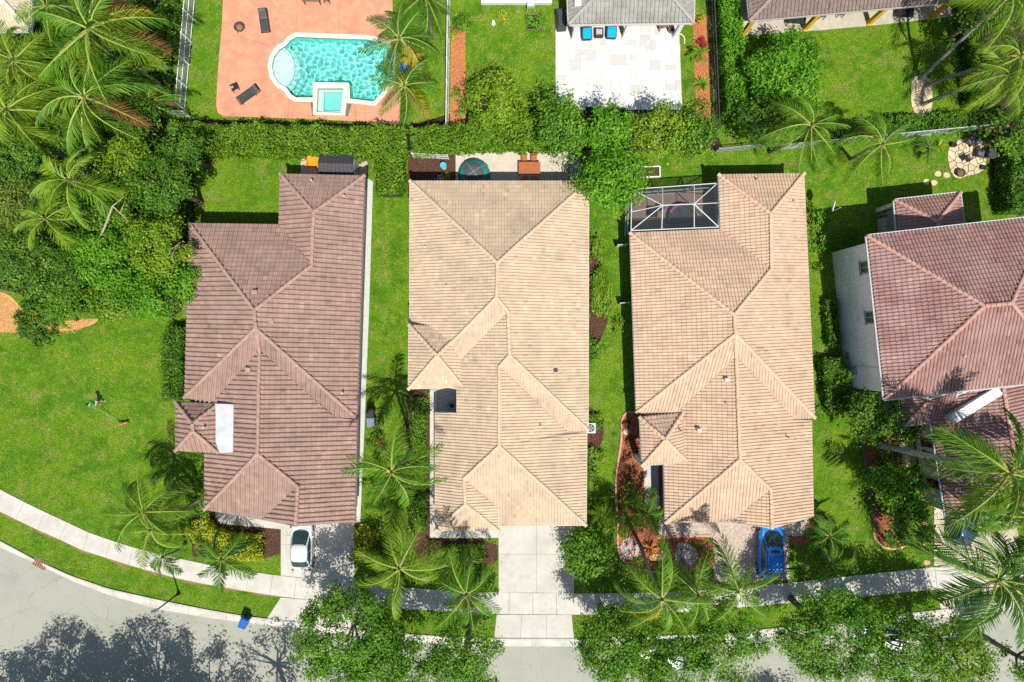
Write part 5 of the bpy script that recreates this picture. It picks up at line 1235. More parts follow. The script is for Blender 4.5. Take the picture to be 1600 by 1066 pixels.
# ---- shrubs round the houses
bush('leafy shrub against the upper right wall of the peach-roofed house', 1277, 340, 12, 2.0, L_vivid, 170, sq=1.7)
bush('leafy shrub against the wall below the satellite dish', 1276, 378, 13, 1.8, L_vivid, 171, sq=1.3)
bush('oval clipped shrub right of the middle house', 937, 456, 17, .9, L_hedge, 172, sq=2.3, per=60, dens=48)
bush('small shrub near the dark gap right of the middle house', 928, 388, 10, .8, L_hedge, 173, sq=1.7, per=50, dens=40)
bush('square clipped bush beside the peach-roofed house', 967, 506, 8, .8, L_hedge, 174, sq=1.4)
bush('clipped shrub above the air conditioner', 930, 658, 13, .7, L_hedge, 175, sq=.9, per=50, dens=40)
bush('rounded low shrub in the brown bed at its lower tip', 928, 540, 11, .7, L_tree, 272, sq=1.5, per=50, dens=40)
bush('rounded low shrub below the air conditioner', 930, 712, 12, .6, L_hedge, 273, sq=1.2, per=50, dens=40)
hedge('planted strip of shrubs in the gap right of the peach-roofed house', [(1291,560),(1296,600),(1300,640)], 34, 1.4, L_dark, 176, leaf=.2, wob=.4, core=True)
hedge('shaded shrub row along the white two-storey wall', [(1291,470),(1297,540)], 18, .9, L_dark, 177, leaf=.2, wob=.3)
bush('shaded flowering shrub at the corner of the two-storey house', 1308, 378, 12, .9, L_dark, 178)
bush('shaded shrub behind the two-storey house near its back door', 1332, 372, 12, .8, L_dark, 179)
tree('dark tree at the front corner of the two-storey house', 1362, 645, 46, 3.2, L_dark, 180, per=85, dens=9)
tree('low spreading tree under the front eave of the two-storey house', 1412, 668, 30, 2.6, L_dark, 181, per=80, dens=10)
tree('rounded green tree in the front bed of the two-storey house', 1405, 765, 42, 2.4, L_vivid, 182, per=90, dens=10, rz=1.3)
tree('dark shaded tree at the lower end of the front bed', 1412, 812, 36, 2.2, L_dark, 183, per=85, dens=10, rz=1.2)
bush('low green shrub beside the dark edging in the front bed', 1372, 690, 20, 1.1, L_vivid, 184)
bush('shrub where the royal palm rises from the front bed', 1385, 722, 18, 1.0, L_tree, 185)
spiky('orange bromeliad beside the stepping stones', 1431, 836, 10, mat('brom_orange', (0.6,0.2,0.03), (0.5,0.3,0.03), 8, .5), 60, 18, .5)
bush('small plant in the rounded tip of the red bed', 1388, 840, 9, .5, L_vivid, 186)
bush('little fern in the rounded tip of the red bed', 1398, 848, 8, .4, L_hedge, 187)
# middle house front and side planting
hedge('low hedge along the west apron of the middle house', [(655,622),(654,700),(653,760),(655,826)], 26, .7, L_hedge, 188, leaf=.15, wob=.15)
hedge('low hedge in front of the middle house beside the drive', [(668,858),(700,864),(756,862)], 28, .7, L_hedge, 189, leaf=.15, wob=.15)
tree('glossy round tree on the right of the long drive', 917, 866, 44, 2.6, L_tree, 190, per=90, dens=10, rz=1.5, leaf=.24)
hedge('shaded shrubs right of the garage side wall', [(912,700),(914,800)], 14, .6, L_dark, 191, leaf=.15)
hedge('shrubs along the right wall of the middle house by the vent', [(915,520),(914,560)], 14, .5, L_dark, 192, leaf=.15)
# left house front planting
hedge('yellow-green croton bank in front of the left house', [(312,812),(330,838),(370,852),(412,852)], 36, .8, L_yel, 193, leaf=.2, wob=.3, core=True)
hedge('green shrub strip on the west side of the left house front', [(330,735),(322,770),(316,800)], 26, .9, L_hedge, 194, leaf=.2, wob=.3)
bush('yellow croton right of the white car\'s drive', 570, 838, 21, 1.0, L_yel, 195, leaf=.22, per=30)
bush('second yellow croton lower on the drive\'s right edge', 563, 866, 18, .9, L_yel, 196, leaf=.22, per=30)
bush('dark shrub in the shade below the yellow crotons', 600, 872, 24, .9, L_dark, 197)
bush('dark round shrub under the palm beside the bins', 588, 690, 16, .9, L_dark, 198)
# planting in the peach-roofed house's front bed
bush('yellow-green shrub in the red bed near the porch walk', 984, 776, 20, 1.3, L_yel, 199, leaf=.2)
palm('small areca palm in the red bed at the roof corner', 1012, 802, 2.4, 36, 'areca', 13, (L_palml,L_palml), 21, m=L_palm, trunk_r=.05)
palm('small palm leaning over the left edge of the red bed', 978, 812, 1.8, 24, 'areca', 9, (), 22, m=L_palm, trunk_r=.05)
palm('lime green areca palm on the lawn strip beside the red bed', 943, 806, 1.8, 26, 'areca', 11, (), 71, m=L_palml, trunk_r=.05)
bush('shaded shrub beside the lawn strip right of the garage', 925, 740, 11, .7, L_hedge, 271)
bush('dark red leaved shrub at the right end of the red bed', 1105, 872, 14, .8, L_red, 200)
for k,(x,y,r,lab) in enumerate(((979,850,7,'red bromeliad, left of two at the top of the left gravel circle'),(992,850,6,'red bromeliad, right of two at the top of the left gravel circle'),(984,864,7,'red bromeliad in the lower part of the left gravel circle'),(1064,859,5,'red bromeliad left of the forked trunk in the right gravel circle'),(1073,859,5,'red bromeliad right of the forked trunk in the right gravel circle'),(990,822,6,'red bromeliad under the areca in the red bed'))): spiky(lab, x, y, r, L_red, 61+k, 16, .4)
spiky('orange bromeliad in the right gravel circle', 1070, 877, 6, mat('brom_orange', (0.6,0.2,0.03)), 68, 16, .4)
spiky('large rust-coloured bromeliad between the two gravel circles', 1016, 858, 15, mat('brom_rust', (0.42,0.13,0.03), (0.5,0.25,0.05), 8, .5), 69, 26, .6)
for k,(x,y) in enumerate(((978,664),(985,690),(982,712),(990,735),(978,745),(995,700))): bush(['topmost','second','third','fourth','fifth','right-hand'][k]+' maroon ground plant in the narrow upper end of the red bed', x, y, 8, .4, leafmat('leaf_maroon', (0.10,0.03,0.02), (0.16,0.06,0.03), (0.12,0.14,0.03)), 210+k, leaf=.16, per=18)
for k,(x,y,r,h,m,lab) in enumerate([(592,722,13,.8,L_tree,'green shrub under the tall palm between the left and middle houses'),(578,760,12,.8,L_hedge,'light shrub at the left house wall between bins and crotons'),(604,792,14,.8,L_dark,'dark shrub on the strip below the tall palm'),(632,830,13,.7,L_hedge,'light shrub at the corner of the brown bed'),(640,905,16,.7,L_dark,'dark shrub under the verge palm beside the pavement'),(700,900,18,.6,L_dark,'low dark shrub left of the long drive near the pavement'),(758,898,14,.6,L_tree,'low green shrub touching the long drive'),
        (1038,852,7,.4,L_vivid,'small green plant left of the right gravel circle'),(1092,850,8,.4,L_lime,'small lime plant in the upper right corner of the red bed'),(1098,884,8,.4,L_vivid,'small green plant in the lower right corner of the red bed'),(1048,886,8,.4,L_hedge,'low plant on the lower rim of the red bed'),(1000,878,8,.4,L_lime,'low lime plant below the left gravel circle'),(972,836,6,.4,L_hedge,'low plant on the left rim of the red bed'),(1030,884,6,.4,L_dark,'dark low plant between the gravel circles'),
        (1318,596,20,1.6,L_vivid,'vivid shrub against the white wall below the meter boxes'),(1326,625,18,1.4,L_hedge,'lighter shrub at the wall above the dark corner tree'),(1384,702,16,1.0,L_lime,'lime shrub beside the smooth royal palm trunk'),(1366,748,14,.9,L_hedge,'light shrub on the left rim of the front bed'),(1374,790,14,.9,L_tree,'green shrub low on the left rim of the front bed'),(1432,790,16,1.2,L_vivid,'vivid shrub beside the dark garage wall'),
        (1282,420,9,.7,L_hedge,'light shrub on the strip below the satellite dish'),(1278,640,12,.9,L_tree,'green shrub at the step of the peach-roofed house\'s right eave'),(1300,700,9,.5,L_dark,'low dark plant at the top of the right lawn')]):
    bush(lab, x, y, r, h, m, 470+k, per=24)
# ---- front palms
FP = 'palms along the street'
palm('tall palm between the left and middle houses with one red frond', 612, 738, 9.5, 74, 'coconut', 15, (L_palmb,), 23, group=FP, m=L_palm)
palm('palm on the verge right of the yellow crotons', 624, 888, 7.5, 76, 'coconut', 13, (L_palmb,), 24, group=FP, m=L_palml, tilt=(.75,-.1))
palm('palm left of the long drive with its shadow on the sand roof', 729, 928, 7.2, 66, 'coconut', 14, (L_palmb,), 25, group=FP, m=L_palm, trunk_r=.11, base=(738,872))
palm('left palm of three in front of the peach-roofed house, yellow fronds', 1034, 936, 9.5, 78, 'coconut', 12, (L_palmy,L_palml,L_palml), 26, group=FP, m=L_palm, base=(1002,856))
palm('middle palm of three in front of the peach-roofed house', 1090, 930, 7.8, 68, 'coconut', 12, (L_palml,), 27, group=FP, m=L_palm, base=(1063,880))
palm('right palm of three, its fronds over the paver drive', 1152, 924, 8.2, 66, 'coconut', 12, (), 28, group=FP, m=L_palm, base=(1066,878))
palm('small clumping palm right of the blue car, upper one', 1296, 838, 2.4, 36, 'areca', 13, (), 29, m=L_palmd, trunk_r=.07, group='small palms by the blue car')
palm('small clumping palm right of the blue car, lower one', 1298, 880, 2.2, 38, 'areca', 13, (L_palml,), 30, m=L_palm, trunk_r=.07, group='small palms by the blue car')
palm('palm over the lawn edge left of the crotons', 225, 800, 6.0, 66, 'queen', 13, (L_palmy,), 31, group=FP, m=L_palm, base=(306,758))
palm('palm overhanging the pavement near the lamp post', 236, 828, 5.5, 64, 'queen', 13, (L_palml,L_palml), 32, group=FP, m=L_palml, base=(318,775))
palm('short dark palm beside the pavement near the lamp post', 255, 870, 3.5, 34, 'areca', 10, (), 33, group=FP, m=L_palmd)
palm('stout palm over the pavement in front of the croton bank', 346, 874, 4.5, 48, 'areca', 13, (L_palml,L_palml), 34, group=FP, m=L_palmd, base=(385,852))
palm('tall royal palm with smooth grey trunk before the two-storey house', 1562, 735, 11.5, 108, 'royal', 14, (L_palml,L_palml), 35, group='royal palms', m=L_palm, base=(1368,693), trunk_r=.25, bark=M_royal, shaft=True)
palm('royal palm at the lower right, crossing the pavement', 1545, 898, 10.0, 112, 'royal', 15, (), 36, group='royal palms', m=L_palmd, base=(1410,842), trunk_r=.22, bark=mat('royal_bark_dark', (0.14,0.13,0.12), (0.10,0.095,0.085), 4, .9), shaft=True)
palm('royal palm at the right edge with light fronds', 1610, 800, 10.5, 100, 'royal', 14, (), 37, group='royal palms', m=L_palm, base=(1470,760), trunk_r=.2, bark=M_royal, shaft=True)
# ---- street trees
ST = 'street trees on the verge'
for k, (x, y, r, h, m, lab, dn) in enumerate([
    (545,985,76,6.0,L_tree,'street tree whose crown covers the end of the white car\'s drive',6.8),
    (610,1040,62,5.6,L_tree,'street tree cut by the bottom edge below the verge palm',6.0),
    (725,1030,62,5.6,L_tree,'street tree left of the long drive, cut by the bottom edge',5.2),
    (955,1000,66,6.0,L_tree,'street tree right of the long drive',6.2),
    (1040,1035,60,5.6,L_tree,'street tree over the parked grey car',5.4),
    (1130,1005,62,5.8,L_tree,'street tree below the palms of the peach-roofed house',5.0),
    (1290,985,76,6.0,L_tree,'street tree shading the pavement right of the blue car',6.6),
    (1400,1010,70,6.0,L_tree,'street tree over the parked white car',5.2),
    (1495,1020,56,5.6,L_hedge,'yellow-green street tree at the lower right',5.4),
    (1592,1030,26,4.5,L_tree,'street tree at the lower right corner, mostly out of the picture',6.0)]):
    tree(lab, x, y, r*1.08, h, m, 300+k, per=125, dens=dn*(1.25 if k in (6, 7, 2, 5) else 1.5), leaf=.20, sigma=.33, group=ST, tr=.2, rz=2.3)
# trees across the street, out of the picture, whose shade falls on the road
for k, (gx, gy, r, h, lab) in enumerate([(120,1112,4.8,6.8,'street tree across the road throwing the left of the big shadows'),(262,1120,4.6,6.6,'street tree across the road throwing the middle of the big shadows'),(452,1088,3.5,6.5,'thin street tree across the road throwing a branchy shadow'),(192,1128,4.2,6.2,'street tree across the road filling the gap between the two big shadows'),(345,1128,3.8,6.0,'street tree across the road at the right end of the big shadows'),(30,1140,3.4,5.5,'street tree across the road at the lower left corner'),(1210,1160,3.6,6,'street tree across the road below the right verge trees')]):
    c = Vector((*PX(gx, gy), 0)); t = thing('broadleaf_tree', lab, 'tree', c, 0, 'street trees across the road')
    me, cc = crown_mesh('crown', r, r*.6, L_tree, 330+k, .26, 62 if k != 2 else 20, 6.0, .34); o = link(bpy.data.objects.new('crown', me), t); o.location = (0,0,h)
    trunk_mesh(cc, h, r, np.random.RandomState(340+k), .2, 16).obj('trunk', M_bark, t)
# ================================================================== OBJECTS
def paint(name, c, metal=0.35):
    m = mat(name, c, None, rough=0.28, spec=0.5, metal=metal, coat=0.6); return m
M_tyre = mat('tyre', (0.02,0.02,0.02), None, rough=0.85); M_rim = mat('rim', (0.45,0.46,0.47), None, rough=0.35, metal=.8)
M_cglass = mat('car_glass', (0.02,0.05,0.05), None, rough=0.06, spec=0.7)
M_lampw = mat('lamp_glass', (0.75,0.77,0.78), None, rough=0.15); M_lampr = mat('tail_glass', (0.35,0.01,0.01), None, rough=0.2)
def car(label, c, rz, L, Wd, H, pm, sunroof=False, suv=False, group='parked cars', hood=0.95, ws=1.0, rw_len=.62):
    """nose towards +y in its own frame; rings of rounded plan make body, glasshouse and roof"""
    t = thing('parked_car', label, 'car', c, rz, group); N = 48; hb = H*.60; hw = Wd/2
    def ring(y0, y1, w_, ex=4.0, taper=0.0):
        cy, hl = (y0+y1)/2, (y1-y0)/2; out = []
        for k in range(N):
            a = 2*math.pi*k/N; cx, sy = math.cos(a), math.sin(a)
            x = w_*math.copysign(abs(cx)**(2/ex), cx); y = hl*math.copysign(abs(sy)**(2/ex), sy)
            out.append((x*(1-taper*max(0, y/hl)**3), cy+y))
        return out
    def ztop(y):
        f = max(0, min(1, (y-(L/2-hood-.15))/(hood+.15))); b_ = max(0, min(1, (-L/2+.3-y)/.3)); return hb*(1-.20*f*f-.10*b_)
    def loft(rings, name, m, parent=None, smooth=True, cap=True):
        g = G(); vs = [p for r in rings for p in r]; n = len(rings[0])
        fs = [(i*n+k, i*n+(k+1)%n, (i+1)*n+(k+1)%n, (i+1)*n+k) for i in range(len(rings)-1) for k in range(n)]
        if cap: fs.append(tuple(range((len(rings)-1)*n, len(rings)*n)))
        g.add(vs, fs); return g.obj(name, m, parent or t, smooth)
    R0 = ring(-L/2, L/2, hw, 4.5, .10); rs_ = []
    for sc, f in ((.955, 0), (.985, .12), (1.0, .35), (.998, .62), (.985, .82), (.955, .94), (.90, .99), (.75, 1.02), (.4, 1.035)):
        rs_.append([(x*sc if f < 1 else x*sc, y*(1-(1-sc)*(hw*1.0/(L/2))) if f < 1 else y*(1-(1-sc)*.5), .2+(ztop(y)-.2)*min(f, 1)+(f-1)*.4*(f > 1)) for x, y in R0])
    loft(rs_, 'body', pm)
    g = G(); g.box(-hw*.9, hw*.9, -L/2+.15, L/2-.15, .14, .24); g.obj('underside', M_black, t)
    yb0, yb1 = -L/2+.22, L/2-hood; yt0, yt1 = yb0+rw_len, yb1-ws
    B_ = ring(yb0, yb1, hw*.90, 5.0, .10); T_ = ring(yt0, yt1, hw*.74, 4.5, .06); zr = H-.07
    zb = [ztop(y)-.04 for _, y in B_]
    def mixr(f, o=0.0):
        f2 = f
        return [((bx+(tx-bx)*f2)*(1+o), by+(ty-by)*f2, z+(zr-z)*f) for (bx, by), (tx, ty), z in zip(B_, T_, zb)]
    loft([mixr(0), mixr(.5, .012), mixr(1)], 'pillars', pm, cap=False)
    rr = [mixr(1)]
    for sc, dz in ((.97, .03), (.85, .055), (.55, .07), (.2, .075)): cy = (yt0+yt1)/2; rr.append([(x*sc, cy+(y-cy)*sc, zr+dz) for x, y in T_])
    rf = loft(rr, 'roof', pm)
    def glass(name, ks, f0=.10, f1=.90):
        a0, a1, a2 = mixr(f0, .012), mixr(.5, .026), mixr(f1, .014); g = G(); vs = []
        for r in (a0, a1, a2): vs += [Vector(r[k % N]) for k in ks]
        # push the panes just clear of the bodywork
        vs = [v + Vector((0, .014 if v.y > (yt0+yt1)/2 else -.014, .012)) for v in vs]
        n = len(ks); g.add(vs, [(j*n+i, j*n+i+1, (j+1)*n+i+1, (j+1)*n+i) for j in range(2) for i in range(n-1)]); return g.obj(name, M_cglass, t, True)
    q = N//4
    glass('windscreen', list(range(q-6, q+7)), .04, .97); glass('rear_window', list(range(3*q-6, 3*q+7)), .22, .93)
    def side(name, s, ya, yb):
        a, b = mixr(.12, .020), mixr(.88, .020); g = G()
        def at(r, y):
            pts = [(p[1], p) for p in r if p[0]*s > 0]; pts.sort(key=lambda z: z[0])
            for (y0, p0), (y1, p1) in zip(pts, pts[1:]):
                if y0 <= y <= y1: return Vector(p0).lerp(Vector(p1), (y-y0)/max(1e-6, y1-y0))
            return Vector(pts[0][1] if y < pts[0][0] else pts[-1][1])
        la, lb = yb0+.25, yb1-.30; ta, tb = yt0+.10, yt1-.06; vs = []
        for k in range(5): f = ya+(yb-ya)*k/4; vs.append(at(a, la+(lb-la)*f)); vs.append(at(b, ta+(tb-ta)*f))
        vs = [v+Vector((s*.012, 0, .006)) for v in vs]; g.add(vs, [(2*k, 2*k+2, 2*k+3, 2*k+1) for k in range(4)]); g.obj(name, M_cglass, t)
    for s in (-1, 1):
        side('side_window', s, .04, .47); side('side_window', s, .51, .95)
        g = G(); g.bbox(min(s*(hw-.04), s*(hw+.17)), max(s*(hw-.04), s*(hw+.17)), yb1-.55, yb1-.43, hb-.02, hb+.13, .035); g.obj('mirror', pm, t)
        for y in (-L/2+.78, L/2-.84):
            M = Matrix.Translation((s*(hw-.11), y, .32)) @ Matrix.Rotation(math.pi/2, 4, 'Y')
            g = G(); g.lathe([(.19,-.11),(.31,-.11),(.33,-.06),(.33,.06),(.31,.11),(.19,.11)], 18, M=M); wh = g.obj('wheel', M_tyre, t); g = G(); g.lathe([(.05,-.125),(.19,-.118),(.19,.118),(.05,.125)], 14, M=M); g.obj('rim', M_rim, wh)
        g = G(); g.bbox(min(s*hw*.45, s*hw*.80), max(s*hw*.45, s*hw*.80), L/2-.30, L/2-.10, hb*.60, hb*.74, .04); g.obj('headlight', M_lampw, t)
        g = G(); g.bbox(min(s*hw*.62, s*hw*.86), max(s*hw*.62, s*hw*.86), -L/2+.03, -L/2+.14, hb*.72, hb*.92, .03); g.obj('tail_light', M_lampr, t)
    g = G(); g.bbox(-.28, .28, -L/2-.012, -L/2+.03, hb*.45, hb*.58, .01); g.obj('number_plate', M_lampw, t)
    if sunroof: g = G(); g.bbox(-hw*.40, hw*.40, yt1-.68, yt1-.22, zr+.03, zr+.068, .02); g.obj('sunroof', M_cglass, rf)
    if suv:
        for s in (-1, 1): g = G(); g.tube([(s*hw*.64, yt0+.2, zr+.02), (s*hw*.64, yt0+.3, zr+.09), (s*hw*.64, yt1-.4, zr+.09), (s*hw*.64, yt1-.3, zr+.02)], .02, 6); g.obj('roof_rail', M_black, rf)
    return t
def cpos(px, py, h=0): v = P(px, py, h); return (v.x, v.y, .06)
car('white hatchback with its nose under the rose tile eave', cpos(476, 846), R(-1), 4.3, 1.80, 1.5, paint('paint_white', (0.58,0.60,0.62), .1), hood=.95, ws=1.05, rw_len=.75)
car('bright blue hatchback with a dark sunroof on the paver drive', cpos(1199, 852), R(-2.0), 4.9, 1.92, 1.62, paint('paint_blue', (0.015,0.24,0.80), .15), True, True, hood=1.0, ws=1.1, rw_len=.5)
car('grey car parked at the kerb, mostly hidden under a street tree', (*PX(1035, 1022), .03), R(88), 4.4, 1.8, 1.5, paint('paint_grey', (0.30,0.34,0.36), .3))
car('white car parked at the kerb, mostly hidden under street trees', (*PX(1368, 990), .03), R(83), 4.6, 1.85, 1.6, paint('paint_white2', (0.70,0.71,0.72), .0), suv=True)
car('dark blue car on the tan drive under the royal palm fronds', cpos(1496, 806), R(-5), 4.5, 1.85, 1.5, paint('paint_navy', (0.01,0.03,0.12), .3))
# wheeled bins
def bin_(label, px, py, m, rz, group=None, tip=0.0):
    t = thing('wheeled_bin', label, 'bin', (*PX(px, py), .03), rz, group); g = G()
    a = [(-.24,-.26,.06),(.24,-.26,.06),(.24,.26,.06),(-.24,.26,.06)]; b = [(-.30,-.36,.95),(.30,-.36,.95),(.30,.36,.95),(-.30,.36,.95)]
    g.add(a+b, [(3,2,1,0),(0,1,5,4),(1,2,6,5),(2,3,7,6),(3,0,4,7),(4,5,6,7)]); g.obj('body', m, t)
    g = G(); g.bbox(-.32,.32,-.38,.40,.95,1.03,.03); l = g.obj('lid', m, t); g = G(); g.tube([(-.24,.46,.98),(.24,.46,.98)], .025, 6); g.obj('handle', m, t)
    for s in (-1,1):
        M = Matrix.Translation((s*.27,.30,.13)) @ Matrix.Rotation(math.pi/2,4,'Y'); g = G(); g.lathe([(.06,-.03),(.13,-.03),(.13,.03),(.06,.03)], 12, M=M); g.obj('wheel', M_tyre, t)
    return t
bin_('blue recycling bin standing at the kerb beside the left drive', 387, 967, mat('bin_blue', (0.008,0.11,0.40), None, rough=.4), R(-20))
bin_('grey-blue bin beside the right wall of the left house', 583, 658, mat('bin_slate', (0.16,0.22,0.28), None, rough=.4), R(5), 'bins beside the left house')
bin_('black bin behind the grey-blue one beside the left house', 582, 645, M_black, R(0), 'bins beside the left house')
# street lamp
t = thing('street_lamp', 'black street lamp with pale lantern on the verge by the curved kerb', 'street lamp', P(279.6, 927))
g = G(); g.lathe([(.16,0),(.16,.12),(.10,.3),(.065,.6),(.055,3.3),(.045,3.35)], 12); g.obj('pole', M_black, t, smooth=True)
g = G(); g.lathe([(.07,3.3),(.15,3.42),(.19,3.7),(.15,3.92),(.05,4.0)], 14); g.obj('lantern', mat('lantern_glass', (0.66,0.70,0.66), None, rough=.3), t, smooth=True)
g = G(); g.lathe([(.20,3.9),(.14,4.0),(.03,4.08)], 14); g.obj('cap', M_grey, t)
# storm drain inlet in the kerb
t = thing('storm_drain', 'rust-brown storm drain grating set into the curved kerb', 'drain', P(63, 881), R(-28))
g = G(); g.box(-.62,.62,-.34,.34,-.02,.03); g.obj('frame', mat('drain_conc', (0.35,0.22,0.15), (0.28,0.17,0.12), 6, .9), t)
for k in range(6): g = G(); g.box(-.52+k*.19,-.52+k*.19+.09,-.30,.30,.03,.06); g.obj('grate_bar', mat('rust', (0.20,0.09,0.05), (0.13,0.06,0.04), 8, .8), t)
t = thing('manhole_cover', 'round dark manhole cover in the road at the bottom edge', 'manhole', (*PX(652,1062), .014))
g = G(); g.lathe([(.36,0),(.36,.012),(.33,.015)], 24); g.obj('cover', M_dkgrey, t); g = G(); g.lathe([(.42,-.01),(.42,.009),(.37,.009)], 24); g.obj('frame', M_grey, t)
# ---- pool furniture
def lounger(label, px, py, rz, group='black loungers on the pool terrace'):
    t = thing('sun_lounger', label, 'lounger', (*PX(px, py), .05), rz, group)
    g = G()
    for x0,x1,y0,y1 in ((-.36,-.31,-.98,.98),(.31,.36,-.98,.98),(-.31,.31,-.98,-.93),(-.31,.31,.93,.98)): g.box(x0,x1,y0,y1,.26,.31)
    g.obj('frame', M_black, t)
    for x in (-.33,.33):
        for y in (-.8,.5): g = G(); g.box(x-.025,x+.025,y-.025,y+.025,0,.26); g.obj('leg', M_black, t)
    for k in range(12):
        y = -.90+k*.095; g = G(); g.box(-.305,.305,y,y+.082,.285,.305); g.obj('slat', mat('lounger_sling', (0.045,0.055,0.055), (0.07,0.08,0.08), 10, .5), t)
    M = Matrix.Translation((0,.27,.30)) @ Matrix.Rotation(R(18),4,'X'); g = G(); g.bbox(-.31,.31,0,.72,0,.03,.008,M); br = g.obj('backrest', MATS['lounger_sling'], t)
    g = G(); g.bbox(-.26,.26,.45,.68,.03,.10,.03,M); g.obj('pillow', mat('pillow_dark', (0.09,0.11,0.11), None, rough=.6), br)
    return t
lounger('black sun lounger upright in the upper left of the terrace', 415, 36, R(8))
lounger('black sun lounger set diagonally near the hedge', 390, 150, R(-55))
def small_table(label, px, py, rz, s=.28):
    t = thing('side_table', label, 'side table', (*PX(px, py), .05), rz); g = G(); g.bbox(-s,s,-s,s,.38,.42,.01); g.obj('top', M_black, t)
    for x in (-s+.04,s-.04):
        for y in (-s+.04,s-.04): g = G(); g.box(x-.02,x+.02,y-.02,y+.02,0,.38); g.obj('leg', M_black, t)
    return t
small_table('small black side table next to the diagonal lounger', 369, 139, R(25))
t = thing('towel', 'folded grey towel on the small black side table', 'towel', (*PX(366,140), .47), R(20)); g = G(); g.bbox(-.14,.14,-.1,.1,0,.05,.02); g.obj('fold', mat('towel_grey', (0.30,0.34,0.36), (0.25,0.28,0.3), 20, .95), t)
t = thing('fire_pit', 'round rust-brown fire pit on the terrace left of the lounger', 'fire pit', (*PX(376,45), .05)); g = G()
g.lathe([(.30,.02),(.38,.22),(.42,.32),(.38,.33),(.32,.22),(.05,.15)], 18); g.obj('bowl', mat('rust_bowl', (0.13,0.06,0.03), (0.08,0.04,0.025), 8, .7), t, smooth=True)
for k in range(3): a = k*2.1; g = G(); g.tube([(.34*math.cos(a),.34*math.sin(a),.2),(.44*math.cos(a),.44*math.sin(a),-.0)], .025, 6); g.obj('leg', M_black, t)
g = G(); g.lathe([(.26,.20),(.2,.24),(.06,.26)], 14); g.obj('ash', mat('ash', (0.25,0.20,0.16), (0.15,0.12,0.1), 20, .95), t)
# terrace table at the top edge
def chair(label, px, py, rz, fm, sm, z=.05, arm=False, group=None, h=.88, w_=.24, cush=None):
    t = thing('chair', label, 'chair', (*PX(px, py), z), rz, group)
    for x in (-w_+.02,w_-.02):
        g = G(); g.box(x-.02,x+.02,w_-.05,w_-.01,0,.42); g.obj('leg', fm, t); g = G(); g.box(x-.02,x+.02,-w_,-w_+.04,0,h); g.obj('leg', fm, t)
        if arm: g = G(); g.box(x-.03,x+.03,-w_,w_,.62,.66); g.obj('armrest', fm, t)
    g = G(); g.bbox(-w_,w_,-w_+.04,w_,.42,.47,.012); g.obj('seat', sm, t)
    g = G(); g.bbox(-w_+.04,w_-.04,-w_-.005,-w_+.035,.52,h,.012); g.obj('backrest', sm, t)
    if cush: g = G(); g.bbox(-w_+.03,w_-.03,-w_+.06,w_-.02,.47,.55,.03); g.obj('cushion', cush, t)
    return t
def table(label, px, py, rz, w_, d_, h, tm, lm, slats=5, z=.05, name='table'):
    t = thing(name, label, 'table', (*PX(px, py), z), rz)
    for k in range(slats):
        y0 = -d_/2 + d_*k/slats; g = G(); g.box(-w_/2,w_/2,y0+.004,y0+d_/slats-.004,h-.035,h); g.obj('plank', tm, t)
    for x in (-w_/2+.06,w_/2-.06):
        for y in (-d_/2+.06,d_/2-.06): g = G(); g.box(x-.03,x+.03,y-.03,y+.03,0,h-.035); g.obj('leg', lm, t)
    g = G(); g.box(-w_/2+.08,w_/2-.08,-d_/2+.08,d_/2-.08,h-.10,h-.04); g.obj('apron', lm, t)
    return t
M_teak = mat('teak', (0.42,0.135,0.055), (0.34,0.10,0.04), 5, .55); M_teakd = mat('teak_dark', (0.22,0.08,0.035), None, rough=.6); M_wkr = mat('weathered_wood', (0.19,0.13,0.09), (0.14,0.10,0.07), 6, .8)
table('weathered brown bench table at the top edge of the terrace', 490, 2, R(-2), 1.4, .8, .7, M_wkr, M_wkr, 6)
chair('brown chair right of the bench table at the top edge', 513, 3, R(80), M_wkr, M_wkr)
# blue deck chairs right of the pool
M_blue = mat('canvas_blue', (0.01,0.14,0.55), (0.015,0.18,0.62), 6, .7)
for k,(x,y,rz,lab) in enumerate(((613,92,30,'blue canvas deck chair at the pool edge, left of two'),(633,108,15,'blue canvas deck chair under the palm fronds, right of two'))): chair(lab, x, y, R(rz), M_alu, M_blue, group='blue deck chairs', w_=.3, cush=M_blue)
# ---- shed behind the left house
t = thing('garden_shed', 'dark plastic garden shed with black gable roof behind the left house', 'shed', P(536, 268), R(-1.5)); T0 = t
hw_, hd_ = 1.28, 1.12
g = G(); g.box(-hw_,hw_,-hd_,hd_,0.02,1.75); g.add([(-hw_,-hd_,1.75),(-hw_,hd_,1.75),(-hw_,0,2.35),(hw_,-hd_,1.75),(hw_,hd_,1.75),(hw_,0,2.35)], [(0,2,1),(3,4,5)]); g.obj('wall', mat('shed_wall', (0.36,0.36,0.31), (0.30,0.30,0.26), 5, .7), t)
for s in (-1,1):
    g = G(); q = [(-hw_-.1,s*(hd_+.14),1.68),(hw_+.1,s*(hd_+.14),1.68),(hw_+.1,0,2.42),(-hw_-.1,0,2.42)]; g.add(q+[(x,y,z-.05) for x,y,z in q], [(0,1,2,3) if s<0 else (3,2,1,0),(0,4,5,1),(1,5,6,2),(3,7,4,0),(4,7,6,5)])
    r_ = g.obj('roof_slope', mat('shed_roof', (0.045,0.047,0.055), (0.06,0.062,0.07), 6, .5), t)
    for k in range(9):
        x = -hw_+.05+k*(2*hw_-.1)/8; gg = G(); a = Vector((x,s*(hd_+.12),1.705)); b = Vector((x,s*.03,2.43)); gg.tube([a,b], .014, 4); gg.obj('roof_rib', MATS['shed_roof'], r_)
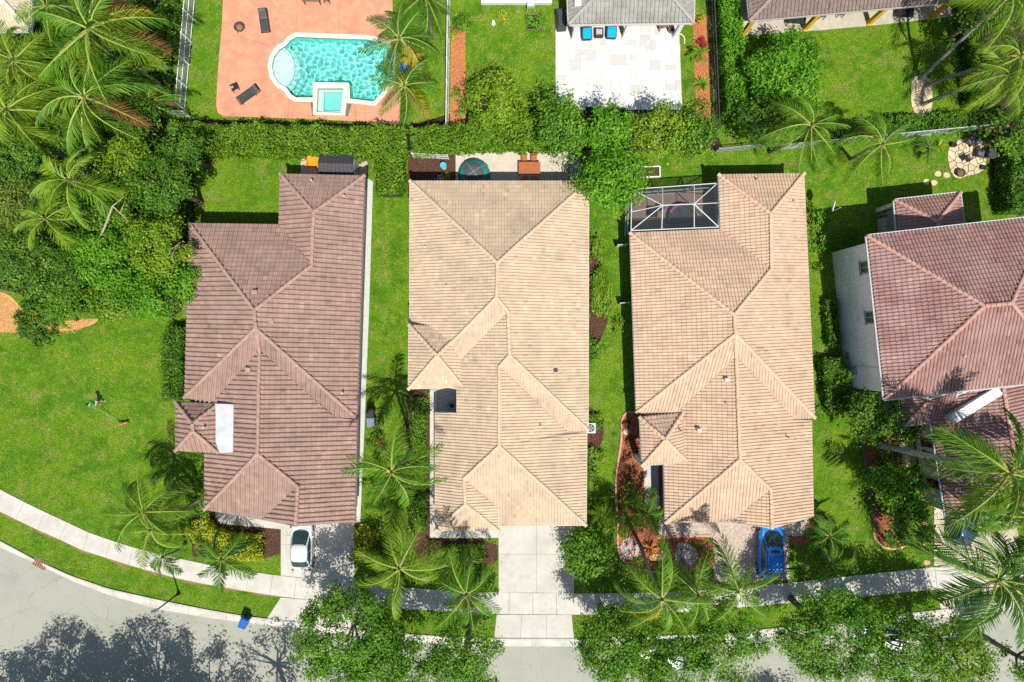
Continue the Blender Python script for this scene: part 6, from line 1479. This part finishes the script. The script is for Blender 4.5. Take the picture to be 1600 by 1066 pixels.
for k in range(2): g = G(); g.bbox(hw_,hw_+.04,-.72+k*.73,-.02+k*.73,.08,1.75,.015); dr = g.obj('door', mat('shed_door', (0.42,0.43,0.36), (0.36,0.37,0.31), 5, .7), t); g = G(); g.bbox(hw_+.04,hw_+.07,-.12+k*.14,-.06+k*.14,.8,1.1,.01); g.obj('handle', M_black, dr)
t = thing('toy_box', 'bright orange plastic toy slide left of the garden shed', 'toy', P(492,256), R(-10)); g = G()
g.add([(-.45,-.4,0),(.45,-.4,0),(.45,.45,0),(-.45,.45,0),(-.45,.05,.6),(.45,.05,.6),(.45,.45,.62),(-.45,.45,.62)], [(0,1,5,4),(4,5,6,7),(2,3,7,6),(1,2,6,5),(3,0,4,7)]); g.obj('slide', mat('orange_plastic', (0.78,0.33,0.02), (0.7,0.28,0.02), 4, .4), t)
for s in (-1,1): g = G(); g.bbox(min(s*.42,s*.5),max(s*.42,s*.5),-.42,.46,.0,.68,.03); g.obj('side_rail', MATS['orange_plastic'], t)
# ---- back patio of the middle house
t = thing('play_tent', 'teal dome play tent with open front on the middle house\'s back patio', 'tent', P(741, 274)); r0 = 1.35
M_teal = mat('tent_teal', (0.015,0.20,0.19), (0.02,0.27,0.25), 4, .5); M_tentg = mat('tent_mesh', (0.06,0.07,0.065), (0.09,0.10,0.095), 9, .8)
g = G(); n = 20; rows = 7; vs = []
for j in range(rows):
    ph = (math.pi/2)*j/rows
    for k in range(n): a = 2*math.pi*k/n; vs.append((r0*math.cos(ph)*math.cos(a), r0*math.cos(ph)*math.sin(a), 1.25*math.sin(ph)))
vs.append((0,0,1.25)); fs = []
mi = []
for j in range(rows-1):
    for k in range(n):
        fs.append((j*n+k, j*n+(k+1)%n, (j+1)*n+(k+1)%n, (j+1)*n+k)); mi.append(0 if j < 4 else 1)
for k in range(n): fs.append(((rows-1)*n+k, (rows-1)*n+(k+1)%n, rows*n)); mi.append(1)
g.add(vs, fs); g.mi = mi; g.obj('canopy', [M_teal, M_tentg], t, smooth=True)
for a0 in (.6, 2.2): 
    g = G(); g.tube([(r0*1.01*math.cos(a0)*math.cos(q), r0*1.01*math.sin(a0)*math.cos(q), 1.27*math.sin(q)+.01) for q in np.linspace(0, math.pi, 15)], .025, 6); g.obj('pole', M_grey, t)
table('red-brown teak table on the middle house\'s back patio', 827, 266, 0, 1.75, .95, .72, M_teak, M_teakd, 5)
for k,(x,y,rz) in enumerate(((819,249,180),(834,249,180),(820,283,0),(835,283,0))): chair(['left teak chair on the hedge side of the teak table','right teak chair on the hedge side of the teak table','left teak chair in the eave\'s shade below the teak table','right teak chair in the eave\'s shade below the teak table'][k], x, y, R(rz), M_teakd, M_teak, group='teak chairs round the patio table')
t = thing('covered_grill', 'grill under a pale grey cover at the right end of the back patio', 'grill', P(898,272), 0); g = G()
a = [(-.42,-.95),(.42,-.95),(.46,-.4),(.40,.9),(-.40,.9),(-.46,-.3)]
g.prism(a, 0.0, .85); g.prism(offset(a,.08), .85, 1.08); g.obj('cover', mat('cover_grey', (0.34,0.31,0.34), (0.22,0.20,0.22), 7, .9, .4, 12), t); g = G(); g.tube([(-.48,-.6,.8),(-.55,-.6,.8),(-.55,.3,.8),(-.48,.3,.8)], .02, 6); g.obj('handle', M_black, t)
t = thing('bird_bath', 'small turquoise bowl on a stand in the brown mulch bed', 'bird bath', P(694,262)); g = G(); g.lathe([(.14,0),(.05,.08),(.04,.55),(.22,.7),(.26,.74),(.2,.72)], 14); g.obj('bowl', mat('glaze_teal', (0.04,0.42,0.50), (0.1,0.5,0.56), 8, .2), t, smooth=True); g = G(); g.lathe([(.2,.0),(.2,.06),(.1,.08)], 12); g.obj('foot', M_grey, t)
for k,(x,y,s,m_,lab) in enumerate(((688,279,.18,M_alu,'pale plastic crate in the eave\'s shade behind the middle house'),(682,283,.16,mat('crate_teal', (0.12,0.40,0.38), None, rough=.5),'teal crate in the eave\'s shade behind the middle house'))):
    t = thing('crate', lab, 'crate', P(x,y)); g = G(); g.box(-s,s,-s,s,0,.04); g.obj('floor', m_, t)
    for q in range(4): M = Matrix.Rotation(q*math.pi/2,4,'Z'); g = G(); g.box(-s,s,s-.02,s,.04,.3,M); g.obj('side', m_, t)
bush('potted yellow-green plant beside the crates behind the middle house', 697, 277, 6, .5, L_yel, 260)
t = thing('fountain', 'round grey fountain bowl in the middle house\'s entry court', 'fountain', (*PX(707,633), .05)); g = G(); g.lathe([(.30,0),(.34,.12),(.16,.22),(.14,.5),(.36,.62),(.40,.68),(.34,.66),(.1,.6)], 18); g.obj('bowl', mat('fountain_grey', (0.34,0.36,0.36), (0.26,0.28,0.28), 6, .8), t, smooth=True); g = G(); g.lathe([(.2,.63),(.19,.65),(.05,.66)], 14); g.obj('basin_water', M_black, t)
# ---- grey-roofed house's lanai furniture
M_wicker = mat('wicker', (0.07,0.045,0.035), (0.05,0.03,0.025), 30, .8); M_cyan = mat('cushion_cyan', (0.0,0.40,0.74), (0.0,0.36,0.68), 5, .8)
def armchair(label, px, py, rz):
    t = thing('armchair', label, 'armchair', (*PX(px, py), .06), rz, 'wicker armchairs with cyan cushions'); g = G(); g.bbox(-.40,.40,-.42,.40,.04,.36,.03); g.obj('base', M_wicker, t)
    for s in (-1,1): g = G(); g.bbox(min(s*.32,s*.42),max(s*.32,s*.42),-.42,.40,.36,.56,.03); g.obj('armrest', M_wicker, t)
    g = G(); g.bbox(-.40,.40,.30,.42,.36,.78,.03); g.obj('backrest', M_wicker, t); g = G(); g.bbox(-.36,.36,-.41,.29,.36,.60,.05); g.obj('cushion', M_cyan, t); g = G(); g.bbox(-.36,.36,.16,.30,.60,.86,.05); g.obj('back_cushion', M_cyan, t); return t
armchair('left wicker armchair with cyan cushions by the white stone patio', 916, 57, R(3)); armchair('right wicker armchair with cyan cushions by the white stone patio', 954, 55, R(-2))
t = thing('coffee_table', 'small dark wicker table between the two cyan armchairs', 'table', (*PX(935,54), .06)); g = G(); g.bbox(-.36,.36,-.36,.36,0,.42,.02); g.obj('base', M_wicker, t); g = G(); g.bbox(-.24,.24,-.22,.22,.42,.45,.01); g.obj('glass_top', mat('table_glass', (0.55,0.62,0.60), (0.25,0.3,0.3), 9, .1), t)
table('small slatted tea table on the right of the white stone patio', 1034, 44, R(20), .8, .5, .5, M_wkr, M_black, 5); t = thing('planter', 'round brown pot by the right lanai column', 'planter', (*PX(1047,50), .06)); g = G(); g.lathe([(.16,0),(.22,.3),(.24,.34),(.2,.34),(.18,.28)], 14); g.obj('pot', mat('terracotta', (0.30,0.14,0.09), (0.22,0.1,0.07), 7, .8), t, smooth=True); g = G(); g.lathe([(.18,.27),(.1,.3)], 12); g.obj('soil', M_soil, t)
t = thing('grill', 'black covered barbecue beside the left corner of the grey roof', 'grill', P(876,36), R(4)); g = G(); g.bbox(-.38,.38,-.8,.8,.1,.85,.05); g.bbox(-.32,.32,-.7,.7,.85,1.1,.1); g.obj('cover', mat('cover_black', (0.035,0.04,0.045), (0.06,0.065,0.07), 6, .5), t)
for x in (-.3,.3):
    for y in (-.7,.7): g = G(); g.box(x-.04,x+.04,y-.04,y+.04,0,.1); g.obj('leg', M_black, t)
t = thing('garden_bed', 'small square wooden bed with herbs left of the black barbecue', 'planter', P(835,36)); 
for q in range(4): M = Matrix.Rotation(q*math.pi/2,4,'Z'); g = G(); g.box(-.62,.62,.58,.66,0,.18,M); g.obj('board', M_wkr, t)
g = G(); g.box(-.57,.57,-.57,.57,0,.12); g.obj('soil', M_soil, t)
chair('pale metal chair on the lawn at the top edge near the white porch', 829, 13, R(0), M_alu, mat('sling_grey', (0.42,0.46,0.47), None, rough=.6), w_=.3)
t = thing('garden_gnome', 'small white garden ornament on the lawn by the white porch', 'ornament', P(771,38)); g = G(); g.lathe([(.16,0),(.18,.1),(.13,.35),(.08,.42),(.12,.55),(.03,.7)], 12); g.obj('figure', M_white, t, smooth=True); g = G(); g.lathe([(.2,0),(.2,.05),(.15,.06)], 12); g.obj('base', M_grey, t)
bush('low pinkish plant beside the white garden ornament', 784, 27, 7, .4, L_yel, 261)
# brown-roofed house's porch furniture
table('dark outdoor table on the brown-roofed house\'s porch, left bay', 1240, 36, R(-5), 1.4, .8, .7, M_black, M_black, 6)
for k,(x,y,rz) in enumerate(((1282,27,-90),(1310,24,90))): chair(['dark chair','dark chair facing it'][k]+[' left in the middle porch bay of the brown-roofed house',' in the middle porch bay of the brown-roofed house'][k], x, y, R(rz), M_black, M_dkgrey)
table('dark table in the right porch bay under the palm shadow', 1408, 26, R(-5), 1.2, .8, .7, M_black, M_black, 5)
# ---- bistro terrace at the right
def sling(label, px, py, rz, s=1.0):
    return chair(label, px, py, rz, M_black, mat('sling_dark', (0.075,0.075,0.085), (0.10,0.10,0.11), 8, .6), .06, True, 'black chairs on the flagstone patio', .95, .33*s, mat('sling_pad', (0.13,0.13,0.15), (0.10,0.10,0.12), 8, .8))
sling('black sling chair in the middle of the flagstone patio', 1511, 222, R(150)); sling('black sling chair on the right of the flagstone patio', 1526, 243, R(80)); sling('black sling chair on the left of the flagstone patio facing the pot', 1505, 250, R(-60), .8)
t = thing('bistro_table', 'round black table at the right edge of the flagstone patio', 'table', (*PX(1541,244), .05)); g = G(); g.lathe([(.42,.68),(.44,.70),(.42,.72)], 22); g.obj('top', mat('table_black', (0.05,0.05,0.055), (0.075,0.075,0.08), 12, .4), t); g = G(); g.lathe([(.22,0),(.22,.03),(.04,.08),(.035,.68)], 12); g.obj('pedestal', M_black, t)
t = thing('plant_stand', 'folding grey metal stand behind the middle black chair', 'stand', (*PX(1524,224), .04), R(30)); 
for a in (35,-35,100): M = Matrix.Rotation(R(a),4,'Z'); g = G(); g.box(-.38,.38,-.03,.03,.45,.49,M); g.obj('bar', M_grey, t); g = G(); g.box(-.36,-.31,-.02,.02,0,.46,M); g.obj('leg', M_grey, t)
t = thing('planter', 'dark pot of reddish plants at the lower edge of the flagstone patio', 'planter', (*PX(1497,272), .05)); g = G(); g.lathe([(.22,0),(.32,.3),(.35,.36),(.30,.36),(.26,.28)], 16); g.obj('pot', mat('pot_dark', (0.06,0.035,0.03), None, rough=.7), t, smooth=True); g = G(); g.lathe([(.27,.3),(.1,.36)], 12); g.obj('plant', mat('plant_rust', (0.22,0.08,0.06), (0.10,0.12,0.04), 16, .8), t)
t = thing('planter', 'small dark pot at the right of the flagstone patio', 'planter', (*PX(1533,263), .05)); g = G(); g.lathe([(.13,0),(.18,.22),(.2,.26),(.15,.26),(.14,.2)], 14); g.obj('pot', M_black, t, smooth=True); g = G(); g.lathe([(.15,.2),(.05,.22)], 10); g.obj('soil', M_soil, t)
t = thing('planter', 'small black pot at the upper left corner of the flagstone patio', 'planter', (*PX(1487,228), .05)); g = G(); g.lathe([(.15,0),(.2,.25),(.22,.3),(.17,.3),(.15,.22)], 14); g.obj('pot', M_black, t, smooth=True); g = G(); g.lathe([(.16,.22),(.05,.25)], 10); g.obj('soil', M_soil, t)
# ---- air conditioner, satellite dish
t = thing('air_conditioner', 'white air conditioner with round fan beside the middle house', 'air conditioner', P(921,667)); g = G(); g.bbox(-.42,.42,-.42,.42,.05,.85,.03); g.obj('casing', M_alu, t); g = G(); g.lathe([(.33,.85),(.33,.875),(.30,.88),(.30,.86)], 20); g.obj('fan_ring', M_dkgrey, t)
for k in range(5): M = Matrix.Translation((0,0,.862)) @ Matrix.Rotation(k*1.2566,4,'Z'); g = G(); g.box(.05,.29,-.05,.05,-.004,.004,M); g.obj('fan_blade', M_grey, t)
g = G(); g.lathe([(.06,.86),(.06,.89),(.02,.9)], 10); g.obj('fan_hub', M_black, t); g = G(); g.box(-.5,.5,-.5,.5,0,.05); g.obj('base', M_conc, t)
t = thing('satellite_dish', 'white satellite dish on a pole at the peach roof\'s right eave', 'satellite dish', P(1272,334)); g = G(); g.tube([(0,0,0),(0,0,2.9),(.0,-.05,3.05)], .03, 8); g.obj('mast', M_grey, t)
M = Matrix.Translation((0,0,3.1)) @ Matrix.Rotation(R(62),4,'Y') @ Matrix.Rotation(R(15),4,'X'); g = G(); g.lathe([(.02,0),(.2,.02),(.36,.08),(.42,.12),(.43,.12),(.36,.06),(.2,0),(.02,-.02)], 20, M=M); g.obj('dish', M_white, t, smooth=True); g = G(); g.tube([M @ Vector((0,-.4,.1)), M @ Vector((0,-.05,.55))], .015, 6); g.tube([M @ Vector((0,-.08,.5)), M @ Vector((0,0,.62))], .04, 8); g.obj('feed_arm', M_grey, t)
t = thing('stone_disc', 'round cream stepping disc at the top of the red bed', 'stone', P(978.5,675)); g = G(); g.lathe([(.24,0),(.25,.05),(.22,.07)], 16); g.obj('disc', mat('cream_stone', (0.66,0.60,0.42), (0.58,0.52,0.38), 8, .8), t)
t = thing('marble_plank', 'slim white stone plank leaning in the red bed', 'stone', P(1037,868), R(-65)); g = G(); g.bbox(-.48,.48,-.05,.05,.0,.22,.02); g.obj('plank', M_white, t)
t = thing('boulder', 'yellow sandstone boulder beside the rust bromeliad', 'boulder', P(1024,870)); g = G(); g.prism([(x-t.location.x, y-t.location.y) for x, y in pxpoly(blob(1024,870,11,9,.55))], 0, .16); g.obj('rock', mat('rock_yellow', (0.66,0.46,0.16), (0.52,0.36,0.14), 5, .9, .4, 10), t)
t = thing('planter_box', 'white-framed raised planting bed above the screened porch', 'planter', P(1008,270), R(2)); 
for x0,x1,y0,y1 in ((-1.15,1.2,.38,.46),(-1.15,1.2,-.46,-.38),(1.12,1.2,-.38,.38),(-1.15,-1.07,-.38,.38)): g = G(); g.box(x0,x1,y0,y1,0,.3); g.obj('board', M_white, t)
g = G(); g.box(-1.07,1.12,-.38,.38,0,.2); g.obj('soil', M_mulch, t)
for k,(x,y) in enumerate(((995,264),(1006,266),(1018,265))): bush(['left','middle','right'][k]+' dry herb in the white-framed raised bed', x, y, 5, .35, L_hedge, 265+k, per=14)
# ---- screen enclosure behind the peach-roofed house
t = thing('screen_enclosure', 'screened porch cage with white aluminium bars behind the peach roof', 'screen porch', P(1055, 335)); o0 = t.location
C = [P(987,296,2.6), P(1121,286.5,2.6), P(1123,355,2.75), P(986,360.5,2.75)]; K1 = P(1035.5,321,3.7); K2 = P(1084.5,319,3.7)
def bar(a, b, r=.026, nm='bar', m=None): a = a-o0; b = b-o0; g = G(); d = b-a; M = Matrix.Translation(a) @ d.to_track_quat('X','Z').to_matrix().to_4x4(); g.box(0,d.length,-r,r,-r,r,M); return g.obj(nm, m or M_alu, t)
for a, b in ((C[0],C[1]),(C[1],C[2]),(C[2],C[3]),(C[3],C[0]),(C[0],K1),(C[3],K1),(C[1],K2),(C[2],K2),(K1,K2)): bar(a, b, .032)
for f, K in ((.36,K1),(.73,K2)): bar(C[0].lerp(C[1],f), K); bar(C[3].lerp(C[2],f-.01), K)
bar(C[0].lerp(C[3],.55), K1); bar(C[1].lerp(C[2],.45), K2)
for f in (0,.36,.73,1): q = C[0].lerp(C[1],f); bar(Vector((q.x,q.y,0)), q, .05, 'post')
for f in (.5,): q = C[0].lerp(C[3],f); bar(Vector((q.x,q.y,0)), q, .05, 'post')
for h_ in (.15,1.2): a = C[0].copy(); a.z = h_; b = C[1].copy(); b.z = h_; bar(a, b, .05, 'rail'); b = C[3].copy(); b.z = h_; bar(a, b, .05, 'rail')
for f0,f1 in ((.36,.2),(.73,.6)): a = C[0].lerp(C[1],f0); b = C[0].lerp(C[1],f1); b.z = .2; bar(a, b, .035, 'brace')
M_scr = glassmat('screen_mesh', (0.035,0.045,0.05), .9, .42, .1)
for q in ((C[0],C[1],K2,K1),(C[1],C[2],K2),(C[2],C[3],K1,K2),(C[3],C[0],K1)): g = G(); g.add([v-o0-Vector((0,0,.03)) for v in q], [tuple(range(len(q)))]); g.obj('screen', M_scr, t)
for a, b in ((C[0],C[1]),(C[0],C[3])): a2 = Vector((a.x,a.y,.1)); b2 = Vector((b.x,b.y,.1)); g = G(); g.add([v-o0 for v in (a,b,b2,a2)], [(0,1,2,3)]); g.obj('screen', M_scr, t)
# things inside it
small_table('low dark table inside the screened porch', 1018, 333, 0, .4); chair('dark chair on the left inside the screened porch', 1030, 326, R(30), M_black, M_dkgrey)
t = thing('spa_tub', 'round dark tub with purple rim inside the screened porch', 'hot tub', P(1064,342)); g = G(); g.lathe([(1.15,0),(1.2,.5),(1.12,.55),(1.0,.5),(.98,.2),(.4,.15)], 28); g.obj('shell', mat('tub_shell', (0.05,0.06,0.065), (0.08,0.09,0.09), 6, .5), t, smooth=True)
for a in range(95,165,14): x, y = 1.08*math.cos(R(a)), 1.08*math.sin(R(a)); M = Matrix.Translation((x,y,.58)) @ Matrix.Rotation(R(a),4,'Z'); g = G(); g.bbox(-.11,.11,-.11,.11,-.05,.05,.03,M); g.obj('headrest', mat('purple_foam', (0.42,0.13,0.45), (0.5,0.2,0.5), 8, .7), t)
# ---- fences
_pk = {}
def fence(label, p0, p1, h, m, style='picket', sp=0.115, post=1.9, top_m=None, group=None):
    a = Vector((*PX(*p0), 0)); b = Vector((*PX(*p1), 0)); d = b-a; L = d.length; t = thing('fence', label, 'fence', a, math.atan2(d.y, d.x), group)
    n = max(1, round(L/post))
    for k in range(n+1): g = G(); x = L*k/n; g.bbox(x-.05,x+.05,-.05,.05,0,h+.06,.012); g.obj('post', m, t)
    if style == 'picket':
        for z in (.15,h*.55,h-.08): g = G(); g.box(0,L,-.02,.02,z,z+.05); g.obj('rail', m, t)
        key = (m.name, h)
        if key not in _pk: g = G(); g.box(-.017,.017,-.034,-.021,.05,h); _pk[key] = g.mesh('picket', m)
        for k in range(1, int(L/sp)): o = bpy.data.objects.new('picket', _pk[key]); link(o, t); o.location = (k*sp, 0, 0)
    else:
        for k in range(n):
            x0, x1 = L*k/n+.05, L*(k+1)/n-.05; g = G(); g.box(x0,x1,-.015,.015,.08,h-.08); g.obj('panel', m, t)
            g = G(); g.box(x0,x1,-.03,.03,h-.08,h); g.obj('rail', m, t); g = G(); g.box(x0,x1,-.03,.03,.03,.1); g.obj('rail', m, t)
    return t
M_fw = mat('fence_white', (0.72,0.74,0.76), (0.66,0.68,0.70), 3, .5); M_fg = mat('fence_greywhite', (0.46,0.50,0.50), (0.38,0.42,0.42), 3, .6)
fence('white picket fence left of the pool terrace', (309,-40), (290,172), 1.75, M_fw, sp=.13)
fence('short white picket fence end closing the corner above the hedge', (272,182), (298,183), 1.4, M_fw, sp=.13)
fence('white fence seen edge-on right of the pool lawn', (703,-30), (700,205), 1.8, M_fw, 'panel')
fence('dark metal fence along the red mulch strip', (1106,-20), (1116,208), 1.6, M_dkgrey, sp=.13)
fence('white picket fence at the brown mulch bed, half hidden by the hedge', (647,246), (701,249), 1.2, M_fw, sp=.13)
fence('grey-white fence above the peach-roofed house beside the hedge', (1118,238), (1205,229), 1.1, M_fg, sp=.13)
fence('long grey-white panel fence below the clipped hedge', (1212,234), (1535,203), 1.4, M_fg, 'panel')
fence('white side gate on the west of the peach-roofed house, upper', (962,386), (976,385), 1.2, M_fg, 'panel'); fence('white side gate on the west of the peach-roofed house, lower', (966,475), (980,474), 1.2, M_fg, 'panel')
t = thing('hose', 'curled white hose at the right corner of the stone patio', 'hose', P(1066,58)); g = G(); g.tube([(.5*math.cos(a)-.3,.55*math.sin(a)-.3,.05) for a in np.linspace(-.5,1.7,12)], .04, 6); g.obj('tube', M_white, t, smooth=True)
# ---- person and dog
def skin_obj(name, joints, edges, parent, m, sub=2):
    me = bpy.data.meshes.new(name); me.from_pydata([j[0] for j in joints], edges, []); ob = bpy.data.objects.new(name, me); link(ob, parent)
    sk = ob.modifiers.new('skin', 'SKIN'); sv = me.skin_vertices[0].data
    for i, j in enumerate(joints): sv[i].radius = j[1] if isinstance(j[1], tuple) else (j[1], j[1]); sv[i].use_root = (i == 0)
    sk.use_smooth_shade = True; ss = ob.modifiers.new('sub', 'SUBSURF'); ss.levels = sub; ss.render_levels = sub
    me.materials.append(m); return ob
pz = thing('person', 'person in a green shirt and light shorts walking a dog on the lawn', 'person', (*PX(159,629), .0), R(180))
M_skin = mat('skin', (0.50,0.30,0.20), None, rough=.6); M_shirt = mat('shirt_green', (0.01,0.42,0.06), (0.015,0.36,0.05), 9, .9); M_short = mat('shorts_pale', (0.46,0.44,0.38), None, rough=.9)
J = [((0,0,.95),(.15,.11)),((.05,0,1.15),(.14,.11)),((.10,0,1.36),(.17,.11)),((.14,0,1.48),(.07,.07)),((.17,0,1.60),(.085,.095)),((.18,0,1.72),(.07,.08)),
     ((.02,.10,.90),.085),((.16,.11,.50),.06),((.06,.11,.09),.042),((.20,.12,.04),.035),((.02,-.10,.90),.085),((-.05,-.11,.50),.06),((-.24,-.11,.10),.042),((-.10,-.12,.04),.035),
     ((.11,.21,1.40),.055),((.08,.27,1.14),.042),((.24,.28,.95),.032),((.30,.27,.90),.028),((.11,-.21,1.40),.055),((.02,-.27,1.14),.042),((.08,-.29,.92),.032),((.10,-.29,.85),.028)]
E = [(0,1),(1,2),(2,3),(3,4),(4,5),(0,6),(6,7),(7,8),(8,9),(0,10),(10,11),(11,12),(12,13),(2,14),(14,15),(15,16),(16,17),(2,18),(18,19),(19,20),(20,21)]
skin_obj('body', J, E, pz, M_skin)
skin_obj('shirt', [((.0,0,.98),(.185,.135)),((.05,0,1.16),(.175,.135)),((.10,0,1.37),(.195,.135)),((.12,0,1.44),(.12,.1)),((.115,.22,1.40),.075),((.09,.265,1.22),.065),((.115,-.22,1.40),.075),((.05,-.265,1.22),.065)], [(0,1),(1,2),(2,3),(2,4),(4,5),(2,6),(6,7)], pz, M_shirt)
skin_obj('shorts', [((0,0,.94),(.17,.125)),((.03,.105,.86),.105),((.12,.11,.60),.088),((.015,-.105,.86),.105),((-.02,-.11,.60),.088)], [(0,1),(1,2),(0,3),(3,4)], pz, M_short)
g = G(); g.lathe([(.02,1.82),(.075,1.80),(.10,1.73),(.102,1.66)], 14, (.165,0)); g.obj('hair', mat('hair', (0.05,0.03,0.02), None, rough=.7), pz, smooth=True)
for s in (-1,1):
    g = G(); g.lathe([(.012,1.645),(.016,1.66),(.01,1.672)], 8, (.262,s*.035)); g.obj('eye', M_black, pz)
    for q in range(4): pass
    hx = (.30,.27,.90) if s > 0 else (.10,-.29,.85)
    for q in range(4): g = G(); g.tube([Vector(hx)+Vector((.012*q-.02,0,-.01)), Vector(hx)+Vector((.012*q-.01,.0,-.06)), Vector(hx)+Vector((.012*q+.005,0,-.09+.006*q))], [.011,.010,.007], 6); g.obj('finger', M_skin, pz)
    g = G(); g.tube([Vector(hx)+Vector((.02,0,.01)), Vector(hx)+Vector((.05,0,-.03))], [.012,.009], 6); g.obj('thumb', M_skin, pz)
g = G(); g.tube([(.26,0,1.62),(.285,0,1.60)], [.02,.014], 6); g.obj('nose', M_skin, pz)
for s,(x,y) in ((1,(.16,.12)),(-1,(-.15,-.115))): g = G(); g.bbox(x-.12,x+.13,y-.05,y+.05,0,.08,.025); g.obj('shoe', M_white, pz)
dg = thing('dog', 'small orange-brown dog on a leash on the lawn', 'dog', (*PX(196.5,661), .0), R(195))
M_fur = mat('fur_orange', (0.48,0.20,0.06), (0.38,0.14,0.04), 14, .9)
DJ = [((-.22,0,.36),(.085,.09)),((-.02,0,.35),(.085,.08)),((.20,0,.37),(.095,.115)),((.33,0,.48),(.06,.065)),((.43,0,.54),(.06,.06)),((.54,0,.51),(.032,.032)),
      ((-.26,.08,.30),.06),((-.20,.085,.20),.035),((-.30,.085,.12),.022),((-.27,.085,.02),.022),((-.26,-.08,.30),.06),((-.24,-.085,.20),.035),((-.34,-.085,.12),.022),((-.31,-.085,.02),.022),
      ((.22,.08,.28),.045),((.21,.08,.15),.026),((.22,.08,.02),.022),((.22,-.08,.28),.045),((.26,-.08,.15),.026),((.27,-.08,.02),.022),((-.33,0,.42),.03),((-.45,0,.52),.018)]
DE = [(0,1),(1,2),(2,3),(3,4),(4,5),(0,6),(6,7),(7,8),(8,9),(0,10),(10,11),(11,12),(12,13),(2,14),(14,15),(15,16),(2,17),(17,18),(18,19),(0,20),(20,21)]
skin_obj('body', DJ, DE, dg, M_fur)
for s in (-1,1): g = G(); g.add([(.40,s*.03,.58),(.45,s*.05,.58),(.41,s*.075,.66),(.38,s*.06,.57)], [(0,1,2),(1,3,2),(0,2,3),(0,3,1)]); g.obj('ear', mat('fur_dark', (0.10,0.05,0.03), None, rough=.9), dg)
ha = pz.matrix_basis @ Vector((.30,.27,.88)); da = dg.matrix_basis @ Vector((.30,0,.52)); g = G(); o_ = Vector((ha.x, ha.y, 0))
pts = [ha.lerp(da, f) - Vector((0,0,.45*math.sin(f*math.pi))) - o_ for f in np.linspace(0,1,12)]; g.tube(pts, .012, 5); ob = g.obj('leash', mat('leash_pale', (0.5,0.45,0.3), None, rough=.8)); ob.location = o_; tag(ob, 'thin pale leash between the person and the dog', 'leash')
gp = pxpoly([(1233,806),(1259,812),(1258,834),(1241,838)]); sheet('gravel_bed', gp, 0.035, MATS['gravel_base']); gravel(gp, 700, 0.04, M_grav, z=0.035)
# porch of the left house: back-door bits of the two-storey house
t = thing('storage_box', 'pale wooden cabinet in the shade behind the two-storey house', 'cabinet', P(1378,352), R(6)); g = G(); g.bbox(-.4,.4,-.9,.5,0,1.1,.02); g.obj('body', mat('cab_tan', (0.42,0.36,0.28), (0.36,0.31,0.24), 5, .8), t)
for k in range(2): g = G(); g.bbox(-.42,-.40,-.85+k*.68,-.2+k*.68,.06,1.02,.005); g.obj('door', MATS['cab_tan'], t)
t = thing('beam', 'pale beam across the patio edge behind the two-storey house', 'beam', P(1372,338), R(9)); g = G(); g.bbox(-.1,1.7,-.12,.12,2.0,2.25,.02); g.obj('timber', M_grey, t)
for x in (0,1.6): g = G(); g.box(x-.06,x+.06,-.06,.06,0,2.0); g.obj('post', M_grey, t)

# ------------------------------------------------------------------ lawn blades (stuff)
def lawn():
    rs = np.random.RandomState(77); n = 420000
    x = rs.uniform(*sorted((PX(-60,0)[0], PX(1660,0)[0])), n); y = rs.uniform(PX(0,1010)[1], PX(0,-40)[1], n)
    keep = np.ones(n, bool)
    for pl in EXCL:
        xs = [p[0] for p in pl]; ys = [p[1] for p in pl]
        bb = (x > min(xs)) & (x < max(xs)) & (y > min(ys)) & (y < max(ys)); idx = np.where(bb)[0]
        if len(idx): keep[idx[pip(x[idx], y[idx], pl)]] = False
    keep &= ~pip(x, y, pxpoly(road))
    x = x[keep]; y = y[keep]; n = len(x)
    a = rs.uniform(0, 6.28, n); l = rs.uniform(.06, .16, n); w_ = rs.uniform(.02, .045, n); tip = rs.uniform(.02, .075, n)
    V = np.zeros((n,3,3)); cx, sx = np.cos(a), np.sin(a)
    V[:,0] = np.stack([x - sx*w_, y + cx*w_, np.full(n,.005)],1); V[:,1] = np.stack([x + sx*w_, y - cx*w_, np.full(n,.005)],1); V[:,2] = np.stack([x + cx*l, y + sx*l, tip],1)
    m = M_lawn_blade
    me = npmesh('lawn_grass', V.reshape(-1,3), 3, m, rs.rand(n)); tag(link(bpy.data.objects.new('lawn_grass', me)), 'short green lawn grass between the houses', 'grass', kind='stuff')
lawn()
